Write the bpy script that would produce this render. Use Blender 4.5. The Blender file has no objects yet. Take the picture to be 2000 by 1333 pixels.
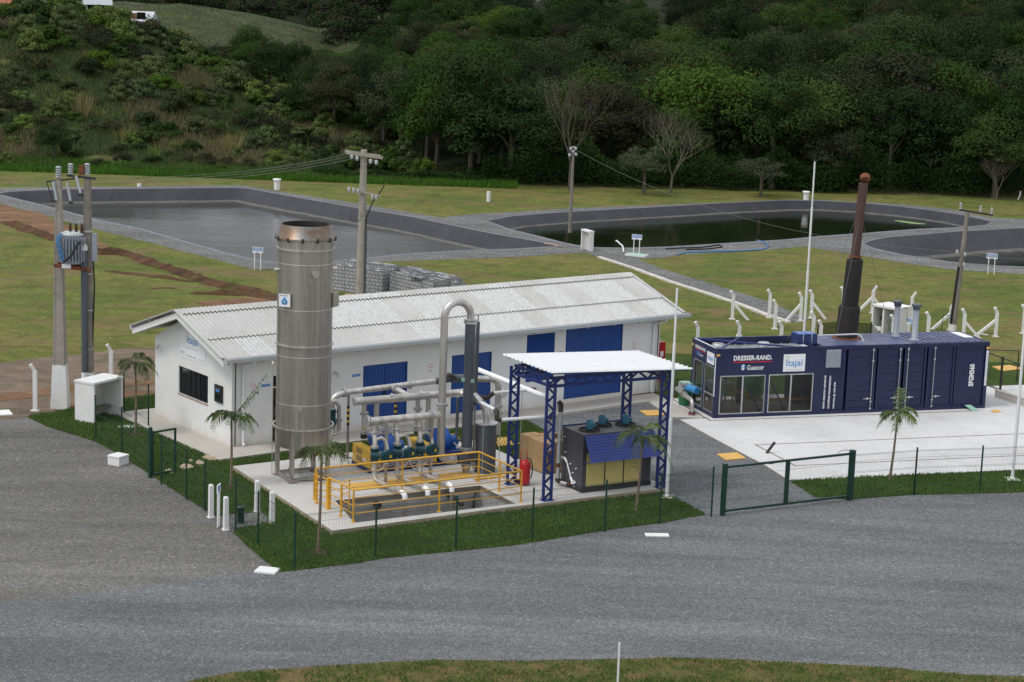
import bpy, bmesh, math, random
import numpy as np
from mathutils import Vector, Matrix, noise
from mathutils.geometry import delaunay_2d_cdt
C = bpy.context.scene.collection
scene = bpy.context.scene
R = math.radians
# ---------------------------------------------------------------- camera
CAM_F, CAM_H, CAM_P, CAM_R = 3792.4, 16.798, 0.1843, 0.0352      # focal (px of a 2000 px frame), height, pitch, roll
_fw = Vector((0, math.cos(CAM_P), -math.sin(CAM_P))); _rt = Vector((1, 0, 0)); _up = _rt.cross(_fw)
_X = _rt * math.cos(CAM_R) + _up * math.sin(CAM_R); _Y = -_rt * math.sin(CAM_R) + _up * math.cos(CAM_R)
cam_data = bpy.data.cameras.new('camera'); cam = bpy.data.objects.new('camera', cam_data); C.objects.link(cam)
M3 = Matrix((_X, _Y, -_fw)).transposed()
cam.matrix_world = Matrix.Translation((0, 0, CAM_H)) @ M3.to_4x4()
cam_data.sensor_width = 36.0; cam_data.lens = CAM_F / 2000 * 36.0
cam_data.clip_start = 0.5; cam_data.clip_end = 3000
scene.camera = cam
# ---------------------------------------------------------------- sky, sun, exposure (overcast daylight)
world = bpy.data.worlds.new('World'); scene.world = world; world.use_nodes = True
wn = world.node_tree; bg = wn.nodes['Background']
sky = wn.nodes.new('ShaderNodeTexSky'); sky.sky_type = 'NISHITA'; sky.sun_disc = False
SUN_EL, SUN_AZ = R(58), R(242)      # azimuth clockwise from +Y
sky.sun_elevation = SUN_EL; sky.sun_rotation = SUN_AZ; sky.dust_density = 4.0; sky.air_density = 1.0
hs = wn.nodes.new('ShaderNodeHueSaturation'); hs.inputs['Saturation'].default_value = 0.22   # cloud cover greys the sky
wn.links.new(sky.outputs[0], hs.inputs['Color']); cl_n = wn.nodes.new('ShaderNodeTexNoise'); cl_n.inputs['Scale'].default_value = 2.2; cl_n.inputs['Detail'].default_value = 6
cl_m = wn.nodes.new('ShaderNodeMapping'); cl_m.inputs['Scale'].default_value = (1, 1, 3.0); cl_t = wn.nodes.new('ShaderNodeTexCoord'); wn.links.new(cl_t.outputs['Generated'], cl_m.inputs[0]); wn.links.new(cl_m.outputs[0], cl_n.inputs['Vector'])
cl_r = wn.nodes.new('ShaderNodeMapRange'); cl_r.inputs[1].default_value = 0.35; cl_r.inputs[2].default_value = 0.65; cl_r.inputs[3].default_value = 0.55; cl_r.inputs[4].default_value = 0.82; wn.links.new(cl_n.outputs[0], cl_r.inputs[0])
cl_x = wn.nodes.new('ShaderNodeMix'); cl_x.data_type = 'RGBA'; wn.links.new(cl_r.outputs[0], cl_x.inputs[0]); wn.links.new(hs.outputs[0], cl_x.inputs[6]); cl_x.inputs[7].default_value = (7.2, 7.45, 7.9, 1)      # overcast cloud layer
wn.links.new(cl_x.outputs[2], bg.inputs[0])
bg.inputs[1].default_value = 0.135
sun_d = bpy.data.lights.new('sun', 'SUN'); sun_d.energy = 1.35; sun_d.angle = R(14); sun_d.color = (1.0, 0.965, 0.92)
sun = bpy.data.objects.new('sun', sun_d); C.objects.link(sun)
sd = Vector((math.sin(SUN_AZ) * math.cos(SUN_EL), math.cos(SUN_AZ) * math.cos(SUN_EL), math.sin(SUN_EL)))
sun.rotation_euler = sd.to_track_quat('Z', 'Y').to_euler()
scene.view_settings.view_transform = 'Standard'; scene.view_settings.look = 'None'
scene.view_settings.exposure = 0.06; scene.view_settings.gamma = 1.0
scene.cycles.max_bounces = 6; scene.cycles.transparent_max_bounces = 24
# ---------------------------------------------------------------- survey helpers: a sight line of the survey photo met with a known plane
def ray(px, py): return (_X * ((px - 1000) / CAM_F) - _Y * ((py - 666.5) / CAM_F) + _fw)
def G(px, py, z=0.0):                      # ground point at height z
    d = ray(px, py); t = (z - CAM_H) / d.z
    return Vector((d.x * t, d.y * t, z))
def Zat(P, py):                            # height above ground of a point standing over P that reaches row py
    lo, hi = -3.0, 40.0
    for _ in range(40):
        m = (lo + hi) / 2; q = Vector((P[0], P[1], m - CAM_H))
        if 666.5 - CAM_F * q.dot(_Y) / q.dot(_fw) > py: lo = m
        else: hi = m
    return lo
class Frame:                               # a plan frame: origin and heading of a slab or building
    def __init__(s, ox, oy, ang):
        s.o = Vector((ox, oy, 0)); s.a = ang; s.u = Vector((math.cos(ang), math.sin(ang), 0)); s.v = Vector((-s.u.y, s.u.x, 0))
    def W(s, x, y, z=0.0): return s.o + s.u * x + s.v * y + Vector((0, 0, z))
    def L(s, P): q = Vector((P[0], P[1], 0)) - s.o; return (q.dot(s.u), q.dot(s.v))
    def g(s, px, py, z=0.0): return s.L(G(px, py, z))
    def xz(s, px, py, y):                  # (x, z) on the upright plane y = const
        d = ray(px, py); o = s.W(0, y); t = (o - Vector((0, 0, CAM_H))).dot(s.v) / d.dot(s.v); P = Vector((0, 0, CAM_H)) + d * t
        return ((P - s.o).dot(s.u), P.z)
    def yz(s, px, py, x):                  # (y, z) on the upright plane x = const
        d = ray(px, py); o = s.W(x, 0); t = (o - Vector((0, 0, CAM_H))).dot(s.u) / d.dot(s.u); P = Vector((0, 0, CAM_H)) + d * t
        return ((P - s.o).dot(s.v), P.z)
EQ = Frame(-5.24, 56.8, R(30))            # equipment slab
BD = Frame(-9.838, 67.108, 0.6523)        # white building
CT = Frame(8.034, 74.762, 0.3133)         # blue container
# ---------------------------------------------------------------- materials
MATS = {}
def nd(t, k, **kw):
    n = t.nodes.new(k)
    for a, b in kw.items(): setattr(n, a, b)
    return n
def lk(t, a, b): t.links.new(a, b)
def mix(t, fac, a, b, mode='MIX'):
    m = nd(t, 'ShaderNodeMix', data_type='RGBA', blend_type=mode)
    if isinstance(fac, (int, float)): m.inputs[0].default_value = fac
    else: lk(t, fac, m.inputs[0])
    for s, v in ((6, a), (7, b)):
        if isinstance(v, tuple): m.inputs[s].default_value = (*v[:3], 1)
        else: lk(t, v, m.inputs[s])
    return m.outputs[2]
def ramp(t, src, stops):
    r = nd(t, 'ShaderNodeValToRGB'); lk(t, src, r.inputs[0]); e = r.color_ramp.elements
    while len(e) < len(stops): e.new(0.5)
    for i, (p, c) in enumerate(stops):
        e[i].position = p; e[i].color = (*c, 1) if isinstance(c, tuple) else (c, c, c, 1)
    return r.outputs[0]
def tex(t, scale, detail=4, rough=0.55, kind='Noise', coords='Object', stretch=None, distort=0.0):
    tc = nd(t, 'ShaderNodeTexCoord'); src = tc.outputs[coords]
    if stretch:
        mp = nd(t, 'ShaderNodeMapping'); mp.inputs['Scale'].default_value = stretch; lk(t, src, mp.inputs[0]); src = mp.outputs[0]
    if kind == 'Noise':
        n = nd(t, 'ShaderNodeTexNoise'); n.inputs['Scale'].default_value = scale; n.inputs['Detail'].default_value = detail
        n.inputs['Roughness'].default_value = rough; n.inputs['Distortion'].default_value = distort
        lk(t, src, n.inputs['Vector']); return n.outputs[0]
    n = nd(t, 'ShaderNodeTexVoronoi'); n.inputs['Scale'].default_value = scale; lk(t, src, n.inputs['Vector']); return n
def base(name, rough=0.7, metal=0.0, spec=None):
    m = bpy.data.materials.new(name); m.use_nodes = True; t = m.node_tree; b = t.nodes['Principled BSDF']
    b.inputs['Roughness'].default_value = rough; b.inputs['Metallic'].default_value = metal
    if spec is not None: b.inputs['Specular IOR Level'].default_value = spec
    MATS[name] = m; return m, t, b
def bump(t, b, h, strength, dist=0.02):
    n = nd(t, 'ShaderNodeBump'); n.inputs['Strength'].default_value = strength; n.inputs['Distance'].default_value = dist
    lk(t, h, n.inputs['Height']); lk(t, n.outputs[0], b.inputs['Normal'])
def paint(name, col, rough=0.45, metal=0.0, var=0.18, sc=3.0, bmp=0.0, spec=None, dirt=None):
    m, t, b = base(name, rough, metal, spec)
    n = tex(t, sc, 6, 0.65); lo = tuple(c * (1 - var) for c in col); hi = tuple(min(1, c * (1 + var * 0.6)) for c in col)
    c = ramp(t, n, [(0.32, lo), (0.68, hi)])
    if dirt:
        d = tex(t, 1.3, 8, 0.75, stretch=(1, 1, 0.25)); f = ramp(t, d, [(0.52, 0.0), (0.75, dirt[1])]); c = mix(t, f, c, dirt[0])
    lk(t, c, b.inputs['Base Color'])
    rr = ramp(t, tex(t, sc * 2.3, 4), [(0.3, max(0, rough - 0.1)), (0.7, min(1, rough + 0.12))]); lk(t, rr, b.inputs['Roughness'])
    if bmp: bump(t, b, tex(t, 30, 4), bmp, 0.01)
    return m
# --- ground materials
def gravel_mat(name, dark, light, speck=(0.34, 0.335, 0.33), stone=30.0, soil=None, soil_amt=0.0):
    m, t, b = base(name, 0.9, spec=0.25)
    v = tex(t, stone, kind='Voronoi'); cell = nd(t, 'ShaderNodeSeparateColor'); lk(t, v.outputs['Color'], cell.inputs[0])
    c = ramp(t, cell.outputs[0], [(0.0, dark), (0.45, tuple((a + b_) / 2 for a, b_ in zip(dark, light))), (0.95, light), (1.0, speck)])
    v2 = tex(t, stone * 0.45, kind='Voronoi'); c2 = nd(t, 'ShaderNodeSeparateColor'); lk(t, v2.outputs['Color'], c2.inputs[0])
    c = mix(t, 1.0, c, ramp(t, c2.outputs[1], [(0.0, 0.82), (1.0, 1.14)]), 'MULTIPLY')
    tr = tex(t, 0.16, 5, 0.6, stretch=(0.45, 1.6, 1)); c = mix(t, 1.0, c, ramp(t, tr, [(0.3, 0.80), (0.5, 0.98), (0.7, 1.22)]), 'MULTIPLY')
    lines = tex(t, 0.9, 4, 0.6, stretch=(0.14, 1.6, 1)); c = mix(t, 1.0, c, ramp(t, lines, [(0.35, 0.90), (0.65, 1.09)]), 'MULTIPLY')
    tcx = nd(t, 'ShaderNodeTexCoord'); sp_ = nd(t, 'ShaderNodeSeparateXYZ'); lk(t, tcx.outputs['Object'], sp_.inputs[0])
    vm = nd(t, 'ShaderNodeVectorMath', operation='DISTANCE'); lk(t, tcx.outputs['Object'], vm.inputs[0]); vm.inputs[1].default_value = (0.0, 12.0, 0.0)
    cx = nd(t, 'ShaderNodeCombineXYZ'); lk(t, vm.outputs['Value'], cx.inputs[0]); ang = nd(t, 'ShaderNodeMath', operation='MULTIPLY'); lk(t, sp_.outputs[0], ang.inputs[0]); ang.inputs[1].default_value = 0.03; lk(t, ang.outputs[0], cx.inputs[1])
    rn = nd(t, 'ShaderNodeTexNoise'); rn.inputs['Scale'].default_value = 0.5; rn.inputs['Detail'].default_value = 5; rn.inputs['Roughness'].default_value = 0.6; lk(t, cx.outputs[0], rn.inputs['Vector'])
    c = mix(t, 1.0, c, ramp(t, rn.outputs[0], [(0.36, 0.89), (0.5, 1.0), (0.64, 1.12)]), 'MULTIPLY')
    if soil:
        f = ramp(t, tex(t, 0.5, 8, 0.7), [(0.58, 0.0), (0.75, soil_amt)]); c = mix(t, f, c, soil)
    lk(t, c, b.inputs['Base Color']); bump(t, b, v.outputs['Distance'], 0.55, 0.03); return m
gravel_mat('road_gravel', (0.086, 0.091, 0.096), (0.178, 0.186, 0.192), soil=(0.15, 0.10, 0.06), soil_amt=0.16)
gravel_mat('pond_gravel', (0.085, 0.088, 0.088), (0.195, 0.195, 0.19), speck=(0.36, 0.35, 0.33), stone=13, soil=(0.16, 0.11, 0.07), soil_amt=0.25)
gravel_mat('left_gravel', (0.088, 0.088, 0.086), (0.175, 0.171, 0.162), speck=(0.36, 0.34, 0.30), stone=28, soil=(0.20, 0.155, 0.11), soil_amt=0.5)
def grass_mat(name, cols, patch=None, patch_amt=0.0, sc=0.12, fine=26.0):
    m, t, b = base(name, 0.95, spec=0.1)
    n = tex(t, sc, 6, 0.62, distort=0.5, stretch=(1, 1.1, 1)); c = ramp(t, n, [(0.34, cols[0]), (0.5, cols[1]), (0.66, cols[2])])
    n2 = tex(t, sc * 11, 7, 0.8); c = mix(t, 1.0, c, ramp(t, n2, [(0.32, 0.62), (0.68, 1.34)]), 'MULTIPLY')
    n4 = tex(t, sc * 3.5, 6, 0.7, distort=0.3); c = mix(t, ramp(t, n4, [(0.48, 0.0), (0.64, 0.65)]), c, tuple(x * 0.62 for x in cols[0]))
    n3 = tex(t, fine, 3, 0.8); c = mix(t, 1.0, c, ramp(t, n3, [(0.3, 0.60), (0.7, 1.40)]), 'MULTIPLY')
    if patch:
        f = ramp(t, tex(t, sc * 2.4, 8, 0.72, distort=0.5, stretch=(0.8, 1.1, 1)), [(0.50, 0.0), (0.64, patch_amt)]); c = mix(t, f, c, patch)
    lk(t, c, b.inputs['Base Color']); bump(t, b, n3, 0.8, 0.05); return m
grass_mat('field_grass', ((0.095, 0.125, 0.030), (0.132, 0.148, 0.036), (0.165, 0.155, 0.050)), (0.175, 0.122, 0.066), 0.85, fine=6.5)
grass_mat('lawn_grass', ((0.045, 0.078, 0.016), (0.056, 0.094, 0.020), (0.072, 0.110, 0.024)), (0.080, 0.095, 0.03), 0.4, sc=0.35, fine=40)
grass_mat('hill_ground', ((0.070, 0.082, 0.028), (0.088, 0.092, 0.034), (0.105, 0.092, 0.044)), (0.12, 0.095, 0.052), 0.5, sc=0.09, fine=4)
grass_mat('meadow', ((0.046, 0.058, 0.025), (0.057, 0.069, 0.028), (0.072, 0.078, 0.034)), (0.036, 0.047, 0.019), 0.9, sc=0.05, fine=1.5)
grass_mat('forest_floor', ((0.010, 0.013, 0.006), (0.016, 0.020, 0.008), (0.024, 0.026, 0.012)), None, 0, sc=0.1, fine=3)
grass_mat('verge', ((0.085, 0.105, 0.028), (0.115, 0.115, 0.040), (0.17, 0.13, 0.06)), (0.22, 0.13, 0.07), 0.8, sc=0.5, fine=30)
def soil_mat(name, a, b_, c_, green=0.0):
    m, t, b = base(name, 0.95, spec=0.1)
    n = tex(t, 0.8, 8, 0.7, distort=0.4, stretch=(0.5, 1.3, 1)); c = ramp(t, n, [(0.32, a), (0.5, b_), (0.68, c_)])
    n3 = tex(t, 12, 4, 0.8); c = mix(t, 1.0, c, ramp(t, n3, [(0.3, 0.7), (0.7, 1.3)]), 'MULTIPLY')
    if green: c = mix(t, ramp(t, tex(t, 0.7, 7, 0.7), [(0.52, 0.0), (0.66, green)]), c, (0.085, 0.105, 0.032))
    lk(t, c, b.inputs['Base Color']); bump(t, b, n3, 0.8, 0.06); return m
soil_mat('red_soil', (0.13, 0.072, 0.042), (0.20, 0.115, 0.068), (0.28, 0.18, 0.115), 0.8)
soil_mat('gully_soil', (0.052, 0.030, 0.020), (0.095, 0.052, 0.032), (0.15, 0.088, 0.052), 0.55)
soil_mat('rubble_soil', (0.11, 0.085, 0.065), (0.19, 0.145, 0.11), (0.27, 0.20, 0.15), 0.55)
def concrete(name, col, var=0.14, stain=(0.30, 0.25, 0.19), amt=0.35, sc=0.6):
    m, t, b = base(name, 0.82, spec=0.3)
    n = tex(t, sc, 8, 0.65); c = ramp(t, n, [(0.3, tuple(x * (1 - var) for x in col)), (0.7, tuple(min(1, x * (1 + var * .5)) for x in col))])
    n2 = tex(t, 9, 6, 0.7); c = mix(t, 1.0, c, ramp(t, n2, [(0.3, 0.9), (0.7, 1.07)]), 'MULTIPLY')
    f = ramp(t, tex(t, sc * 1.7, 8, 0.75, distort=0.5), [(0.54, 0.0), (0.74, amt)]); c = mix(t, f, c, stain)
    lk(t, c, b.inputs['Base Color']); bump(t, b, n2, 0.15, 0.01); return m
concrete('slab_white', (0.60, 0.60, 0.595), 0.14, (0.45, 0.43, 0.40), 0.75, 0.35)
concrete('slab_equipment', (0.52, 0.51, 0.49), 0.12, (0.44, 0.36, 0.26), 0.35)
concrete('slab_edge', (0.40, 0.33, 0.24), 0.25, (0.30, 0.20, 0.12), 0.6, 2.0)
concrete('pavement', (0.47, 0.445, 0.40), 0.10, (0.42, 0.35, 0.26), 0.3)
concrete('pit_wall', (0.36, 0.36, 0.35), 0.3, (0.12, 0.12, 0.115), 0.7, 1.4)
concrete('kerb_white', (0.62, 0.58, 0.54), 0.2, (0.45, 0.35, 0.28), 0.6, 1.5)
concrete('pole_concrete', (0.36, 0.33, 0.29), 0.22, (0.22, 0.19, 0.16), 0.6, 1.5)
concrete('pole_dark', (0.24, 0.215, 0.185), 0.3, (0.14, 0.12, 0.10), 0.7, 1.8)
concrete('block_grey', (0.27, 0.275, 0.285), 0.15, (0.20, 0.20, 0.20), 0.5, 2.5)
paint('white_paint', (0.74, 0.74, 0.735), 0.6, var=0.06, dirt=((0.55, 0.50, 0.43), 0.28))
paint('wall_paint', (0.76, 0.765, 0.76), 0.7, var=0.05, sc=1.0, dirt=((0.62, 0.59, 0.53), 0.20))
_w = MATS['wall_paint'].node_tree; _b = _w.nodes['Principled BSDF']; _c = _b.inputs['Base Color'].links[0].from_socket
_tc = nd(_w, 'ShaderNodeTexCoord'); _sp = nd(_w, 'ShaderNodeSeparateXYZ'); lk(_w, _tc.outputs['Object'], _sp.inputs[0]); _h = ramp(_w, _sp.outputs[2], [(0.0, 0.95), (0.16, 0.45), (0.42, 0.0)])
_n = ramp(_w, tex(_w, 2.5, 8, 0.8, stretch=(1, 1, 0.5)), [(0.36, 0.15), (0.62, 0.9)]); lk(_w, mix(_w, mix(_w, 1.0, _h, _n, 'MULTIPLY'), _c, (0.52, 0.46, 0.37)), _b.inputs['Base Color'])
paint('white_metal', (0.78, 0.79, 0.80), 0.4, var=0.05)
paint('pole_white', (0.74, 0.745, 0.76), 0.4, var=0.05)
paint('gutter_metal', (0.52, 0.55, 0.57), 0.4, var=0.08)
paint('yellow_paint', (0.70, 0.36, 0.035), 0.5, var=0.18)
paint('yellow_rail', (0.68, 0.36, 0.03), 0.42, var=0.15)
paint('yellow_plate', (0.66, 0.39, 0.10), 0.6, var=0.15)
paint('yellow_box', (0.76, 0.45, 0.03), 0.4, var=0.08)
paint('filter_yellow', (0.52, 0.43, 0.16), 0.75, var=0.15)
paint('door_blue', (0.010, 0.064, 0.27), 0.45, var=0.12)
paint('machine_blue', (0.018, 0.105, 0.42), 0.35, var=0.15)
paint('frame_blue', (0.014, 0.030, 0.16), 0.4, var=0.2)
paint('base_blue', (0.010, 0.030, 0.13), 0.45, var=0.2)
paint('container_blue', (0.008, 0.014, 0.066), 0.36, var=0.18, sc=1.2)
paint('container_roof', (0.085, 0.10, 0.20), 0.5, var=0.25, sc=1.4, dirt=((0.24, 0.24, 0.25), 0.8))
paint('awning_blue', (0.022, 0.052, 0.26), 0.42, var=0.15)
paint('motor_blue', (0.020, 0.135, 0.22), 0.4, var=0.2)
paint('light_blue', (0.05, 0.27, 0.58), 0.4, var=0.15)
paint('teal', (0.005, 0.050, 0.065), 0.3, var=0.2)
paint('chiller_grey', (0.062, 0.062, 0.075), 0.55, var=0.15)
paint('chiller_top', (0.17, 0.165, 0.165), 0.6, var=0.2, sc=2, dirt=((0.10, 0.095, 0.09), 0.6))
paint('column_grey', (0.072, 0.085, 0.10), 0.45, var=0.12)
paint('black_rubber', (0.018, 0.017, 0.017), 0.6, var=0.2)
paint('dark_brown_pipe', (0.045, 0.033, 0.030), 0.6, var=0.3)
paint('dark_metal', (0.025, 0.025, 0.028), 0.5, var=0.3)
paint('red_paint', (0.42, 0.010, 0.016), 0.35, var=0.12)
paint('green_tank', (0.015, 0.16, 0.055), 0.45, var=0.15)
paint('pale_green', (0.30, 0.55, 0.42), 0.5, var=0.1)
paint('fence_green', (0.006, 0.040, 0.026), 0.4, var=0.2)
paint('fence_black', (0.012, 0.014, 0.013), 0.4, var=0.2)
paint('rust', (0.17, 0.055, 0.022), 0.85, var=0.5, sc=5)
paint('porcelain', (0.42, 0.45, 0.47), 0.3, var=0.1)
paint('brown_insulator', (0.06, 0.020, 0.012), 0.3, var=0.2)
paint('transformer_grey', (0.30, 0.33, 0.38), 0.45, var=0.1)
paint('cable_black', (0.015, 0.015, 0.017), 0.5)
paint('wire_grey', (0.16, 0.16, 0.155), 0.5)
paint('hose_blue', (0.05, 0.20, 0.42), 0.5)
paint('crate_wood', (0.42, 0.27, 0.13), 0.75, var=0.2, sc=2.5)
paint('plank_wood', (0.40, 0.28, 0.20), 0.8, var=0.3)
paint('stone', (0.46, 0.36, 0.25), 0.85, var=0.2)
paint('mulch', (0.060, 0.030, 0.022), 0.95, var=0.6, sc=9, bmp=0.8)
paint('sign_blue', (0.04, 0.22, 0.55), 0.5, var=0.03)
paint('sign_white', (0.80, 0.81, 0.84), 0.5, var=0.02)
paint('letter_white', (0.82, 0.82, 0.84), 0.5, var=0.02)
paint('letter_red', (0.62, 0.012, 0.02), 0.5, var=0.02)
paint('letter_blue', (0.035, 0.26, 0.62), 0.5, var=0.02)
paint('letter_grey', (0.20, 0.21, 0.24), 0.5, var=0.02)
paint('letter_green', (0.28, 0.42, 0.08), 0.5, var=0.02)
paint('sticker_yellow', (0.62, 0.46, 0.02), 0.5, var=0.02)
paint('orange_pipe', (0.48, 0.20, 0.035), 0.5, var=0.1)
paint('bark', (0.10, 0.085, 0.065), 0.9, var=0.4, sc=4)
paint('bark_pale', (0.145, 0.13, 0.10), 0.9, var=0.3, sc=4)
paint('palm_trunk', (0.20, 0.15, 0.11), 0.9, var=0.35, sc=8)
paint('roof_tile_red', (0.30, 0.10, 0.05), 0.8, var=0.3)
paint('plaster_pale', (0.55, 0.55, 0.54), 0.8, var=0.15)
paint('earth_wall', (0.24, 0.12, 0.07), 0.9, var=0.3)
def steel(name, col, rough, warm=0.25):
    m, t, b = base(name, rough, 0.8)
    n = tex(t, 2.2, 6, 0.65, stretch=(1.4, 1.4, 0.22)); c = ramp(t, n, [(0.3, tuple(x * (1 - warm) for x in col)), (0.5, col), (0.72, tuple(min(1, x * 1.18) for x in col))])
    st = tex(t, 5, 5, 0.65, stretch=(1, 1, 0.03)); c = mix(t, 1.0, c, ramp(t, st, [(0.32, 0.74), (0.68, 1.18)]), 'MULTIPLY')
    lk(t, c, b.inputs['Base Color']); lk(t, ramp(t, n, [(0.3, rough + 0.12), (0.7, max(.05, rough - 0.08))]), b.inputs['Roughness'])
    bump(t, b, tex(t, 1.2, 3), 0.12, 0.05); return m
steel('tower_steel', (0.385, 0.365, 0.335), 0.42)
steel('pipe_steel', (0.56, 0.54, 0.51), 0.42, 0.15)
steel('bright_steel', (0.68, 0.66, 0.63), 0.28, 0.15)
steel('stand_steel', (0.42, 0.39, 0.36), 0.45, 0.2)
steel('foil', (0.80, 0.80, 0.81), 0.32, 0.08)
steel('galvanised', (0.52, 0.53, 0.54), 0.5, 0.15)
m, t, b = base('heat_tint', 0.42, 0.85)
c = ramp(t, tex(t, 1.6, 5, 0.6, stretch=(1, 1, 3.0)), [(0.28, (0.11, 0.09, 0.085)), (0.42, (0.20, 0.13, 0.09)), (0.52, (0.21, 0.17, 0.13)), (0.62, (0.20, 0.21, 0.21)), (0.75, (0.20, 0.12, 0.09))])
lk(t, c, b.inputs['Base Color'])
m, t, b = base('stack_rust', 0.75, 0.3)
c = ramp(t, tex(t, 1.5, 8, 0.7, stretch=(1, 1, 0.4)), [(0.40, (0.013, 0.012, 0.013)), (0.62, (0.022, 0.018, 0.018)), (0.82, (0.055, 0.024, 0.016))]); lk(t, c, b.inputs['Base Color'])
m, t, b = base('stack_pipe', 0.7, 0.3)
c = ramp(t, tex(t, 1.5, 8, 0.7, stretch=(1, 1, 0.3)), [(0.35, (0.055, 0.028, 0.024)), (0.55, (0.085, 0.048, 0.042)), (0.75, (0.12, 0.065, 0.05))]); lk(t, c, b.inputs['Base Color'])
# fibre cement roofing, lichen spotted
m, t, b = base('fibre_roof', 0.88, spec=0.15)
c = ramp(t, tex(t, 0.5, 6, 0.6), [(0.3, (0.43, 0.43, 0.42)), (0.7, (0.54, 0.54, 0.53))])
f = mix(t, 1.0, ramp(t, tex(t, 7, 8, 0.85), [(0.46, 0.0), (0.60, 1.0)]), ramp(t, tex(t, 0.35, 5, 0.7), [(0.40, 0.25), (0.62, 0.85)]), 'MULTIPLY')
c = mix(t, f, c, (0.33, 0.33, 0.31)); lk(t, c, b.inputs['Base Color'])
m, t, b = base('fibre_roof_clean', 0.85, spec=0.15)
c = ramp(t, tex(t, 6, 6, 0.8), [(0.35, (0.42, 0.42, 0.415)), (0.65, (0.60, 0.60, 0.595))]); lk(t, c, b.inputs['Base Color'])
# pond liner with weld lines and folds, silt marks
m, t, b = base('liner', 0.55, spec=0.35)
n = tex(t, 0.35, 6, 0.65); c = ramp(t, n, [(0.3, (0.016, 0.0165, 0.023)), (0.7, (0.032, 0.033, 0.042))])
fold = tex(t, 2.2, 4, 0.7, stretch=(1.0, 0.25, 0.25)); c = mix(t, 1.0, c, ramp(t, fold, [(0.35, 0.8), (0.65, 1.2)]), 'MULTIPLY')
lk(t, c, b.inputs['Base Color']); bump(t, b, fold, 0.6, 0.12)
paint('liner_edge', (0.14, 0.145, 0.165), 0.5, var=0.3, sc=2)
paint('silt_line', (0.115, 0.11, 0.10), 0.8, var=0.3, sc=2)
def water_mat(name, col, rip, wind=None):
    """calm water, with wind-ruffled patches; wind = (y where it is calm, y where it is ruffled)"""
    m, t, b = base(name, 0.05, 0.0); b.inputs['Base Color'].default_value = (*col, 1); b.inputs['IOR'].default_value = 1.33
    n = tex(t, 2.4, 5, 0.7, stretch=(0.35, 1.2, 1)); n2 = tex(t, 0.16, 5, 0.65, stretch=(0.5, 1.3, 1)); f = ramp(t, n2, [(0.42, 0.0), (0.62, 0.5)])
    if wind:
        tc = nd(t, 'ShaderNodeTexCoord'); sp = nd(t, 'ShaderNodeSeparateXYZ'); lk(t, tc.outputs['Object'], sp.inputs[0]); mr = nd(t, 'ShaderNodeMapRange', interpolation_type='SMOOTHSTEP')
        ad = nd(t, 'ShaderNodeMath', operation='MULTIPLY_ADD'); lk(t, n2, ad.inputs[0]); ad.inputs[1].default_value = 22.0; lk(t, sp.outputs[1], ad.inputs[2]); lk(t, ad.outputs[0], mr.inputs[0]); mr.inputs[1].default_value = wind[0] + 11; mr.inputs[2].default_value = wind[1] + 11; mr.inputs[3].default_value = 0.0; mr.inputs[4].default_value = 1.0
        st = ramp(t, tex(t, 0.9, 5, 0.7, stretch=(0.22, 1.3, 1)), [(0.36, 0.45), (0.60, 1.0)]); f = mix(t, 1.0, mr.outputs[0], st, 'MULTIPLY')
    lk(t, ramp(t, f, [(0.0, 0.03), (1.0, 0.13)]), b.inputs['Roughness'])
    h = mix(t, 1.0, n, ramp(t, f, [(0.0, 0.12), (1.0, 1.0)]), 'MULTIPLY'); bump(t, b, h, rip, 0.2)
    return m
water_mat('pond_water', (0.034, 0.038, 0.034), 0.34, (140, 122))
water_mat('pond_water_calm', (0.010, 0.015, 0.006), 0.08)
paint('algae', (0.22, 0.34, 0.13), 0.7, var=0.15)
# leaves: per tree colour shift
def leaf_mat(name, cols, transl=0.25):
    m, t, b = base(name, 0.8, spec=0.08)
    oi = nd(t, 'ShaderNodeObjectInfo'); gi = nd(t, 'ShaderNodeNewGeometry')
    c = ramp(t, gi.outputs['Random Per Island'], [(0.0, cols[0]), (0.55, cols[1]), (1.0, cols[2])])
    c = mix(t, 1.0, c, ramp(t, tex(t, 0.55, 3), [(0.3, 0.85), (0.7, 1.15)]), 'MULTIPLY')
    h = nd(t, 'ShaderNodeHueSaturation'); lk(t, c, h.inputs['Color'])
    mr = nd(t, 'ShaderNodeMapRange'); lk(t, oi.outputs['Random'], mr.inputs[0]); mr.inputs[3].default_value = 0.495; mr.inputs[4].default_value = 0.522; lk(t, mr.outputs[0], h.inputs['Hue'])
    mu = nd(t, 'ShaderNodeMath', operation='MULTIPLY'); lk(t, oi.outputs['Random'], mu.inputs[0]); mu.inputs[1].default_value = 7.31
    fr = nd(t, 'ShaderNodeMath', operation='FRACT'); lk(t, mu.outputs[0], fr.inputs[0])
    m2 = nd(t, 'ShaderNodeMapRange'); lk(t, fr.outputs[0], m2.inputs[0]); m2.inputs[3].default_value = 0.62; m2.inputs[4].default_value = 1.35; lk(t, m2.outputs[0], h.inputs['Value'])
    m3_ = nd(t, 'ShaderNodeMapRange'); lk(t, fr.outputs[0], m3_.inputs[0]); m3_.inputs[3].default_value = 0.75; m3_.inputs[4].default_value = 1.1; lk(t, m3_.outputs[0], h.inputs['Saturation'])
    lk(t, h.outputs[0], b.inputs['Base Color'])
    tr = nd(t, 'ShaderNodeBsdfTranslucent'); lk(t, h.outputs[0], tr.inputs[0]); ms = nd(t, 'ShaderNodeMixShader'); ms.inputs[0].default_value = transl
    out = [n for n in t.nodes if n.type == 'OUTPUT_MATERIAL'][0]; lk(t, b.outputs[0], ms.inputs[1]); lk(t, tr.outputs[0], ms.inputs[2]); lk(t, ms.outputs[0], out.inputs[0]); return m
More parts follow.
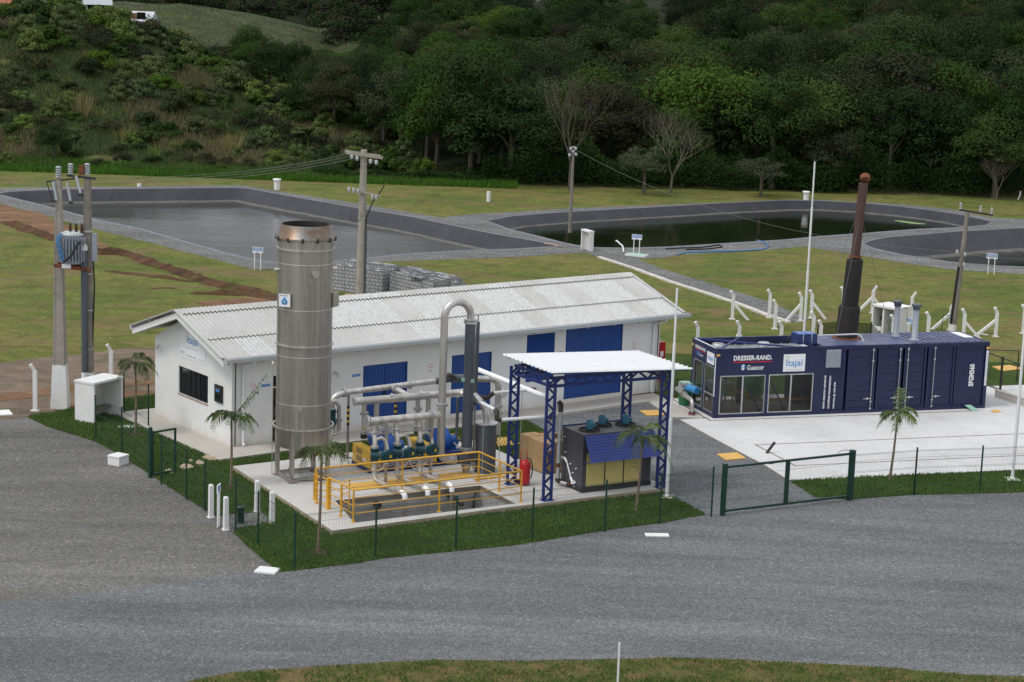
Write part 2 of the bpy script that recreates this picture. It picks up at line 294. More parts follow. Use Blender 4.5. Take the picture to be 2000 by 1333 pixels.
leaf_mat('leaf_dark', ((0.019, 0.037, 0.009), (0.025, 0.047, 0.012), (0.032, 0.058, 0.014)))
leaf_mat('leaf_mid', ((0.029, 0.051, 0.012), (0.037, 0.063, 0.014), (0.046, 0.076, 0.017)))
leaf_mat('leaf_bright', ((0.046, 0.073, 0.013), (0.058, 0.090, 0.017), (0.074, 0.109, 0.022)))
leaf_mat('leaf_grey', ((0.041, 0.050, 0.022), (0.049, 0.061, 0.025), (0.061, 0.072, 0.031)))
leaf_mat('leaf_brown', ((0.036, 0.041, 0.018), (0.046, 0.052, 0.022), (0.058, 0.063, 0.027)))
leaf_mat('meadow_blade', ((0.043, 0.065, 0.021), (0.055, 0.079, 0.027), (0.070, 0.090, 0.032)))
leaf_mat('leaf_pale', ((0.065, 0.085, 0.042), (0.085, 0.105, 0.052), (0.105, 0.125, 0.064)))
leaf_mat('leaf_yellow', ((0.10, 0.13, 0.02), (0.14, 0.17, 0.03), (0.18, 0.21, 0.04)))
leaf_mat('scrub', ((0.065, 0.103, 0.026), (0.102, 0.143, 0.036), (0.153, 0.174, 0.054)))
leaf_mat('dry_grass', ((0.189, 0.152, 0.058), (0.265, 0.216, 0.084), (0.354, 0.278, 0.116)))
leaf_mat('tall_grass', ((0.089, 0.145, 0.028), (0.121, 0.188, 0.034), (0.178, 0.213, 0.055)))
leaf_mat('green_grass', ((0.045, 0.105, 0.018), (0.060, 0.135, 0.024), (0.080, 0.155, 0.032)))
leaf_mat('palm_leaf', ((0.103, 0.139, 0.046), (0.138, 0.185, 0.064), (0.193, 0.238, 0.086)), 0.35)
leaf_mat('blade', ((0.096, 0.186, 0.031), (0.122, 0.228, 0.037), (0.155, 0.262, 0.046)), 0.3)
# glass
m, t, b = base('window_glass', 0.05); b.inputs['Base Color'].default_value = (0.012, 0.013, 0.015, 1); b.inputs['Specular IOR Level'].default_value = 0.6
m, t, b = base('clear_glass', 0.04)
out = [n for n in t.nodes if n.type == 'OUTPUT_MATERIAL'][0]
tp = nd(t, 'ShaderNodeBsdfTransparent'); tp.inputs[0].default_value = (0.62, 0.62, 0.60, 1); gl = nd(t, 'ShaderNodeBsdfGlossy'); gl.inputs['Roughness'].default_value = 0.05
gl.inputs[0].default_value = (0.8, 0.8, 0.8, 1)
fn = nd(t, 'ShaderNodeFresnel'); fn.inputs[0].default_value = 1.45; ms = nd(t, 'ShaderNodeMixShader'); lk(t, fn.outputs[0], ms.inputs[0]); lk(t, tp.outputs[0], ms.inputs[1]); lk(t, gl.outputs[0], ms.inputs[2]); lk(t, ms.outputs[0], out.inputs[0])
def MT(n): return MATS[n]
# ---------------------------------------------------------------- mesh building
class MB:
    def __init__(s): s.v = []; s.f = []; s.sm = []; s.marks = []
    def cut(s): s.marks.append((len(s.v), len(s.f))); return s       # what follows becomes a part of its own
    def add(s, vs, fs, smooth=False):
        o = len(s.v); s.v += [tuple(p) for p in vs]; s.f += [tuple(i + o for i in f) for f in fs]; s.sm += [smooth] * len(fs); return s
    def box(s, x0, x1, y0, y1, z0, z1):
        return s.add([(x0, y0, z0), (x1, y0, z0), (x1, y1, z0), (x0, y1, z0), (x0, y0, z1), (x1, y0, z1), (x1, y1, z1), (x0, y1, z1)],
              [(0, 3, 2, 1), (4, 5, 6, 7), (0, 1, 5, 4), (1, 2, 6, 5), (2, 3, 7, 6), (3, 0, 4, 7)])
    def beam(s, p, q, w, h=None, up=(0, 0, 1)):
        h = h or w; p = Vector(p); q = Vector(q); d = (q - p).normalized(); up = Vector(up)
        if abs(d.dot(up)) > 0.98: up = Vector((0, 1, 0))
        a = d.cross(up).normalized() * w / 2; b_ = a.cross(d).normalized() * h / 2; vs = []
        for c in (p, q): vs += [c - a - b_, c + a - b_, c + a + b_, c - a + b_]
        return s.add(vs, [(0, 1, 2, 3), (7, 6, 5, 4), (0, 4, 5, 1), (1, 5, 6, 2), (2, 6, 7, 3), (3, 7, 4, 0)])
    def tube(s, pts, r, n=10, caps=True, smooth=True):
        pts = [Vector(p) for p in pts]; rs = r if isinstance(r, (list, tuple)) else [r] * len(pts); vs = []; fs = []
        d0 = (pts[1] - pts[0]).normalized(); a = d0.orthogonal().normalized()
        for i, p in enumerate(pts):
            d = ((pts[min(i + 1, len(pts) - 1)] - pts[max(i - 1, 0)])).normalized(); a = (a - d * a.dot(d)).normalized(); b_ = d.cross(a)
            for k in range(n): an = 2 * math.pi * k / n; vs.append(p + (a * math.cos(an) + b_ * math.sin(an)) * rs[i])
        for i in range(len(pts) - 1):
            for k in range(n): k2 = (k + 1) % n; fs.append((i * n + k, i * n + k2, (i + 1) * n + k2, (i + 1) * n + k))
        s.add(vs, fs, smooth)
        if caps:
            s.add(vs[:n], [tuple(range(n))[::-1]]); s.add(vs[-n:], [tuple(range(n))])
        return s
    def lathe(s, prof, c=(0, 0), n=24, smooth=True, caps=True):      # prof: (radius, z)
        vs = []; fs = []
        for (r, z) in prof:
            for k in range(n): an = 2 * math.pi * k / n; vs.append((c[0] + r * math.cos(an), c[1] + r * math.sin(an), z))
        for i in range(len(prof) - 1):
            for k in range(n): k2 = (k + 1) % n; fs.append((i * n + k, i * n + k2, (i + 1) * n + k2, (i + 1) * n + k))
        s.add(vs, fs, smooth)
        if caps: s.add(vs[:n], [tuple(range(n))[::-1]]); s.add(vs[-n:], [tuple(range(n))])
        return s
    def disc(s, c, axis, r, th, n=20):
        a = Vector(axis).normalized() * th / 2; c = Vector(c); return s.tube([c - a, c + a], r, n, True, False)
    def prism(s, poly, z0, z1):
        n = len(poly); return s.add([(x, y, z0) for x, y in poly] + [(x, y, z1) for x, y in poly],
              [tuple(range(n))[::-1], tuple(range(n, 2 * n))] + [(i, (i + 1) % n, n + (i + 1) % n, n + i) for i in range(n)])
    def build(s, name, mat, parent=None, loc=None, rz=0.0, smooth=None):
        if s.marks:
            ms = [(0, 0)] + s.marks + [(len(s.v), len(s.f))]; o = None
            for (v0, f0), (v1, f1) in zip(ms[:-1], ms[1:]):
                if f1 == f0: continue
                q = MB(); q.v = s.v[v0:v1]; q.f = [tuple(i - v0 for i in f) for f in s.f[f0:f1]]; q.sm = s.sm[f0:f1]; o = q.build(name, mat, parent, loc, rz, smooth)
            return o
        me = bpy.data.meshes.new(name); me.from_pydata(s.v, [], s.f); me.update()
        me.polygons.foreach_set('use_smooth', s.sm if smooth is None else [smooth] * len(s.f))
        mats = mat if isinstance(mat, (list, tuple)) else [mat]
        for q in mats: me.materials.append(MT(q))
        o = bpy.data.objects.new(name, me); C.objects.link(o)
        if parent: o.parent = parent
        if loc is not None: o.location = loc; o.rotation_euler = (0, 0, rz)
        return o
def arc(c, u, v, r, a0, a1, n=8):
    c = Vector(c); u = Vector(u); v = Vector(v)
    return [c + u * (r * math.cos(a0 + (a1 - a0) * i / n)) + v * (r * math.sin(a0 + (a1 - a0) * i / n)) for i in range(n + 1)]
def tag(o, label=None, cat=None, group=None, kind=None):
    if label: o['label'] = label
    if cat: o['category'] = cat
    if group: o['group'] = group
    if kind: o['kind'] = kind
    return o
def thing(name, label, cat, loc=(0, 0, 0), rz=0.0, group=None):
    o = bpy.data.objects.new(name, None); C.objects.link(o); o.location = loc; o.rotation_euler = (0, 0, rz); o.empty_display_size = 0.3
    return tag(o, label, cat, group)
def kids(o): return [c for c in bpy.data.objects if c.parent == o]
def copy_tree(o, loc, rz=None, label=None, group=None, scale=None):
    r = o.copy(); C.objects.link(r); r.location = loc
    if rz is not None: r.rotation_euler = (0, 0, rz)
    if scale: r.scale = scale if isinstance(scale, tuple) else (scale,) * 3
    if label: r['label'] = label
    if group: r['group'] = group
    for ch in o.children:
        c = ch.copy(); C.objects.link(c); c.parent = r
        for g in ch.children: d = g.copy(); C.objects.link(d); d.parent = c
    return r
def struct(o): o['kind'] = 'structure'; return o
rnd = random.Random(7)
# ================================================================ SETTING: ground sheets
def ragged(pts, step=0.6, amp=0.08, seed=0, closed=True):
    out = []; n = len(pts)
    for i in range(n if closed else n - 1):
        a = Vector(pts[i][:2]); b_ = Vector(pts[(i + 1) % n][:2]); L = (b_ - a).length; k = max(1, int(L / step)); nrm = Vector((-(b_ - a).y, (b_ - a).x)).normalized()
        for j in range(k):
            p = a.lerp(b_, j / k); q = noise.noise(Vector((p.x * 0.9 / max(step, .2), p.y * 0.9 / max(step, .2), seed))) * 0.6 + noise.noise(Vector((p.x * 0.35, p.y * 0.35, seed + 9))) * 0.9
            out.append(p + nrm * (q * amp if j else q * amp * 0.5))
    return out
def smooth_poly(pts, it=2):
    for _ in range(it):
        o = []; n = len(pts)
        for i in range(n):
            a = Vector(pts[i][:2]); b_ = Vector(pts[(i + 1) % n][:2]); o += [a.lerp(b_, .25), a.lerp(b_, .75)]
        pts = o
    return pts
def cdt_sheet(outer, holes, z, th=0.0, name='sheet', mat='pavement', edge_mat=None, zf=None, extra=()):
    vs = []; es = []
    for loop in [outer] + list(holes):
        o = len(vs); vs += [Vector(p[:2]) for p in loop]; es += [(o + i, o + (i + 1) % len(loop)) for i in range(len(loop))]
    vs += [Vector(p) for p in extra]
    r = delaunay_2d_cdt(vs, es, [], 0, 1e-5); V2, F2 = r[0], r[2]
    def inside(p, poly):
        c = False; n = len(poly); j = n - 1
        for i in range(n):
            xi, yi = poly[i][0], poly[i][1]; xj, yj = poly[j][0], poly[j][1]
            if (yi > p.y) != (yj > p.y) and p.x < (xj - xi) * (p.y - yi) / (yj - yi) + xi: c = not c
            j = i
        return c
    fs = []
    for f in F2:
        c = sum((V2[i] for i in f), Vector((0, 0))) / len(f)
        if inside(c, outer) and not any(inside(c, h) for h in holes): fs.append(tuple(f))
    mb = MB(); Z = (lambda p: z) if zf is None else zf
    mb.add([(p.x, p.y, Z(p)) for p in V2], fs)
    o = mb.build(name, mat)
    if th:
        sk = MB()
        for loop in [outer] + list(holes):
            n = len(loop)
            for i in range(n):
                a = loop[i]; b_ = loop[(i + 1) % n]; sk.add([(a[0], a[1], z - th), (b_[0], b_[1], z - th), (b_[0], b_[1], z), (a[0], a[1], z)], [(0, 1, 2, 3)])
        base_o = len(o.data.vertices); me = o.data; V = [tuple(v.co) for v in me.vertices] + sk.v; F = [tuple(p.vertices) for p in me.polygons]; nf = len(F); F += [tuple(i + base_o for i in f) for f in sk.f]
        me2 = bpy.data.meshes.new(name); me2.from_pydata(V, [], F); me2.materials.append(MT(mat)); me2.materials.append(MT(edge_mat or mat)); me2.update()
        me2.polygons.foreach_set('material_index', [0] * nf + [1] * (len(F) - nf)); o.data = me2
    return struct(o)
def gp(pts, z=0.0): return [G(x, y, z).to_2d() for x, y in pts]
P1 = gp([(-8, 380), (20, 376), (128, 371.5), (300, 370), (462, 368.5), (485, 370), (600, 391), (716, 411), (807, 426), (950, 456), (1000, 465), (1098, 482), (1000, 488), (900, 491), (793, 497), (729, 504), (600, 517), (542, 514), (495, 508), (450, 497), (370, 475), (281, 449), (189, 430), (120, 411), (64, 397)])
P2 = gp([(952, 433), (1000, 424), (1060, 419), (1119, 415), (1300, 405), (1400, 399), (1530, 393), (1600, 393.5), (1678, 398), (1735, 403), (1800, 410), (1870, 420), (1935, 434), (1925, 441), (1870, 446), (1789, 449), (1700, 456), (1600, 463), (1530, 470), (1400, 478), (1300, 484), (1230, 486), (1151, 485), (1108, 477), (1054, 463), (1000, 450)])
P3 = gp([(1688, 478), (1700, 472), (1735, 465), (1870, 454), (2000, 447), (2160, 440), (2400, 455), (2420, 520), (2200, 530), (2000, 523), (1951, 521), (1870, 515), (1827, 509), (1762, 499), (1710, 487)])
ponds = [P1, P2, P3]
PIT = [EQ.W(x, y).to_2d() for x, y in ((0.98, 0.52), (6.70, 0.55), (6.74, 2.98), (1.50, 3.10))]
hole_pit = [EQ.W(x, y).to_2d() for x, y in ((0.8, 0.3), (6.9, 0.3), (6.9, 3.2), (1.0, 3.3))]
big = [(-260, -20), (260, -20), (260, 200), (-260, 200)]
gx = [(x, y) for x in range(-240, 241, 20) for y in range(0, 190, 20)]
cdt_sheet(big, ponds + [hole_pit], 0.0, name='ground', mat='field_grass')
SH = [0.0]
def sheet(name, pts, mat, z, raw=False, step=0.5, amp=0.10, seed=1, holes=()):
    P = pts if raw else gp(pts)
    return cdt_sheet(ragged(P, step, amp, seed), holes, z, name=name, mat=mat)
sheet('pond_surround', [(-260, 366), (0, 367.5), (128, 366), (300, 364), (470, 362), (600, 382.6), (719, 401), (860, 426), (900, 421), (950, 417), (1000, 415), (1119, 407), (1300, 400.6), (1543, 390.5), (1600, 391), (1735, 398), (1800, 403), (1870, 411), (1924, 424), (2000, 429), (2200, 424), (2600, 440), (2600, 560), (2200, 545), (2000, 536), (1870, 528), (1789, 518), (1667, 497), (1600, 487), (1570, 482), (1489, 490), (1327, 498), (1300, 504), (1245, 507), (1300, 528), (1381, 552), (1489, 586), (1580, 622), (1560, 632), (1500, 617), (1430, 590), (1300, 550), (1170, 504), (1144, 494), (1101, 496), (1000, 503), (950, 504.6), (756, 512), (640, 524), (542, 526), (495, 527), (298, 476), (189, 449), (120, 430), (0, 398), (-120, 372)],
      'pond_gravel', 0.008, step=0.8, amp=0.15, seed=3, holes=ponds)
sheet('left_yard', [(-500, 822), (0, 819), (51, 812), (140, 815), (230, 850), (330, 915), (420, 975), (520, 1040), (600, 1085), (700, 1085), (900, 1200), (500, 1420), (-400, 1500)], 'left_gravel', 0.006, amp=0.15, seed=4)
SLAB_LEFT = [(1262, 779), (1292.5, 805), (1313, 817), (1328, 822), (1397, 860), (1464, 895.5), (1541, 941)]
sheet('gravel_road', [(-300, 1195), (0, 1175), (120, 1166), (250, 1150), (430, 1124), (547, 1108), (700, 1080), (1000, 1040), (1300, 1000), (1303, 968), (1230, 960), (1100, 880), (1060, 850), (1011, 820), (1000, 812), (1262, 775), (1300, 790), (1345, 812), (1420, 850), (1600, 930), (1660, 960), (1785, 945), (2000, 940), (2500, 920), (2700, 1380), (2300, 1345), (2000, 1322), (1900, 1318), (1700, 1303), (1450, 1290), (1300, 1286.5), (1150, 1290), (1000, 1292), (850, 1290), (720, 1297), (585, 1305), (450, 1315), (375, 1330), (200, 1360), (-300, 1500)], 'road_gravel', 0.012, step=0.35, amp=0.10, seed=5)
LAWN = [(51, 814.5), (90, 834), (150, 852), (186, 864), (228, 886), (288, 924), (318, 945), (366, 975), (410, 1003), (455, 1041), (484, 1070), (518, 1098), (547, 1119), (590, 1114), (700, 1101), (750, 1092), (1000, 1067), (1185, 1037), (1300, 1021.5), (1379, 1006), (1360, 997), (1303, 966)]
LAWNP = gp(LAWN) + [EQ.W(12.3, 0.8).to_2d(), EQ.W(9.9, 3.0).to_2d()] + gp([(1098, 868), (1069, 845), (1012, 815)]) + [BD.W(10.5, 0.2).to_2d(), BD.W(0.2, 0.3).to_2d(), BD.W(0.3, 5.6).to_2d()] + gp([(303, 772), (245, 780), (160, 797)])
sheet('lawn', LAWNP, 'lawn_grass', 0.020, raw=True, step=0.25, amp=0.05, seed=6, holes=[PIT])
sheet('post_bed', [(400, 1000), (422, 1010), (484, 1004), (508, 1002), (528, 1018), (508, 1026), (463, 1035), (454, 1042), (425, 1020)], 'left_gravel', 0.026, step=0.25, amp=0.05, seed=7)
sheet('lawn_strip', [(1541, 938), (1590, 972), (1653, 977), (1785, 968), (2000, 963), (2600, 940), (2600, 890), (2000, 917), (1700, 925)], 'lawn_grass', 0.020, step=0.25, amp=0.05, seed=8)
sheet('back_lawn', [(1262, 690), (1500, 696), (1800, 705), (2200, 716), (2300, 770), (1900, 770), (1300, 776)], 'lawn_grass', 0.020, step=0.4, amp=0.12, seed=9)
sheet('rubble_strip', [(-120, 716), (0, 711), (60, 703), (180, 692), (320, 680), (340, 760), (303, 782), (190, 803), (51, 815), (0, 821), (-300, 826)], 'rubble_soil', 0.010, step=0.5, amp=0.25, seed=10)
sheet('gravel_path', [(-160, 724), (0, 709), (60, 701), (180, 689), (320, 676), (320, 692), (190, 706), (60, 722), (0, 738), (-160, 760)], 'rubble_soil', 0.014, step=0.4, amp=0.5, seed=11)
sheet('soil_track', [(-80, 776), (0, 771), (100, 757), (200, 748), (320, 740), (320, 750), (200, 760), (90, 775), (0, 785), (-80, 792)], 'red_soil', 0.018, step=0.4, amp=0.22, seed=12)
sheet('soil_track', [(120, 792), (180, 776), (250, 766), (320, 760), (320, 768), (250, 777), (190, 794), (130, 806)], 'red_soil', 0.020, step=0.4, amp=0.22, seed=13)
sheet('bare_soil', [(-140, 394), (0, 399.5), (60, 412), (112, 432), (170, 456), (215, 478), (217, 500), (165, 487), (120, 471), (84, 462), (40, 443), (0, 432), (-140, 410)], 'red_soil', 0.010, step=0.8, amp=0.5, seed=14)
sheet('bare_soil', [(505, 578), (560, 582), (640, 596), (560, 606), (430, 603), (380, 592)], 'red_soil', 0.010, step=0.8, amp=0.5, seed=15)
sheet('verge', [(375, 1331), (450, 1315), (585, 1305), (720, 1297), (850, 1290), (1000, 1292), (1150, 1290), (1300, 1286), (1450, 1290), (1600, 1297), (1750, 1306), (1900, 1319), (2000, 1324), (2300, 1350), (2300, 1700), (-200, 1700), (200, 1365)], 'verge', 0.018, step=0.25, amp=0.12, seed=16)
# eroded banks: soil that drops from the turf
def bank(pts, h, w, seed, name='eroded_bank'):
    P = ragged(gp(pts), 0.35, 0.25, seed, closed=False); mb = MB(); vs = []; prof = ((-0.5, 0.012, 0), (-0.18, 0.75, 1), (0.0, 1.0, 1), (0.35, 0.35, 1), (1.0, 0.012, 0))
    for i, p in enumerate(P):
        a = P[max(0, i - 1)]; b_ = P[min(len(P) - 1, i + 1)]; n = Vector(((b_ - a).y, -(b_ - a).x)).normalized(); e = min(1, i / 4, (len(P) - 1 - i) / 4)
        hh = h * e * (0.45 + 0.9 * abs(noise.noise(Vector((p.x * 0.7, p.y * 0.7, seed))))); 
        for s_, z, k in prof: q = p + n * (-s_ * w * (0.6 + 0.8 * abs(noise.noise(Vector((p.x, p.y, s_ * 3 + seed)))))); vs.append((q.x, q.y, 0.012 if not k else max(0.014, z * hh)))
    m = len(prof); fs = [(i * m + j, i * m + j + 1, (i + 1) * m + j + 1, (i + 1) * m + j) for i in range(len(P) - 1) for j in range(m - 1)]
    mb.add(vs, fs); return struct(mb.build(name, 'gully_soil'))
bank([(0, 434), (60, 452), (120, 473), (200, 497), (240, 497), (300, 517), (340, 531), (385, 546), (440, 560), (500, 573), (560, 586)], 0.42, 1.1, 21)
bank([(210, 530), (260, 536), (320, 544), (385, 553)], 0.22, 0.5, 22)
bank([(377, 572), (420, 575), (480, 576), (560, 590)], 0.3, 0.8, 23)
bank([(296, 565), (330, 563), (350, 566)], 0.15, 0.3, 24)
# pale kerb edging along the path
def strip(pts, w, z0, z1, name, mat, seed=0):
    P = ragged(gp(pts), 0.6, 0.05, seed, closed=False); mb = MB()
    for i in range(len(P) - 1):
        if (P[i + 1] - P[i]).length < 1e-4: continue
        q = (P[i + 1] - P[i]) * 0.02; mb.beam((*(P[i] + q), (z0 + z1) / 2), (*(P[i + 1] - q), (z0 + z1) / 2), w * (0.85 + 0.3 * rnd.random()), (z1 - z0) * (0.85 + .3 * rnd.random()))
    return mb.build(name, mat)
struct(strip([(1170, 504), (1235, 525), (1300, 549), (1365, 570), (1430, 591), (1500, 618), (1556, 636)], 0.28, 0.0, 0.10, 'path_kerb', 'kerb_white', 2))
# ---- ponds: liner slopes, folded lip, water
for k, (loop, dz, wm) in enumerate(((ponds[0], 0.85, 'pond_water'), (ponds[1], 0.62, 'pond_water_calm'), (ponds[2], 1.25, 'pond_water_calm'))):
    P = ragged(loop, 0.7, 0.03, 30 + k); n = len(P); cx = sum(p.x for p in P) / n; cy = sum(p.y for p in P) / n
    A = sum(P[i].x * P[(i + 1) % n].y - P[(i + 1) % n].x * P[i].y for i in range(n)); sgn = 1 if A > 0 else -1
    vs = []; rings = ((-0.28, 0.012), (-0.10, 0.08), (0.0, 0.045), (dz * 1.1, -dz * 0.58), (dz * 1.65, -dz * 0.87), (dz * 1.9, -dz * 1.0), (dz * 3.4, -dz * 1.9))
    nr = []
    for i in range(n):
        a = P[(i - 4) % n]; b_ = P[(i + 4) % n]; t_ = (b_ - a).normalized(); nr.append(Vector((-t_.y, t_.x)) * sgn)
    for j, (off, z) in enumerate(rings):
        for i in range(n):
            fo = 0.05 * noise.noise(Vector((P[i].x * 2.5, P[i].y * 2.5, k))) if 2 < j < 6 else 0.012 * noise.noise(Vector((P[i].x * 3, P[i].y * 3, 5)))
            q = P[i] + nr[i] * off; vs.append((q.x, q.y, z + fo))
    m = len(rings); mi = (1, 1, 0, 0, 2, 0); mb = MB(); idx = []
    for j in range(m - 1):
        for i in range(n): mb.add([], []); mb.f.append((j * n + i, j * n + (i + 1) % n, (j + 1) * n + (i + 1) % n, (j + 1) * n + i)); mb.sm.append(True); idx.append(mi[j])
    mb.v = vs; o = mb.build('pond_liner', ['liner', 'liner_edge', 'silt_line']); o.data.polygons.foreach_set('material_index', idx); struct(o)
    wl = [P[i] + nr[i] * dz * 1.75 for i in range(n)]; fl = [P[i] + nr[i] * dz * 2.5 for i in range(n)]
    mb = MB(); mb.add([(p[0], p[1], -dz) for p in loop], [tuple(range(len(loop)))]); struct(mb.build('pond_water', wm))
# algae film floating on the third pond
A3 = gp([(1946, 483), (1975, 480), (2060, 476), (2200, 478), (2200, 496), (2060, 493), (2000, 491), (1960, 486)], -1.2)
struct(cdt_sheet(ragged(smooth_poly(A3), 0.4, 0.1, 4), [], -1.243, name='algae_film', mat='algae'))
A3 = gp([(1742, 430), (1760, 431), (1790, 435), (1815, 438), (1790, 438), (1760, 434)], -0.6)
struct(cdt_sheet(ragged(smooth_poly(A3), 0.4, 0.08, 5), [], -0.612, name='algae_film', mat='algae'))
# ---- concrete slabs
SLAB = [EQ.W(x, y).to_2d() for x, y in ((0, 0), (5.8, 0.25), (12.55, 0.30), (12.52, 3.4), (10.95, 3.5), (10.9, 5.5), (9.72, 5.6), (9.63, 8.72), (8.32, 8.95), (2.12, 8.52), (0.11, 8.41))]
cdt_sheet(SLAB, [PIT], 0.17, 0.17, name='equipment_slab', mat='slab_equipment', edge_mat='slab_edge')
mb = MB(); pz = -1.6; n = 4; P4 = [(p.x, p.y) for p in PIT]
mb.add([(x, y, 0.169) for x, y in P4] + [(x, y, pz) for x, y in P4], [(i, (i + 1) % 4, 4 + (i + 1) % 4, 4 + i) for i in range(4)] + [(7, 6, 5, 4)])
struct(mb.build('pit', 'pit_wall'))
SW = [BD.W(x, y).to_2d() for x, y in ((-1.2, -1.38), (18.55, -1.30), (18.55, 0.4), (20.7, 0.4), (20.7, 6.9), (-1.25, 6.9))]
cdt_sheet(SW, [], 0.10, 0.10, name='pavement', mat='pavement')
US = [BD.W(18.5, -1.35).to_2d()] + gp([(1292.5, 805), (1313, 817.5), (1371, 819)]) + [CT.W(-0.55, 3.3).to_2d(), CT.W(-0.6, 5.0).to_2d(), BD.W(20.9, 0.6).to_2d(), BD.W(20.9, 0.3).to_2d(), BD.W(18.5, 0.3).to_2d()]
cdt_sheet(US, [], 0.06, 0.06, name='inlet_slab', mat='pavement')
CS = gp([(1328, 822), (1397, 860), (1464, 895.5), (1489, 908), (1541, 941)]) + [CT.W(13, -9.6).to_2d(), CT.W(26, -9.8).to_2d(), CT.W(26, 4.2).to_2d(), CT.W(-0.7, 3.7).to_2d(), CT.W(-0.6, 0.35).to_2d()] + gp([(1390, 818.5)])
CS = gp([(1328, 822)]) + CS[1:]
cdt_sheet(CS, [], 0.045, 0.045, name='container_slab', mat='slab_white', edge_mat='slab_edge')
def line_strip(pts, w, z, name, mat, frame):
    mb = MB()
    for a, b_ in zip(pts[:-1], pts[1:]):
        d = (Vector(b_) - Vector(a)).normalized() * w / 2; n_ = Vector((-d.y, d.x)); A_ = Vector(a) - d; B_ = Vector(b_) + d
        mb.add([frame.W(*(A_ - n_), z), frame.W(*(B_ - n_), z), frame.W(*(B_ + n_), z), frame.W(*(A_ + n_), z)], [(0, 1, 2, 3)])
    return struct(mb.build(name, mat))
paint('joint_brown', (0.16, 0.08, 0.055), 0.85, var=0.3)
line_strip([(-0.27, 3.6), (-0.27, -0.36), (11.6, -0.42)], 0.07, 0.049, 'slab_joint', 'joint_brown', CT)
line_strip([(26, -4.5), (-0.2, -4.42), (-0.1, -7.6), (26, -7.75)], 0.06, 0.049, 'slab_joint', 'joint_brown', CT)
for q in (3.0, 6.2, 9.4, 12.6): line_strip([(q, -9.5), (q - .1, -0.5)], 0.015, 0.047, 'slab_joint', 'pavement', CT)
# ---- hills
def sst(a, b_, x): t_ = min(1, max(0, (x - a) / (b_ - a))); return t_ * t_ * (3 - 2 * t_)
def hill_z(x, y):
    b0 = 157.0 + 0.03 * abs(x + 10) + 0.05 * max(0, x); z = -5.0 + 5.03 * sst(b0 - 5, b0 + 2.5, y)
    mound = 10.8 * math.exp(-((x + 54) / 27) ** 2 if x > -54 else 0) * sst(156, 206, y) * (1 - sst(214, 262, y))
    meadow = 10.0 * math.exp(-(((x + 66) / 38) ** 2) if x > -66 else 0) * sst(275, 350, y) * (1 - 0.8 * sst(365, 430, y))
    y0 = 168 + 235 * sst(-2, -48, x) + 4 * math.sin(x * 0.11)
    wood = max(0, y - y0) * (0.10 + 0.05 * sst(0, 60, x)) + max(0, y - y0 - 40) * 0.07
    return z + mound + meadow + min(wood, 6.6 + 2.0 * sst(0, -70, x) + 4.2 * sst(-2, 34, x) + max(0, y - 250) * 0.012) + 0.35 * noise.noise(Vector((x * 0.09, y * 0.09, 0))) * sst(156, 175, y) * 2
def hill_sheet(name, x0, x1, y0, y1, st, mat, keep=None):
    nx = int((x1 - x0) / st); ny = int((y1 - y0) / st); vs = [(x0 + i * st, y0 + j * st, hill_z(x0 + i * st, y0 + j * st)) for j in range(ny + 1) for i in range(nx + 1)]
    fs = [(j * (nx + 1) + i, j * (nx + 1) + i + 1, (j + 1) * (nx + 1) + i + 1, (j + 1) * (nx + 1) + i) for j in range(ny) for i in range(nx)]
    mb = MB(); mb.add(vs, fs, True); return struct(mb.build(name, mat))
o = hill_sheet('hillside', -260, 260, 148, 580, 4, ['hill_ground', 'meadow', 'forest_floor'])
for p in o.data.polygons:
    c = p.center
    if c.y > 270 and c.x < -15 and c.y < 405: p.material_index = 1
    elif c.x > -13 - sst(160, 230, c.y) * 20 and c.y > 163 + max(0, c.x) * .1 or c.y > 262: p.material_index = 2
# ================================================================ VEGETATION
def mesh_np(name, V, F, mats, mi=None, smooth=False):
    me = bpy.data.meshes.new(name); nv = len(V); nf = len(F); k = F.shape[1]
    me.vertices.add(nv); me.vertices.foreach_set('co', V.astype(np.float32).ravel()); me.loops.add(nf * k); me.loops.foreach_set('vertex_index', F.astype(np.int32).ravel())
    me.polygons.add(nf); me.polygons.foreach_set('loop_start', np.arange(0, nf * k, k, dtype=np.int32))
    if mi is not None: me.polygons.foreach_set('material_index', mi.astype(np.int32))
    for q in mats: me.materials.append(MT(q))
    me.update(calc_edges=True); me.validate(); return me
def leaves(P, N, size, rg, aspect=0.55):
    """a folded leaf cluster quad at every point P facing roughly N"""
    n = len(P); N = N / np.maximum(np.linalg.norm(N, axis=1, keepdims=True), 1e-6)
    T = rg.normal(size=(n, 3)); T -= N * (T * N).sum(1, keepdims=True); T /= np.linalg.norm(T, axis=1, keepdims=True); B = np.cross(N, T)
    s = (size * rg.uniform(0.6, 1.4, n))[:, None]
    V = np.stack([P - T * s, P - B * s * aspect + N * s * .15, P + T * s, P + B * s * aspect + N * s * .15], 1).reshape(-1, 3)
    return V, np.arange(4 * n).reshape(n, 4)
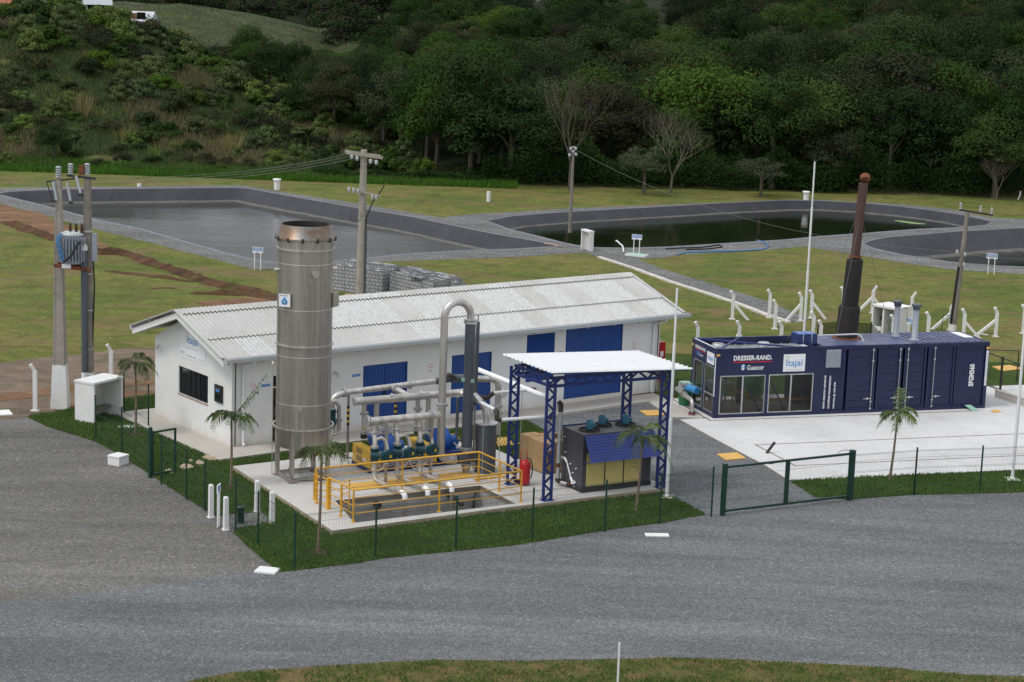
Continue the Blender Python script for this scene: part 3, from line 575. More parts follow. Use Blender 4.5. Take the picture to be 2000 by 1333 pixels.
def crown(seed, rx, rz, z0, nl, nleaf, leaf, flat=1.0, lobe=0.30, gap=0.16):
    """a crown of many leafy lobes sitting on an uneven dome, leaves lying on the lobe shells"""
    rg = np.random.default_rng(seed); Ps = []; Ns = []; big = [(rg.uniform(0, 6.28), rg.uniform(.1, .9), rg.uniform(.8, 1.15)) for _ in range(6)]
    for i in range(nl):
        th = rg.uniform(0, 2 * np.pi); cz = rg.uniform(-0.55, 1); ph = np.arccos(cz); rr = rg.uniform(0.62, 0.86) if i > nl * .2 else rg.uniform(.1, .5)
        for (bt, bz, bs) in big: rr *= 1 + (bs - 1) * np.exp(-((np.cos(th - bt) - 1) ** 2 * 4 + (cz - bz) ** 2 * 4))
        c = np.array([np.cos(th) * np.sin(ph) * rx * rr, np.sin(th) * np.sin(ph) * rx * rr, z0 + rz * (cz * rr * flat)])
        lr = rx * lobe * rg.uniform(0.65, 1.3); m = int(nleaf / nl * rg.uniform(0.8, 1.2))
        d = rg.normal(size=(m, 3)); d[:, 2] = np.abs(d[:, 2]) * 0.9 - 0.45 * rg.uniform(0, 1, m); d /= np.linalg.norm(d, axis=1, keepdims=True)
        r_ = lr * (1 - gap * rg.uniform(0, 1, m) ** 1.5) * (1 + 0.14 * np.sin(d[:, 0] * 9 + i) * np.sin(d[:, 1] * 8 + 2 * i))
        p = c + d * r_[:, None] * np.array([1, 1, 0.85]); Ps.append(p); Ns.append(d + rg.normal(size=(m, 3)) * 0.30 + np.array([0, 0, 0.25]))
    P = np.concatenate(Ps); N = np.concatenate(Ns); P[:, 2] = np.maximum(P[:, 2], 0.2); V, F = leaves(P, N, leaf, rg, .7); return V, F
def trunk_mb(h, r, seed, branches=4, spread=1.5, lean=0.05):
    rg = random.Random(seed); mb = MB(); top = Vector((rg.uniform(-lean, lean) * h, rg.uniform(-lean, lean) * h, h)); pts = [Vector((0, 0, -0.3)), Vector((0, 0, 0.15 * h)) + Vector((rg.uniform(-.03, .03) * h, 0, 0)), top * 0.6, top]
    mb.tube(pts, [r * 1.35, r, r * 0.75, r * 0.4], 7)
    for i in range(branches):
        a = rg.uniform(0, 6.28); z = h * rg.uniform(0.5, 0.85); b_ = Vector((0, 0, z)); e = b_ + Vector((math.cos(a) * spread, math.sin(a) * spread, h * 0.35)); mb.tube([b_, b_.lerp(e, .5) + Vector((0, 0, .1 * h)), e], [r * .5, r * .32, r * .12], 5)
    return mb
SPEC = {  # kind: (leaf material, crown shape)
 'round': ('leaf_dark', dict(rx=3.6, rz=3.6, z0=3.7, nl=60, nleaf=13000, leaf=0.085)),
 'broad': ('leaf_bright', dict(rx=4.2, rz=2.9, z0=4.4, nl=60, nleaf=14000, leaf=0.085, flat=0.85)),
 'mid': ('leaf_mid', dict(rx=3.3, rz=3.3, z0=3.7, nl=48, nleaf=12000, leaf=0.085)),
 'grey': ('leaf_grey', dict(rx=3.1, rz=3.1, z0=3.8, nl=40, nleaf=9000, leaf=0.08, gap=0.4)),
 'pale': ('leaf_pale', dict(rx=2.9, rz=2.4, z0=4.0, nl=34, nleaf=5200, leaf=0.08, gap=0.5, lobe=.26)),
 'brown': ('leaf_brown', dict(rx=3.5, rz=3.3, z0=3.8, nl=50, nleaf=11500, leaf=0.08, gap=0.3)),
 'dome': ('leaf_mid', dict(rx=2.6, rz=3.1, z0=4.2, nl=34, nleaf=9000, leaf=0.08, lobe=0.34)),
 'deep': ('leaf_dark', dict(rx=3.0, rz=3.5, z0=3.9, nl=42, nleaf=11000, leaf=0.085)),
}
CR = {}; TRK = {}
for i, (k, (lm, a)) in enumerate(SPEC.items()):
    for v in range(2):
        V, F = crown(100 + i * 7 + v, **a); CR[k, v] = mesh_np('crown', V, F, [lm])
for v in range(3):
    t_ = trunk_mb(4.2, 0.17, 50 + v, 5, 1.5); me = bpy.data.meshes.new('trunk'); me.from_pydata(t_.v, [], t_.f); me.materials.append(MT('bark')); TRK[v] = me
def merged(k, v):
    c = CR[k, v]; t_ = TRK[v % 2]; nv = len(c.vertices); V = np.empty(nv * 3, np.float32); c.vertices.foreach_get('co', V)
    Vt = [tuple(x.co) for x in t_.vertices]; me = bpy.data.meshes.new('broadleaf_tree'); F = [tuple(p.vertices) for p in c.polygons]; nf = len(F); F += [tuple(i + nv for i in p.vertices) for p in t_.polygons]
    me.from_pydata([tuple(x) for x in V.reshape(-1, 3)] + Vt, [], F); me.materials.append(c.materials[0]); me.materials.append(MT('bark'))
    me.polygons.foreach_set('material_index', [0] * nf + [1] * (len(F) - nf)); me.update(); return me
MG = {}
WORDS = {'round': 'dark green round-crowned tree', 'broad': 'bright green broad flat-topped tree', 'mid': 'mid green bushy tree', 'grey': 'thin grey-green tree', 'brown': 'brownish green tree', 'dome': 'small domed green tree', 'deep': 'deep green upright tree'}
def tree(name, k, v, x, y, s, label, group=None, parts=True, z=None, sz=1.0, ts=1.0):
    z = hill_z(x, y) if z is None else z
    if parts:
        r = thing(name, label, 'tree', (x, y, z), rnd.uniform(0, 6.28), group); r.scale = (s, s, s * sz)
        c = bpy.data.objects.new('crown', CR[k, v]); C.objects.link(c); c.parent = r
        t_ = bpy.data.objects.new('trunk', TRK[v]); C.objects.link(t_); t_.parent = r; t_.scale = (ts, ts, 1)
        return r
    if (k, v) not in MG: MG[k, v] = merged(k, v)
    o = bpy.data.objects.new(name, MG[k, v]); C.objects.link(o); o.location = (x, y, z); o.rotation_euler = (0, 0, rnd.uniform(0, 6.28)); o.scale = (s, s, s * sz)
    return tag(o, label, 'tree', group)
# named trees along the edge of the wood
def gh(px, py): p = G(px, py); return p.x, p.y
x, y = gh(997, 368); tree('broadleaf_tree', 'round', 0, x, y + 4.5, 1.55, 'biggest dark green round tree at the wood edge, behind the plain white marker post', sz=0.72, z=0.1)
x, y = gh(1485, 385); tree('broadleaf_tree', 'pale', 0, x, y, 0.80, 'small dull green tree with thin straight trunk left of the tall white pole', sz=0.68, z=0)
x, y = gh(1258, 380); tree('broadleaf_tree', 'pale', 1, x, y, 0.82, 'pale grey-green tree with slim forked trunk just left of the big bare tree', sz=0.78, z=0)
x, y = gh(70, 338); tree('broadleaf_tree', 'round', 1, x, 163, 0.42, 'small lone dark tree low on the scrubby mound at the far left', sz=1.0)
bigs = [(845, 355, 'mid', 1.25, 'bushy mid green tree left of the biggest dark round tree'), (1185, 368, 'brown', 1.3, 'dull tree behind the thin utility pole and bare tree'), (1400, 372, 'broad', 1.6, 'broadest bright-topped tree, above the pond right of the big bare tree'), (1590, 376, 'broad', 1.45, 'wide bright green crown directly behind the white flagpole top'), (1750, 378, 'brown', 1.75, 'large brownish crown just right of the rusty exhaust stack'), (1870, 380, 'mid', 1.3, 'mid green tree right of the brownish crown above the third pond')]
for px, py, k, s, lb in bigs:
    x, y = gh(px, py); tree('broadleaf_tree', k, 0, x, y + 7, s, lb, sz=0.92)
# the wood on the slope
placed = []
def free(x, y, d): return all((x - a) ** 2 + (y - b_) ** 2 > d * d for a, b_ in placed)
kinds = ['round', 'mid', 'deep', 'grey', 'brown', 'dome', 'broad', 'deep', 'mid', 'round']
def onscreen(x, y, z, m=60):
    q = Vector((x, y, z - CAM_H)); d = q.dot(_fw); return -m < 1000 + CAM_F * q.dot(_X) / d < 2000 + m, 666.5 - CAM_F * q.dot(_Y) / d
def open_view(x, y, z):     # keep the view up to the far meadow free of near crowns
    q = Vector((x, y, z - CAM_H)); d = q.dot(_fw); px = 1000 + CAM_F * q.dot(_X) / d; py = 666.5 - CAM_F * q.dot(_Y) / d
    L = ((-100, -80), (300, -30), (380, 2), (440, 34), (500, 60), (560, 86), (640, 98), (690, 92), (730, 60), (780, -80))
    if px > 780: return True
    for (a, c), (b_, d_) in zip(L[:-1], L[1:]):
        if a <= px <= b_: return py > c + (d_ - c) * (px - a) / (b_ - a)
    return True
W_ = []
for band, (ya, yb, dmin, smin, smax, lim) in enumerate(((164, 182, 4.4, 1.0, 1.45, 58), (182, 208, 4.8, 0.95, 1.35, 70), (208, 250, 5.2, 0.75, 1.15, 108), (250, 286, 6.3, 0.9, 1.25, 30))):
    got = 0; t_ = 0
    while got < lim and t_ < 6000:
        t_ += 1; y = rnd.uniform(ya, yb); x = rnd.uniform(-0.30 * y, 0.30 * y)
        edge = -5 - 26 * sst(164, 215, y)
        if x < edge and y < 330: continue
        if not free(x, y, dmin): continue
        s = rnd.uniform(smin, smax); zz = hill_z(x, y); ok, py = onscreen(x, y, zz + 7 * s)
        if not ok or py < -150 or not open_view(x, y, zz + 7 * s): continue
        placed.append((x, y)); got += 1; k = rnd.choice(kinds); W_.append((band, x, y, s, k, py))
for band, x, y, s, k, py in W_:
    side = 'left' if x < -12 else ('centre' if x < 14 else 'right'); ht = 'edge' if band == 0 else ('lower slope' if band == 1 else ('middle slope' if band == 2 else 'top'))
    tree('broadleaf_tree', k, rnd.randint(0, 1), x, y, s, f"{WORDS[k]} in the {side} part of the wood, on its {ht}", f"{WORDS[k]}s of the wood, {side} {ht}", parts=band == 0, sz=rnd.uniform(0.8, 1.1))
# dark leaves put in to stand for the shadow below the edge trees
def undergrowth():
    rg = np.random.default_rng(5); P = []
    while len(P) < 62000:
        x = rg.uniform(-17, 52); e = 160.2 + max(0, x) * 0.10 + 1.6 * noise.noise(Vector((x * .25, 0, 2))); y = e + abs(rg.normal()) * 2.6
        top = (0.6 if x < -3 else 2.0) + (0.8 if x < -3 else 2.6) * (noise.noise(Vector((x * .33, y * .2, 4))) + .35); P.append((x, y, hill_z(x, y) + max(.1, top) * rg.uniform(0, 1) ** .7))
    N = rg.normal(size=(len(P), 3)) * .7 + np.array([0, -0.5, 0.7]); V, F = leaves(np.array(P), N, 0.085, rg, .7); return V, F
V, F = undergrowth(); o = bpy.data.objects.new('undergrowth', mesh_np('undergrowth', V, F, ['leaf_dark'])); C.objects.link(o); tag(o, 'dark green leaves put in for the shadow below the first trees of the wood', 'undergrowth', kind='stuff')
# valley trees behind the scrubby mound and far wood behind the meadow
got = 0
while got < 62:
    y = rnd.uniform(232, 285); x = rnd.uniform(-0.27 * y, -0.085 * y)
    if not free(x, y, 4.0): got += 0.02; continue
    if not open_view(x, y, hill_z(x, y) + 5.5): got += 0.02; continue
    placed.append((x, y)); got += 1; k = rnd.choice(['deep', 'round', 'mid', 'dome', 'grey'])
    tree('broadleaf_tree', k, rnd.randint(0, 1), x, y, rnd.uniform(0.6, 1.0), f"{WORDS[k]} in the valley behind the scrubby mound", f"{WORDS[k]}s in the valley behind the mound", parts=False, sz=0.85)
# the wood far behind the meadow reads as one mass
got = 0; FV = []; FF = []; nv = 0; FC = [crown(500 + i, 3.2, 3.0, 3.6, 26, 2600, 0.17) for i in range(4)]; rgf = np.random.default_rng(9)
while got < 96:
    if got % 3 < 1: y = rnd.uniform(300, 400); x = rnd.uniform(-0.098 * y, -0.03 * y)
    else: y = rnd.uniform(404, 480); x = rnd.uniform(-0.24 * y, 0.0 * y)
    if not free(x, y, 6.0): got += 0.02; continue
    placed.append((x, y)); got += 1; V, F = FC[rnd.randint(0, 3)]; sc_ = rnd.uniform(1.1, 1.8); a_ = rnd.uniform(0, 6.28); ca, sa = math.cos(a_) * sc_, math.sin(a_) * sc_
    FV.append(np.stack([V[:, 0] * ca - V[:, 1] * sa + x, V[:, 0] * sa + V[:, 1] * ca + y, V[:, 2] * sc_ * .8 + hill_z(x, y)], 1)); FF.append(F + nv); nv += len(V)
me = mesh_np('far_wood', np.concatenate(FV), np.concatenate(FF), ['leaf_mid', 'leaf_dark', 'leaf_grey'], np.repeat(rgf.integers(0, 3, len(FF)), [len(f) for f in FF]))
o = bpy.data.objects.new('far_wood', me); C.objects.link(o); tag(o, 'far dark wood closing the view behind the pale meadow hill', 'wood', kind='stuff')
# bare trees
def bare_tree(px, py, h, label, seed, spread=0.62, mat='bark_pale', tilt=0, depth=7, first=.2):
    x, y = gh(px, py); rg = random.Random(seed); r = thing('bare_tree', label, 'tree', (x, y, 0 if y < 162 else hill_z(x, y))); tr = MB(); br = MB()
    def grow(p, d, L, rad, k, thick):
        q = p + d * L; mid = p.lerp(q, .5) + Vector((rg.uniform(-1, 1), rg.uniform(-1, 1), rg.uniform(-.3, .6))) * L * 0.07; (tr if k == 0 else br).tube([p, mid, q], [rad, rad * .86, rad * .72], 6 if k < 2 else 4, caps=False)
        if k >= depth: return
        n = 4 if k == 0 else (3 if k in (1, 3) else 2); a0 = rg.uniform(0, 6.28)
        for i in range(n):
            a = a0 + i * 6.28 / n + rg.uniform(-.5, .5); ax = Vector((math.cos(a), math.sin(a), rg.uniform(-.1, .2))); nd_ = (d + ax * spread * rg.uniform(.6, 1.25) * (1.0 if k else 1.1) + Vector((0, 0, 0.16))).normalized()
            grow(q, nd_, L * rg.uniform(.66, .92) * (1.15 if k == 0 else 1), rad * rg.uniform(.50, .72), k + 1, thick)
    grow(Vector((0, 0, -.1)), Vector((tilt, 0, 1)).normalized(), h * first, h * 0.017, 0, 1)
    tr.build('trunk', mat, r); br.build('crown', mat, r); return r
bare_tree(1311, 379, 7.4, 'big leafless tree with wide pale branches in front of the wood above the middle pond', 3, 0.62)
bare_tree(1112, 373, 6.6, 'tall leafless tree with a straight trunk behind the thin utility pole', 11, 0.45, 'bark', first=.34, depth=6)
r = bare_tree(1947, 391, 4.6, 'half bare yellowish tree standing alone at the far right wood edge', 8, 0.6)
V, F = crown(77, 1.5, 1.5, 3.6, 7, 500, 0.10, gap=0.8); c = bpy.data.objects.new('foliage', mesh_np('foliage', V, F, ['leaf_yellow'])); C.objects.link(c); c.parent = r
bare_tree(655, 232, 5.4, 'slim leafless tree with white trunk in the valley left of the wood', 19, 0.35, depth=5)
# shrubs of the scrubby mound
BU = []
for i, (mt_, a) in enumerate((('scrub', dict(rx=1.3, rz=1.0, z0=0.35, nl=16, nleaf=2400, leaf=0.075)), ('leaf_mid', dict(rx=1.2, rz=1.05, z0=0.4, nl=14, nleaf=2400, leaf=0.075)), ('leaf_brown', dict(rx=1.5, rz=0.8, z0=0.3, nl=16, nleaf=2200, leaf=0.07, gap=.5)), ('leaf_bright', dict(rx=1.2, rz=0.9, z0=0.4, nl=14, nleaf=2400, leaf=0.075)))):
    V, F = crown(300 + i, **a); BU.append((mesh_np('shrub', V, F, [mt_]), ('olive green', 'mid green', 'brownish', 'bright green')[i]))
sp = []; n = 0; t_ = 0
while n < 270 and t_ < 16000:
    t_ += 1; y = rnd.uniform(160, 224); x = rnd.uniform(-0.275 * y, -0.055 * y)
    if any((x - a) ** 2 + (y - b_) ** 2 < 1.7 ** 2 for a, b_ in sp): continue
    f = (y - 158) / 60; 
    if rnd.random() > 0.30 + f: continue
    sp.append((x, y)); n += 1; i = rnd.choice([0, 0, 1, 2, 2, 0, 1, 3]) if f < .5 else rnd.choice([0, 1, 1, 3, 0, 2]); me, w = BU[i]; s = rnd.uniform(0.7, 1.35) * (0.75 + 0.85 * f)
    o = bpy.data.objects.new('shrub', me); C.objects.link(o); o.location = (x, y, hill_z(x, y)); o.rotation_euler = (0, 0, rnd.uniform(0, 6.28)); o.scale = (s, s, s * rnd.uniform(.7, 1.2))
    pos = ('foot' if f < .33 else 'middle' if f < .66 else 'crest'); tag(o, f"{w} shrub on the {pos} of the scrubby mound at the left", 'shrub', f"{w} shrubs on the {pos} of the mound")
for i, (px, py, s_, lb) in enumerate(((725, 352, 1.5, 'big leafy shrub at the wood foot directly right of the thick pole'), (775, 355, 1.7, 'tallest leafy shrub in the clump at the wood foot, right of the thick pole'), (820, 358, 1.25, 'rounded leafy shrub at the right end of the clump at the wood foot'), (690, 350, 1.2, 'leafy shrub at the wood foot behind the thick pole'))):
    x, y = gh(px, py); o = bpy.data.objects.new('shrub', BU[1][0] if i != 2 else BU[3][0]); C.objects.link(o); o.location = (x, y + 2.5, hill_z(x, y + 2.5)); o.scale = (s_, s_, s_ * 1.25); tag(o, lb, 'shrub')
# meadow bushes, low
def blades(name, regionf, n, h, w, mat, label, seed, clump=1):
    rg = np.random.default_rng(seed); P = []
    while len(P) < n:
        p = regionf(rg)
        if p is not None: P.append(p)
    P = np.array(P); hh = h * rg.uniform(.5, 1.3, n); a = rg.uniform(0, 2 * np.pi, n); ww = w * rg.uniform(.6, 1.4, n); ln = rg.normal(size=(n, 2)) * 0.22 * hh[:, None]
    L = np.stack([np.cos(a), np.sin(a), np.zeros(n)], 1) * ww[:, None] / 2; tip = P + np.stack([ln[:, 0], ln[:, 1], hh], 1)
    mid = (P + tip) / 2 + np.array([0, 0, .05]); V = np.stack([P - L, P + L, mid + L * .8, tip, mid - L * .8], 1).reshape(-1, 3); i = np.arange(n) * 5
    F = np.stack([i, i + 1, i + 2, i + 3, i + 4], 1); o = bpy.data.objects.new(name, mesh_np(name, V, F, [mat])); C.objects.link(o); return tag(o, label, name.replace('_', ' '), kind='stuff')
def reg_mound(rg):
    y = rg.uniform(159, 216); x = rg.uniform(-0.28 * y, -0.05 * y)
    if noise.noise(Vector((x * .16, y * .12, 3))) < -0.45: return None
    return (x, y, hill_z(x, y) - .05)
blades('tall_grass', reg_mound, 90000, 0.55, 0.075, 'tall_grass', 'tall rough grass covering the mound between its shrubs', 61)
def reg_dry(rg):
    y = rg.uniform(160, 210); x = rg.uniform(-0.28 * y, -0.07 * y)
    if noise.noise(Vector((x * .10 + 5, y * .06, 8))) < 0.16: return None
    return (x, y, hill_z(x, y) - .05)
blades('dry_grass', reg_dry, 26000, 0.70, 0.055, 'dry_grass', 'straw coloured dry grass in patches on the mound', 62)
def reg_foot(rg):
    y = rg.uniform(157.5, 162.5); x = rg.uniform(-46, 0)
    return (x, y, max(0, hill_z(x, y)) - .05)
blades('reed_grass', reg_foot, 22000, 0.50, 0.06, 'green_grass', 'fresh green tall grass along the foot of the mound and wood', 63)
def reg_meadow(rg):
    y = rg.uniform(285, 385); x = rg.uniform(-0.27 * y, -0.06 * y); return (x, y, hill_z(x, y) - .05)
blades('meadow_grass', reg_meadow, 9000, 0.22, 0.10, 'meadow_blade', 'short grass on the pale meadow hill far behind', 64)
# clumps of cane and banana plants
def cane(px, py, d, h, label, n=60, mat='dry_grass'):
    q = ray(px, py); x = q.x / q.y * d; z = hill_z(x, d); rg = random.Random(px); mb = MB()
    for i in range(n):
        a = rg.uniform(0, 6.28); r_ = rg.uniform(0, .9); b_ = Vector((math.cos(a) * r_, math.sin(a) * r_, 0)); t_ = b_ * 1.6 + Vector((0, 0, h * rg.uniform(.6, 1.1))); s_ = Vector((math.sin(a), -math.cos(a), 0)) * .05; mb.add([b_ - s_, b_ + s_, t_ + b_ * .3], [(0, 1, 2)])
    o = mb.build('cane_clump', mat, None, (x, d, z)); return tag(o, label, 'cane clump')
cane(160, 180, 176, 2.6, 'tallest straw coloured cane clump, upper left on the mound', 140)
cane(450, 200, 172, 2.0, 'reddish straw cane clump on the right shoulder of the mound', 90)
cane(245, 210, 172, 1.8, 'thin dry cane clump in the middle of the mound', 60)
cane(300, 260, 166, 1.3, 'low green-tipped cane clump low on the mound', 60, 'tall_grass')
def banana(px, d, h, label):
    q = ray(px, 200); x = q.x / q.y * d; r = thing('banana_plant', label, 'banana plant', (x, d, hill_z(x, d))); rg = random.Random(px); st = MB().tube([(0, 0, -.1), (0.05, 0, h * .5)], [.16, .09], 8); st.build('stem', 'leaf_mid', r)
    for i in range(8):
        a = i * 0.8 + rg.uniform(-.2, .2); d_ = Vector((math.cos(a), math.sin(a), 0)); s_ = Vector((-d_.y, d_.x, 0)); L = h * rg.uniform(.45, .65); mb = MB(); vs = []
        for j in range(7): t_ = j / 6; c = Vector((0, 0, h * .48)) + d_ * L * t_ * .75 + Vector((0, 0, 1)) * (L * (1.05 * t_ - .75 * t_ * t_)); w_ = .24 * math.sin(math.pi * min(1, t_ * .9 + .08)) ** .6; vs += [c - s_ * w_ - Vector((0, 0, w_ * .3)), c, c + s_ * w_ - Vector((0, 0, w_ * .3))]
        mb.add(vs, [(j * 3 + k, j * 3 + k + 1, j * 3 + k + 4, j * 3 + k + 3) for j in range(6) for k in range(2)]); mb.build('leaf', 'leaf_bright', r)
banana(603, 176, 3.4, 'larger banana plant with upright pale leaves at the right foot of the mound')
banana(585, 178, 2.2, 'smaller banana plant crouching left of the larger one')
# houses on the far slope
def house(px, d, w, l, h, label, roof='roof_tile_red', wall='plaster_pale', py=None, dz=0):
    q = ray(px, 0 if py is None else py); x = q.x / q.y * d; z = hill_z(x, d) + dz if py is None else CAM_H + q.z / q.y * d - h - 1.1; r = thing('house', label, 'house', (x, d, z), R(rnd.uniform(-20, 20)))
    MB().box(-w / 2, w / 2, -l / 2, l / 2, -1.5, h).build('wall', wall, r)
    mb = MB(); e = .3; mb.add([(-w / 2 - e, -l / 2 - e, h), (w / 2 + e, -l / 2 - e, h), (w / 2 + e, l / 2 + e, h), (-w / 2 - e, l / 2 + e, h), (-w / 2 - e, 0, h + 1.1), (w / 2 + e, 0, h + 1.1)], [(0, 1, 5, 4), (2, 3, 4, 5), (0, 4, 3), (1, 2, 5), (3, 2, 1, 0)]); mb.build('roof', roof, r)
    for s_ in (-.25, .25): MB().box(w * s_ - .5, w * s_ + .5, -l / 2 - .03, -l / 2 + .02, 1.0, 2.0).build('window', 'window_glass', r)
    MB().box(-.4, .4, -l / 2 - .04, -l / 2 + .02, -.2, 1.9).build('door', 'earth_wall', r)
house(190, 222, 2.6, 2.6, 1.9, 'pale house with a grey roof at the upper left edge of the mound', 'porcelain', py=-10)
house(268, 223, 3.6, 2.2, 1.0, 'white walled house behind bushes, second from the left', 'gutter_metal', wall='plaster_pale', py=22)
house(28, 216, 3.6, 3.0, 2.0, 'small reddish brick house at the far upper left', wall='earth_wall', py=-10)
for i, (px, d, s_) in enumerate(((170, 214, 1.3), (215, 213, 1.1), (240, 214, 1.2), (285, 213, 1.3), (320, 214, 1.4))):
    q = ray(px, 10); x = q.x / q.y * d; o = bpy.data.objects.new('shrub', BU[(1, 0, 1, 2, 1)[i]][0]); C.objects.link(o); o.location = (x, d, hill_z(x, d)); o.scale = (s_, s_, s_ * 1.3); tag(o, ('leftmost', 'second', 'middle', 'fourth', 'rightmost')[i] + ' of the bushes screening the houses at the upper left', 'shrub')
# ---------------------------------------------------------------- young palms
def frond(mb, base_, az, L, rise, droop, rg, nl=17, ll=0.38):
    d = Vector((math.cos(az), math.sin(az), 0)); s_ = Vector((-d.y, d.x, 0)); pts = [base_ + d * (L * t_ * (1 - .15 * t_)) + Vector((0, 0, L * (rise * t_ - droop * t_ * t_))) for t_ in [i / 7 for i in range(8)]]
    mb.tube(pts, [.016, .014, .012, .010, .008, .007, .005, .003], 4, caps=False)
    for i in range(nl):
        t_ = 0.14 + 0.86 * i / nl; f = t_ * 7; k = min(6, int(f)); p = pts[k].lerp(pts[k + 1], f - k); fw = (pts[k + 1] - pts[k]).normalized(); l_ = ll * (1 - .55 * abs(t_ - .45) * 1.6) * rg.uniform(.8, 1.15)
        for sd_ in (-1, 1):
            o_ = (s_ * sd_ * rg.uniform(.6, .9) + fw * .55 + Vector((0, 0, rg.uniform(-.55, -.05)))).normalized(); w_ = fw * .015; e = p + o_ * l_; m_ = p + o_ * l_ * .55 + Vector((0, 0, .04)); e = e - Vector((0, 0, l_ * .28)); mb.add([p - w_, p + w_, m_ + w_ * 1.1, e, m_ - w_ * 1.1], [(0, 1, 2, 3, 4)])
def palm(px, py, htrunk, L, nf, seed, label, bed=True, az0=0.0, lean=(0, 0), extra=()):
    x, y = gh(px, py); z = 0.02; r = thing('young_palm', label, 'palm tree', (x, y, z), group='young palms planted in the lawns'); rg = random.Random(seed)
    top = Vector((lean[0], lean[1], htrunk)); MB().tube([(0, 0, -.05), top * .5 + Vector((0.015, 0, 0)), top], [.052, .042, .030], 8).build('trunk', 'palm_trunk', r)
    MB().tube([top - Vector((0, 0, .12)), top + Vector((0, 0, .18)), top + Vector((0, 0, .34))], [.036, .034, .012], 7).build('crownshaft', 'palm_leaf', r)
    for i in range(nf):
        fm = MB(); frond(fm, top + Vector((0, 0, .20 + .1 * rg.random())), az0 + i * 2 * math.pi / nf + rg.uniform(-.25, .25), L * rg.uniform(.8, 1.1), rg.uniform(.45, 1.15), rg.uniform(.75, 1.35), rg); fm.build('frond', 'palm_leaf', r)
    for az, L2, rise, droop in extra: fm = MB(); frond(fm, top + Vector((0, 0, .25)), az, L2, rise, droop, rg, 14); fm.build('frond', 'palm_leaf', r)
    if bed:
        b_ = MB(); vs = [(0, 0, .06)]; m = 18
        for k in range(m): a = 2 * math.pi * k / m; rr = .42 * rg.uniform(.85, 1.1); vs.append((math.cos(a) * rr, math.sin(a) * rr, .005))
        b_.add(vs, [(0, 1 + k, 1 + (k + 1) % m) for k in range(m)], True); o = b_.build('mulch_bed', 'mulch', None, (x, y, z)); tag(o, 'ring of dark bark mulch under the ' + bed, 'mulch bed', 'mulch rings under the palms')
    return r
palm(265, 850, 2.35, .95, 8, 1, 'young palm beside the white meter box and left fence', 'palm beside the meter box', az0=.3)
palm(451, 955, 2.1, 1.0, 8, 2, 'young palm with one tall upright spear leaf, in front of the white building corner', 'palm by the building corner', az0=.9, extra=((-.1, 1.35, 1.3, .15), (0.0, 1.0, 1.25, .3)))
palm(621, 1080, 2.75, 1.05, 8, 3, 'nearest young palm, in front of the pit railing corner', 'palm at the front of the pit', az0=.2, lean=(.06, 0))
palm(1242, 1000, 2.2, 1.2, 8, 4, 'young palm with wide drooping fronds in front of the chiller', None or '', az0=.4, lean=(.10, 0))
palm(1737, 942, 2.15, 0.85, 7, 5, 'young palm in front of the container, right of the gate', '', az0=.1, lean=(.12, 0), extra=((1.3, 1.1, 1.0, .3),))
# lawn blades so the turf edges are not cut clean
def in_poly(p, poly):
    c = False; j = len(poly) - 1
    for i in range(len(poly)):
        xi, yi = poly[i][0], poly[i][1]; xj, yj = poly[j][0], poly[j][1]
        if (yi > p[1]) != (yj > p[1]) and p[0] < (xj - xi) * (p[1] - yi) / (yj - yi) + xi: c = not c
        j = i
    return c
LN2 = gp([(1541, 941), (1590, 972), (1653, 977), (1785, 968), (2000, 963), (2050, 961), (2050, 918), (2000, 921), (1700, 932)])
BED = gp([(400, 1000), (422, 1010), (484, 1004), (508, 1002), (528, 1018), (508, 1026), (463, 1035), (454, 1042), (425, 1020)])
def reg_lawn(rg):
    x = rg.uniform(-18, 19); y = rg.uniform(53, 76); p = (x, y)
    if in_poly(p, LN2): return (x, y, .015)
    if in_poly(p, LAWNP) and not in_poly(p, SLAB) and not in_poly(p, SW) and not in_poly(p, BED): return (x, y, .015)
    return None
blades('lawn_turf', reg_lawn, 60000, 0.07, 0.035, 'blade', 'short mown turf of the lawns around the slabs', 65)
VG = gp([(375, 1331), (450, 1317), (585, 1307), (720, 1299), (850, 1292), (1000, 1294), (1150, 1292), (1300, 1288), (1450, 1292), (1600, 1299), (1750, 1308), (1900, 1321), (2000, 1326), (2100, 1500), (200, 1500)])
def reg_verge(rg):
    y = rg.uniform(44, 48.5); x = rg.uniform(-10, 14)
    if not in_poly((x, y), VG) or rg.uniform(-.6, .5) > noise.noise(Vector((x * 1.3, y * 1.6, 1))): return None
    return (x, y, .015)
blades('verge_grass', reg_verge, 9000, 0.05, 0.026, 'tall_grass', 'patchy grass on the near verge of the road', 66)
# ================================================================ lettering
def lettering(txt, o, r, u, w, h, mat, parent, name='lettering', bold=0.0, shear=0.0, eps=0.004):
    """raised letters fitted to w x h metres, lower left corner o, reading along r, upright u"""
    cu_ = bpy.data.curves.new('letters', 'FONT'); cu_.body = txt; cu_.size = 1; cu_.offset = bold; cu_.shear = shear; cu_.extrude = 0; cu_.resolution_u = 3; cu_.space_character = 1.0 + bold * 1.2
    ob = bpy.data.objects.new('letters', cu_); C.objects.link(ob); dg = bpy.context.evaluated_depsgraph_get(); dg.update(); me = bpy.data.meshes.new_from_object(ob.evaluated_get(dg)); bpy.data.objects.remove(ob)
    V = [v.co.copy() for v in me.vertices]; x0 = min(v.x for v in V); x1 = max(v.x for v in V); y0 = min(v.y for v in V); y1 = max(v.y for v in V)
    o = Vector(o); r = Vector(r); u = Vector(u); n = r.cross(u); 
    for v in me.vertices: c = v.co.copy(); v.co = o + r * ((c.x - x0) / (x1 - x0) * w) + u * ((c.y - y0) / (y1 - y0) * h) + n * eps
    me.materials.clear(); me.materials.append(MT(mat)); ob = bpy.data.objects.new(name, me); C.objects.link(ob); ob.parent = parent; return ob
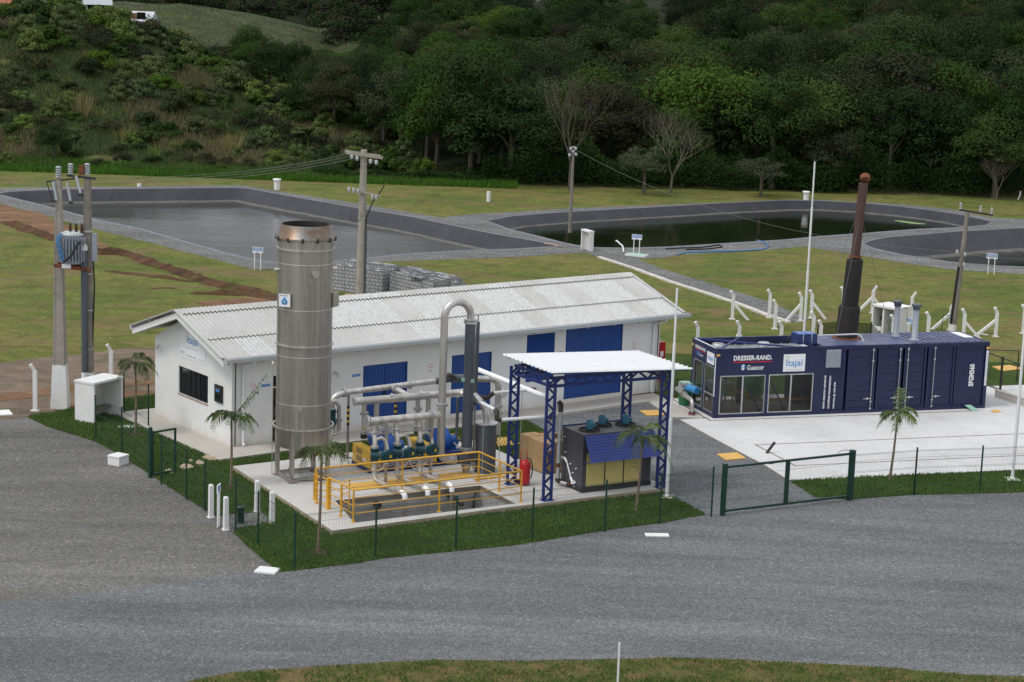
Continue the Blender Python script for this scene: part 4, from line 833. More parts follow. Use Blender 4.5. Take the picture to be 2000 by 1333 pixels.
def panel(mb, o, r, u, w, h, t=0.0):
    o = Vector(o); r = Vector(r); u = Vector(u); n = r.cross(u) * t; a, b_, c, d = o, o + r * w, o + r * w + u * h, o + u * h
    if t == 0: return mb.add([a, b_, c, d], [(0, 1, 2, 3)])
    return mb.add([a, b_, c, d, a + n, b_ + n, c + n, d + n], [(3, 2, 1, 0), (4, 5, 6, 7), (0, 1, 5, 4), (1, 2, 6, 5), (2, 3, 7, 6), (3, 0, 4, 7)])
def ring_mb(o, r, u, rad, w, n=20, t=0.004):
    mb = MB(); o = Vector(o); r = Vector(r); u = Vector(u); nn = r.cross(u) * t; vs = []
    for k in range(n): a = 2 * math.pi * k / n; d = r * math.cos(a) + u * math.sin(a); vs += [o + d * rad + nn, o + d * (rad - w) + nn]
    mb.add(vs, [(2 * k, (2 * k + 2) % (2 * n), (2 * k + 3) % (2 * n), 2 * k + 1) for k in range(n)]); return mb
FX, FZ = (1, 0, 0), (0, 0, 1)
# ================================================================ WHITE BUILDING
L_, W_b, ZW = 20.08, 5.92, 3.12; ZR, ZE = 4.50, 3.34; OV = 0.62; OG = 0.66
b = thing('building', 'long white building with grey corrugated roof and blue doors behind the pipework', 'building', BD.W(0, 0, 0.1), BD.a)
zb = -0.10; ymid = W_b / 2; sl = (ZR - ZE) / (ymid + OV)
def roofz(y): return ZR - sl * abs(y - ymid) - 0.10
wall = MB(); T = 0.15
# gable wall with window hole (x = 0 plane), near end
def wall_holes(mb, o, r, w, h, holes, n, t=T, top=None):
    """upright wall with rectangular holes; holes (a0,a1,z0,z1); n points outward"""
    o = Vector(o); r = Vector(r); n = Vector(n); xs = sorted({0, w, *[q for hh in holes for q in hh[:2]]}); zs = sorted({0, h, *[q for hh in holes for q in hh[2:]]})
    for i in range(len(xs) - 1):
        for j in range(len(zs) - 1):
            cx, cz = (xs[i] + xs[i + 1]) / 2, (zs[j] + zs[j + 1]) / 2
            if any(a < cx < b2 and c < cz < d for a, b2, c, d in holes): continue
            p = [o + r * xs[i] + Vector((0, 0, zs[j])), o + r * xs[i + 1] + Vector((0, 0, zs[j])), o + r * xs[i + 1] + Vector((0, 0, zs[j + 1])), o + r * xs[i] + Vector((0, 0, zs[j + 1]))]
            mb.add(p, [(0, 1, 2, 3)]); 
    for a, b2, c, d in holes:
        q = [o + r * a + Vector((0, 0, c)), o + r * b2 + Vector((0, 0, c)), o + r * b2 + Vector((0, 0, d)), o + r * a + Vector((0, 0, d))]; q2 = [x - n * t for x in q]
        mb.add(q + q2, [(0, 1, 5, 4), (1, 2, 6, 5), (2, 3, 7, 6), (3, 0, 4, 7)])
DOORS = [(5.50, 7.48, 0.22, 2.43), (9.52, 11.42, 0.16, 2.46), (15.08, 18.06, 0.16, 3.02)]
SHUT = (13.12, 14.54, 1.05, 2.96); SIDE = (1.66, 2.62, 0.0, 2.42)
wall_holes(wall, (0, 0, 0), (1, 0, 0), L_, ZW - 0.1, DOORS + [SHUT, SIDE], (0, -1, 0))
wall_holes(wall, (L_, W_b, 0), (-1, 0, 0), L_, ZW - 0.1, [], (0, 1, 0))
WIN = (W_b - 4.02, W_b - 1.76, 1.20, 2.24)
wall_holes(wall, (0, W_b, 0), (0, -1, 0), W_b, ZW - 0.1, [WIN], (-1, 0, 0)); wall_holes(wall, (L_, 0, 0), (0, 1, 0), W_b, ZW - 0.1, [], (1, 0, 0))
for x in (0, L_): wall.add([(x, 0, ZW - .1), (x, W_b, ZW - .1), (x, ymid, roofz(ymid) - .02)], [(0, 1, 2) if x else (0, 2, 1)])
wall.build('wall', 'wall_paint', b)
# eave soffit and barge boards
mb = MB()
for s_ in (-1, 1):
    ye = ymid + s_ * (ymid + OV - .04)
    for x0, x1 in ((-OG, -OG + .05), (L_ + .67, L_ + .72)):
        mb.cut()
        mb.add([(x0, ymid, roofz(ymid) - .19), (x1, ymid, roofz(ymid) - .19), (x1, ymid, roofz(ymid) + .03), (x0, ymid, roofz(ymid) + .03), (x0, ye, roofz(ye) - .19), (x1, ye, roofz(ye) - .19), (x1, ye, roofz(ye) + .03), (x0, ye, roofz(ye) + .03)],
               [(0, 1, 2, 3), (7, 6, 5, 4), (0, 4, 5, 1), (1, 5, 6, 2), (2, 6, 7, 3), (3, 7, 4, 0)])
mb.build('barge_board', 'white_paint', b)
mb = MB()
for s_ in (-1, 1):
    ye = ymid + s_ * (ymid + OV - .06); x0, x1 = -OG + .06, L_ + .66
    mb.add([(x0, ymid, roofz(ymid) - .06), (x1, ymid, roofz(ymid) - .06), (x1, ye, roofz(ye) - .06), (x0, ye, roofz(ye) - .06)], [(0, 1, 2, 3)])
for x in [-.4 + i * 1.35 for i in range(16)]:
    for s_ in (-1, 1): ye = ymid + s_ * (ymid + OV - .08); mb.beam((x, ymid + s_ * .05, roofz(ymid) - .13), (x, ye, roofz(ye) - .13), .05, .10)
mb.build('rafters', 'plaster_pale', b)
# corrugated fibre cement sheets in courses
WL = 0.177; AM = 0.026; X0, X1 = -OG - .03, L_ + .75; NS = int((X1 - X0) / WL * 6); rx = [X0 + (X1 - X0) * i / NS for i in range(NS + 1)]
def course(a, b2, lift0, lift1, side, name, lichen=0.5):
    mb = MB(); idx = []; vs = []
    ya, yb = ymid + side * (ymid + OV) * a, ymid + side * (ymid + OV) * b2; colm = {}
    for i, x in enumerate(rx):
        c = AM * math.cos(2 * math.pi * x / WL); za, zb_ = ZR - sl * (ymid + OV) * a + lift0, ZR - sl * (ymid + OV) * b2 + lift1
        vs += [(x, ya, za + c), (x, yb, zb_ + c), (x, yb, zb_ + c - .014)]
    for i in range(NS):
        k = int((rx[i] - X0) / 1.06); m_ = colm.setdefault(k, 1 if rnd.random() > lichen else 0)
        q = i * 3; f = (q, q + 3, q + 4, q + 1); g = (q + 1, q + 4, q + 5, q + 2)
        if side > 0: f = f[::-1]; g = g[::-1]
        mb.add([], []); mb.f += [f, g]; mb.sm += [False, False]; idx += [m_, 2]
    mb.v = vs; o = mb.build(name, ['fibre_roof', 'fibre_roof_clean', 'pole_dark'], b); o.data.polygons.foreach_set('material_index', idx); return o
for side in (-1, 1):
    course(0.60, 1.0, 0.0, 0.0, side, 'roof', 0.55); course(0.09, 0.625, 0.012, 0.040, side, 'roof', 0.6); course(0.0, 0.105, 0.05, 0.060, side, 'ridge_cap', 0.7)
mb = MB()
for x in (-OG - .04, L_ + .74):      # verge flashing
    for side in (-1, 1):
        ye = ymid + side * (ymid + OV); mb.cut(); mb.beam((x, ymid, ZR + .05), (x, ye, ZE + .05), .14, .035)
mb.build('verge_tile', 'fibre_roof', b)
def gutter(y, side):
    mb = MB(); x0, x1 = -OG + .0, L_ + 1.0; pr = [(0, .12), (.02, 0.0), (.13, -.02), (.17, .10), (.185, .10), (.145, -.04), (.0, -.02)]; n = len(pr); z = ZE - .10
    vs = [(x0, y + side * p, z + q) for p, q in pr] + [(x1, y + side * p, z + q) for p, q in pr]; mb.add(vs, [(i, (i + 1) % n, n + (i + 1) % n, n + i) for i in range(n)] + [tuple(range(n))[::-1], tuple(range(n, 2 * n))]); mb.build('gutter', 'gutter_metal', b)
    bk = MB()
    for i in range(13): x = x0 + .9 + i * 1.63; bk.beam((x, y + side * .19, z + .1), (x, y, z - .07), .03, .03)
    bk.build('gutter_bracket', 'gutter_metal', b)
gutter(-OV - .0, -1); gutter(W_b + OV, 1)
for x in (0.42, 19.68):
    mb = MB(); mb.tube([(x + .1, -OV - .08, ZE - .12), (x + .1, -OV - .06, ZE - .24), (x, -.10, ZE - .42), (x, -.07, 2.6), (x, -.07, .15), (x, -.16, .03)], .05, 8); mb.build('downpipe', 'white_metal', b)
for x in (0.13, 19.98): MB().tube([(x, -.03, 3.05), (x, -.03, .02)], .018, 6).build('cable_conduit', 'cable_black', b)
# doors: ribbed blue leaves
def ribbed(mb, x0, x1, z0, z1, y, step=0.11, d=0.018):
    x = x0
    while x < x1 - 1e-3:
        e = min(x + step, x1); mb.add([(x, y, z0), (x + step * .35, y, z0), (min(x + step * .45, e), y - d, z0), (min(x + step * .9, e), y - d, z0), (e, y, z0), (x, y, z1), (x + step * .35, y, z1), (min(x + step * .45, e), y - d, z1), (min(x + step * .9, e), y - d, z1), (e, y, z1)], [(i, i + 1, i + 6, i + 5) for i in range(4)]); x = e
for k, (x0, x1, z0, z1) in enumerate(DOORS):
    xm = (x0 + x1) / 2
    for a, c in ((x0 + .03, xm - .006), (xm + .006, x1 - .03)):
        mb = MB(); ribbed(mb, a, c, z0 + .02, z1 - .03, .05, 0.15); o = mb.build('door', 'door_blue', b)
        hb = MB().box(a + .02 if a > xm else c - .06, a + .06 if a > xm else c - .02, -.01, .02, (z0 + z1) / 2 - .1, (z0 + z1) / 2 + .1).build('handle', 'dark_metal', o)
    fr = MB(); fr.box(x0, x0 + .04, 0.0, .07, z0, z1).box(x1 - .04, x1, 0.0, .07, z0, z1).box(x0 + .04, x1 - .04, 0.0, .07, z1 - .04, z1); fr.build('door_frame', 'door_blue', b)
mb = MB(); x0, x1, z0, z1 = SHUT
for i in range(30): z = z0 + (z1 - z0) * i / 30; mb.add([(x0, .06, z), (x1, .06, z), (x1, .035, z + .04), (x0, .035, z + .04), (x1, .06, z + .0633), (x0, .06, z + .0633)], [(0, 1, 2, 3), (3, 2, 4, 5)])
mb.build('shutter', 'door_blue', b)
x0, x1, z0, z1 = SIDE; MB().box(x0, x1, .10, .13, z0, z1).build('door', 'window_glass', b)['label'] = 'dark side door behind the steel tower'
# gable window
wy0, wy1, wz0, wz1 = 1.76, 4.02, 1.20, 2.24
wf = MB()
for y0, y1 in ((wy0, wy0 + .04), (wy1 - .04, wy1)): wf.box(.05, .10, y0, y1, wz0, wz1)
for f in (.33, .5, .66): yc = wy0 + (wy1 - wy0) * f; wf.box(.05, .10, yc - .02, yc + .02, wz0 + .04, wz1 - .04)
wf.box(.05, .10, wy0 + .04, wy1 - .04, wz0, wz0 + .04).box(.05, .10, wy0 + .04, wy1 - .04, wz1 - .04, wz1); win = wf.build('window', 'dark_metal', b)
MB().add([(.08, wy0 + .02, wz0 + .02), (.08, wy1 - .02, wz0 + .02), (.08, wy1 - .02, wz1 - .02), (.08, wy0 + .02, wz1 - .02)], [(3, 2, 1, 0)]).build('pane', 'window_glass', win)
cm = MB(); 
for i in range(14): y = 2.55 + i * .045; cm.box(.10 + (i % 2) * .012, .115 + (i % 2) * .012, y, y + .045, wz0 + .05, wz1 - .05)
cm.build('curtain', 'sign_white', win)
MB().box(-.02, .15, wy0 - .03, wy1 + .03, wz0 - .05, wz0 - .001).build('sill', 'plank_wood', b)
# meter box, banner, small signs, lamp, vent
mb = MB(); mb.box(-.06, .0, .62, 1.18, 1.45, 2.08).box(-.075, -.06, .66, 1.14, 1.50, 2.03); bx = mb.build('notice_box', 'dark_metal', b)
panel(MB(), (-.077, 1.10, 1.55), (0, -1, 0), FZ, .40, .42, .003).build('glass_front', 'window_glass', bx); panel(MB(), (-.082, 1.04, 1.84), (0, -1, 0), FZ, .28, .09, .003).build('notice', 'sign_blue', bx)
banner = panel(MB(), (-.004, 3.95, 2.62), (0, -1, 0), FZ, 2.02, .60, .012); 
banner.add([(-.016, 3.95, 3.22), (-.016, 1.93, 3.22), (-.016, 3.00, 3.58), (-.016, 3.95, 3.58)], [(0, 1, 2, 3)])
bn = banner.build('banner', 'sign_white', b); Y_ = (0, -1, 0)
lettering('itajaí', (-.017, 3.34, 3.12), Y_, FZ, .86, .36, 'letter_blue', bn, bold=.006)
ring_mb((-.017, 3.31, 3.48), (0, -.5, -.1), (0, -.12, 1), .12, .02).build('logo', 'letter_green', bn)
lettering('PREFEITURA MUNICIPAL', (-.017, 3.36, 3.02), Y_, FZ, .82, .035, 'letter_grey', bn)
lettering('ambiental', (-.017, 3.86, 2.80), Y_, FZ, .32, .06, 'letter_blue', bn); lettering('engenharia', (-.017, 3.86, 2.72), Y_, FZ, .34, .05, 'letter_grey', bn)
lettering('Dresser-Rand  Guascor', (-.017, 3.36, 2.72), Y_, FZ, .75, .05, 'letter_grey', bn, bold=.02); lettering('do Brasil', (-.017, 2.45, 2.71), Y_, FZ, .38, .045, 'letter_grey', bn)
for x in (1.20, 5.02, 14.60):
    o = panel(MB(), (x, -.004, 2.06), FX, FZ, .35, .09, .012).build('door_sign', 'sign_blue', b); panel(MB(), (x, -.004, 1.99), FX, FZ, .35, .065, .011).build('strip', 'sign_white', o); lettering('OPERAÇÃO', (x + .05, -.017, 2.085), FX, FZ, .25, .035, 'letter_white', o)
for x in (0.72, 8.40, 18.55):
    o = panel(MB(), (x, -.004, 1.88), FX, FZ, .26, .38, .010).build('warning_sign', 'sign_white', b); ring_mb((x + .13, -.015, 2.15), FX, FZ, .085, .02).build('ring', 'letter_red', o); lettering('PROIBIDO', (x + .03, -.015, 1.97), FX, FZ, .20, .035, 'letter_red', o); lettering('FUMAR', (x + .06, -.015, 1.91), FX, FZ, .14, .035, 'letter_blue', o)
MB().tube([(4.25, .0, 2.30)] + arc((4.25, -.16, 2.14), (0, 1, 0), (0, 0, 1), .16, 1.57, 3.14 + .0, 5)[1:], .055, 8).build('vent_elbow', 'plaster_pale', b)
lm = MB().tube([(0, 5.56, 2.72), (-.10, 5.52, 2.74), (-.16, 5.45, 2.66)], .02, 6).lathe([(.05, 2.60), (.075, 2.68), (.03, 2.74)], (-.17, 5.44), 8); lm.build('wall_lamp', 'porcelain', b)
MB().box(-.012, -.002, -.004, .0, 0, .1)
# red hydrant cabinet on the far end wall
r = thing('hose_cabinet', 'tall red fire hose cabinet on the far end wall of the white building', 'cabinet', BD.W(L_ + .0, 0.05, 0.1), BD.a)
MB().box(.0, .42, .02, 1.10, .42, 2.05).build('cabinet', 'red_paint', r); MB().box(.03, .30, .1, 1.0, 0.0, .42).build('plinth', 'slab_edge', r)
panel(MB(), (.15, .016, 1.45), FX, FZ, .16, .22, .004).build('label', 'sign_white', r)
# ================================================================ BLUE CONTAINER
c = thing('container_unit', 'dark blue generator container with glazed control room and white lettering on a white slab', 'container', CT.W(0, 0, 0.05), CT.a)
CL, CW, CH = 12.19, 2.44, 2.79
fr = MB()
for x, y in ((0, 0), (0, CW - .16), (CL - .16, 0), (CL - .16, CW - .16)): fr.box(x, x + .16, y, y + .16, 0, CH)
for y in (0.0, CW - .10): fr.box(.16, CL - .16, y, y + .10, 0, .13).box(.16, CL - .16, y, y + .10, CH - .17, CH - .01)
for x in (0.0, CL - .12): fr.box(x, x + .12, .16, CW - .16, 0, .14).box(x, x + .12, .16, CW - .16, CH - .14, CH - .01)
fr.box(2.19, 2.31, .002, .09, .13, 1.68).box(4.30, 4.72, .01, .08, .13, CH - .17); fr.box(.16, 4.30, .004, .06, 1.70, CH - .17)
fr.box(.004, .06, .16, CW - .16, 2.02, CH - .14).box(.004, .07, 1.14, 1.26, .14, 2.02)
fr.box(2.19, 2.31, CW - .09, CW - .002, .13, 1.68).box(.16, 4.72, CW - .06, CW - .004, 1.70, CH - .17)
fr.build('frame', 'container_blue', c)
def vrib(mb, x0, x1, z0, z1, y, side=-1, st=.28, d=.035):
    x = x0
    while x < x1 - 1e-3:
        e = min(x + st, x1); p = [(x, y), (min(x + st * .3, e), y), (min(x + st * .42, e), y - side * d), (min(x + st * .85, e), y - side * d), (e, y)]
        mb.add([(a, q, z0) for a, q in p] + [(a, q, z1) for a, q in p], [(i, i + 1, i + 6, i + 5) for i in range(4)]); x = e
w = MB(); vrib(w, 4.72, 5.70, .13, CH - .17, .03); vrib(w, 10.68, CL - .16, .13, CH - .17, .03); w.add([(4.72, CW - .03, .13), (CL - .16, CW - .03, .13), (CL - .16, CW - .03, CH - .17), (4.72, CW - .03, CH - .17)], [(3, 2, 1, 0)])
w.add([(CL - .03, .1, .13), (CL - .03, CW - .1, .13), (CL - .03, CW - .1, CH - .1), (CL - .03, .1, CH - .1)], [(0, 1, 2, 3)]).box(4.68, 4.74, .06, CW - .06, .13, CH - .17); w.build('side_wall', 'container_blue', c)
rf = MB(); rf.box(4.66, 8.7, .10, CW - .10, CH - .07, CH - .012); x = 8.7
while x < CL - .2: rf.box(x, x + .17, .10, CW - .10, CH - .055, CH + .012).box(x + .17, x + .30, .10, CW - .10, CH - .055, CH - .022); x += .30
rf.build('roof', 'container_roof', c)
MB().box(11.55, 11.95, .9, 2.1, CH + .013, CH + .022).build('roof_patch', 'sign_white', c)
g = MB(); g.box(.12, 4.66, .10, CW - .10, CH - .36, CH - .33)
for i in range(11): g.beam((.16 + i * .41, .12, CH - .31), (.16 + i * .41, CW - .12, CH - .31), .05, .04)
g.build('inner_roof', 'galvanised', c)
vd = MB()
for x in (.9, 2.9): vd.lathe([(.28, CH - .33), (.28, CH - .22), (.22, CH - .16), (.0, CH - .14)], (x, 1.9), 14)
vd.build('roof_vent', 'galvanised', c)
br = MB(); br.beam((.18, .14, CH - .05), (2.0, CW - .14, CH - .03), .06).beam((.2, CW - .14, CH - .03), (3.4, .14, CH - .04), .06); br.build('roof_brace', 'frame_blue', c)
MB().box(4.50, 4.60, .1, CW - .1, CH - .32, CH - .26).build('roof_flashing', 'sign_white', c)
MB().box(.0, .05, .17, CW - .17, CH - .012, CH - .002).build('rail_strip', 'sign_white', c)
fl = MB().box(.10, 4.68, .10, CW - .10, .10, .14); fl.build('floor', 'pavement', c)
def cwin(x0, x1, z0, z1, y, mull, nm='window'):
    f = MB(); t_ = .045; f.box(x0, x0 + t_, y, y + .05, z0, z1).box(x1 - t_, x1, y, y + .05, z0, z1).box(x0 + t_, x1 - t_, y, y + .05, z0, z0 + t_).box(x0 + t_, x1 - t_, y, y + .05, z1 - t_, z1)
    for m_ in mull: f.box(m_ - .03, m_ + .03, y, y + .05, z0 + t_, z1 - t_)
    o = f.build(nm, 'galvanised', c); MB().add([(x0 + .02, y + .025, z0 + .02), (x1 - .02, y + .025, z0 + .02), (x1 - .02, y + .025, z1 - .02), (x0 + .02, y + .025, z1 - .02)], [(0, 1, 2, 3)]).build('pane', 'clear_glass', o)
cwin(.22, 2.18, .13, 1.69, .02, [1.20]); cwin(2.32, 4.28, .13, 1.69, .02, [3.30]); cwin(.22, 2.18, .13, 1.69, CW - .07, [1.20]); cwin(2.32, 4.66, .13, 1.69, CW - .07, [3.30])
for y0, y1 in ((.17, 1.12), (1.28, 2.26)):
    f = MB(); t_ = .035; f.box(.01, .05, y0, y0 + t_, .15, 2.0).box(.01, .05, y1 - t_, y1, .15, 2.0).box(.01, .05, y0 + t_, y1 - t_, .15, .15 + t_).box(.01, .05, y0 + t_, y1 - t_, 2.0 - t_, 2.0).box(.01, .05, y0 + t_, y1 - t_, .84, .90); o = f.build('window', 'galvanised', c)
    MB().add([(.03, y0, .15), (.03, y1, .15), (.03, y1, 2.0), (.03, y0, 2.0)], [(3, 2, 1, 0)]).build('pane', 'clear_glass', o)
# inside the glazed room
ib = MB().beam((1.9, 1.9, .15), (1.0, 1.9, 1.65), .05).beam((2.4, .3, 1.65), (3.2, .3, .15), .05).beam((3.5, .5, 1.65), (4.4, .5, .15), .05).beam((1.25, .25, 1.65), (2.1, .25, .15), .05); ib.build('inner_brace', 'frame_blue', c)
tb = MB().box(.45, 1.45, 1.3, 2.1, 1.02, 1.10); 
for x in (.5, 1.4):
    for y in (1.35, 2.05): tb.box(x - .03, x + .03, y - .03, y + .03, .14, 1.02)
tb.box(.55, 1.0, 1.4, 1.9, .14, .85); tb.build('workbench', 'transformer_grey', c)
MB().tube([(1.2, 1.0, .80), (1.75, 1.0, .80)] + arc((1.75, 1.0, .68), (0, 0, 1), (1, 0, 0), .12, 0, 1.57, 4)[1:] + [(1.87, 1.0, .55), (1.95, 1.0, .46), (2.1, 1.0, .44), (4.6, 1.0, .44)], .055, 8).build('orange_pipe', 'orange_pipe', c)
MB().box(1.85, 2.05, 1.75, 2.0, .14, 1.5).box(4.1, 4.6, 1.3, 2.2, .14, 1.9).build('control_cabinet', 'chiller_grey', c)
# louvre
f = MB(); f.box(4.78, 5.42, -.005, .03, 1.90, 2.63)
for i in range(16): z = 1.94 + i * .042; f.add([(4.81, -.02, z), (5.39, -.02, z), (5.39, -.006, z + .03), (4.81, -.006, z + .03)], [(0, 1, 2, 3)])
f.build('louvre', 'transformer_grey', c)
# four cargo door leaves with horizontal ribs, locking bars
for x0, x1 in ((5.76, 7.02), (7.10, 8.20), (8.30, 9.30), (9.38, 10.62)):
    d_ = MB(); z = .20; zs = [.20, .50, .56, .86, .92, 1.22, 1.28, 1.58, 1.64, 1.94, 2.0, 2.30, 2.36, 2.60]
    d_.box(x0, x1, .0, .03, .14, .20).box(x0, x1, .0, .03, 2.60, 2.64).box(x0, x0 + .09, .0, .03, .2, 2.6).box(x1 - .09, x1, .0, .03, .2, 2.6)
    for i in range(len(zs) - 1):
        ya, yb = (.045, .045) if i % 2 == 0 else (.012, .012)
        if i % 2 == 0: d_.add([(x0 + .09, .045, zs[i]), (x1 - .09, .045, zs[i]), (x1 - .09, .045, zs[i + 1]), (x0 + .09, .045, zs[i + 1])], [(0, 1, 2, 3)])
        else: d_.add([(x0 + .09, .045, zs[i]), (x1 - .09, .045, zs[i]), (x1 - .09, .014, zs[i] + .03), (x0 + .09, .014, zs[i] + .03), (x1 - .09, .045, zs[i + 1]), (x0 + .09, .045, zs[i + 1])], [(0, 1, 2, 3), (3, 2, 4, 5)])
    d_.build('cargo_door', 'container_blue', c)
for k, x in enumerate((6.86, 8.08, 8.44, 9.66)):
    rb = MB().tube([(x, -.035, .12), (x, -.035, 2.66)], .017, 6)
    for z in (.14, .42, 2.1, 2.55): rb.box(x - .04, x + .04, -.05, .0, z, z + .06)
    sx = -1 if k < 2 else 1; rb.box(min(x, x + sx * .34), max(x, x + sx * .34), -.045, -.025, .56, .60).box(x + sx * .16 - .03, x + sx * .16 + .03, -.05, 0, .53, .63); rb.build('lock_bar', 'galvanised', c)
rp = MB().add([(11.22, -.01, .16), (11.50, -.01, .16), (11.66, -.42, .004), (11.34, -.42, .004)], [(0, 3, 2, 1)]); rp.add([(11.22, -.01, .14), (11.50, -.01, .14), (11.66, -.42, .0), (11.34, -.42, .0)], [(0, 1, 2, 3)]); rp.build('ramp_plate', 'pale_green', c)
for x in (0.0, CL - .155): MB().box(x, x + .155, -.006, .0, CH - .31, CH - .22).build('corner_patch', 'yellow_plate', c)
MB().box(-.006, .0, CW - .15, CW, CH - .31, CH - .22).build('corner_patch', 'yellow_plate', c)
MB().box(-.005, .0, .02, .10, .86, 2.42).build('label_strip', 'sign_white', c); ls = MB().box(CL - .13, CL - .03, -.005, .0, .95, 2.42).build('label_strip', 'sign_white', c)
lettering('MAN ACESSO RESTRITO', (CL - .05, -.006, 1.0), FZ, (-1, 0, 0), 1.3, .05, 'letter_grey', ls)
# lettering on the long face
yo = -.001
lettering('DRESSER-RAND.', (.74, yo, 2.29), FX, FZ, 1.66, .20, 'letter_white', c, bold=.035); MB().box(.72, 2.40, -.006, -.001, 2.205, 2.24).build('red_bar', 'letter_red', c)
ring_mb((1.16, yo, 2.03), FX, (0, 0, 1.15), .10, .045).build('logo', 'letter_blue', c); lettering('g', (1.10, yo - .002, 1.90), FX, FZ, .12, .22, 'letter_white', c, bold=.03); lettering('Guascor', (1.33, yo, 1.90), FX, FZ, .74, .20, 'letter_white', c, bold=.015)
sg = panel(MB(), (2.90, 0, 1.79), FX, FZ, .95, .70, .006).build('logo_sign', 'sign_white', c); lettering('itajaí', (3.02, -.007, 1.93), FX, FZ, .74, .34, 'letter_blue', sg, bold=.006); ring_mb((3.05, -.008, 2.30), (.45, 0, .1), (.15, 0, 1), .13, .022).build('leaf_mark', 'letter_green', sg); lettering('MUNICÍPIO DE ITAJAÍ', (3.02, -.007, 1.84), FX, FZ, .72, .035, 'letter_grey', sg)
for x, t_, L2 in ((4.78, 'GRUPO GERADOR A BIOGÁS EM', 1.36), (5.00, 'CONTÊINER INSONORIZADO', 1.34), (5.24, '1040 kWe @ 1200 RPM', 1.08)): lettering(t_, (x + .045, -.003, .22), FZ, (-1, 0, 0), L2, .10, 'letter_white', c, bold=.04, eps=.004)
lettering('SFGM560', (11.55, -.004, .94), FZ, (-1, 0, 0), .93, .24, 'letter_white', c, bold=.045, eps=.006)
yl = (0, -1, 0)
lettering('DRESSER-RAND', (-.001, 2.12, 2.45), yl, FZ, 1.05, .13, 'letter_white', c, bold=.03); MB().box(-.006, -.001, 1.07, 2.12, 2.40, 2.42).build('red_bar', 'letter_red', c)
lettering('g', (-.001, 1.93, 2.19), yl, FZ, .14, .17, 'letter_blue', c, bold=.06); lettering('Guascor', (-.001, 1.74, 2.20), yl, FZ, .46, .12, 'letter_white', c)
s2 = panel(MB(), (0, .90, 2.08), yl, FZ, .70, .46, .006).build('logo_sign', 'sign_white', c); lettering('itajaí', (-.007, .80, 2.18), yl, FZ, .52, .22, 'letter_blue', s2, bold=.006)
# on the roof
t_ = thing('roof_machine', 'small dark blue box unit standing on the container roof edge', 'box unit', CT.W(4.05, .62, .05 + CH), CT.a)
MB().box(-.42, .42, -.33, .33, .02, .42).build('housing', 'base_blue', t_); MB().box(-.36, .36, -.28, .28, .42, .44).build('lid', 'machine_blue', t_)
for x in (-.2, .18): MB().tube([(x, -.335, .05), (x, -.335, .43), (x, .33, .45)], .012, 5).build('strap', 'galvanised', t_)
MB().tube([(-.5, .45, -.01), (-.5, .45, .10), (-.3, .5, .30)], .03, 6).build('hose', 'cable_black', t_)
t_ = thing('exhaust_stack', 'tall rusty brown exhaust stack with stepped silencer on the container roof', 'exhaust stack', CT.W(6.45, 1.62, .05 + CH), CT.a)
ln = Vector((.050, 0.0, 0)); 
def stk(prof, n=22):
    mb = MB().lathe(prof, (0, 0), n); mb.v = [(x + ln.x * z, y, z) for x, y, z in mb.v]; return mb
stk([(.46, .0), (.44, .05), (.44, 1.24), (.41, 1.31), (.36, 1.33)]).build('silencer', 'stack_rust', t_); stk([(.345, 1.32), (.34, 3.15), (.32, 3.24), (.2, 3.28)]).build('silencer', 'stack_rust', t_)
stk([(.185, 3.26), (.185, 6.35)]).build('pipe', 'stack_pipe', t_); stk([(.26, 3.32), (.26, 3.40)]).build('flange', 'rust', t_)
cp = MB().tube([(ln.x * 6.4 + .03, -.06, 6.47), (ln.x * 6.4 + .09, .08, 6.62)], .20, 18); cp.build('rain_flap', 'rust', t_)
sk = MB().lathe([(.62, .005), (.50, .03)], (0, 0), 22); sk.build('roof_flange', 'rust', t_)
for a in (0.3, 2.4, 4.2): MB().tube([(ln.x * 4.8 + .19 * math.cos(a), .19 * math.sin(a), 4.8), (1.9 * math.cos(a) * (.9 if a != .3 else 1.2), .8 * math.sin(a), .0)], .008, 4).build('guy_wire', 'wire_grey', t_)
for i, (x, y, lb) in enumerate(((8.72, 1.62, 'rear one of two grey vent pipes with black caps on the container roof'), (9.10, .74, 'front one of two grey vent pipes with black caps on the container roof'))):
    t_ = thing('vent_pipe', lb, 'vent pipe', CT.W(x, y, .05 + CH), CT.a, 'vent pipes on the container'); MB().lathe([(.21, .002), (.21, .03), (.125, .05), (.12, 1.28)], (0, 0), 16).build('pipe', 'transformer_grey', t_); MB().lathe([(.15, 1.26), (.15, 1.36), (.20, 1.40), (.20, 1.48), (.17, 1.50)], (0, 0), 16).build('cap', 'column_grey', t_)
t_ = thing('cooling_pipe', 'pale horizontal pipe bent down beside the rusty stack on the container roof', 'pipe', CT.W(4.55, .75, .05 + CH), CT.a); MB().tube([(0, 0, .28), (1.9, 0, .30), (2.05, -.05, .26), (2.15, -.18, .02)], .035, 8).build('pipe', 'pale_green' if 0 else 'gutter_metal', t_)
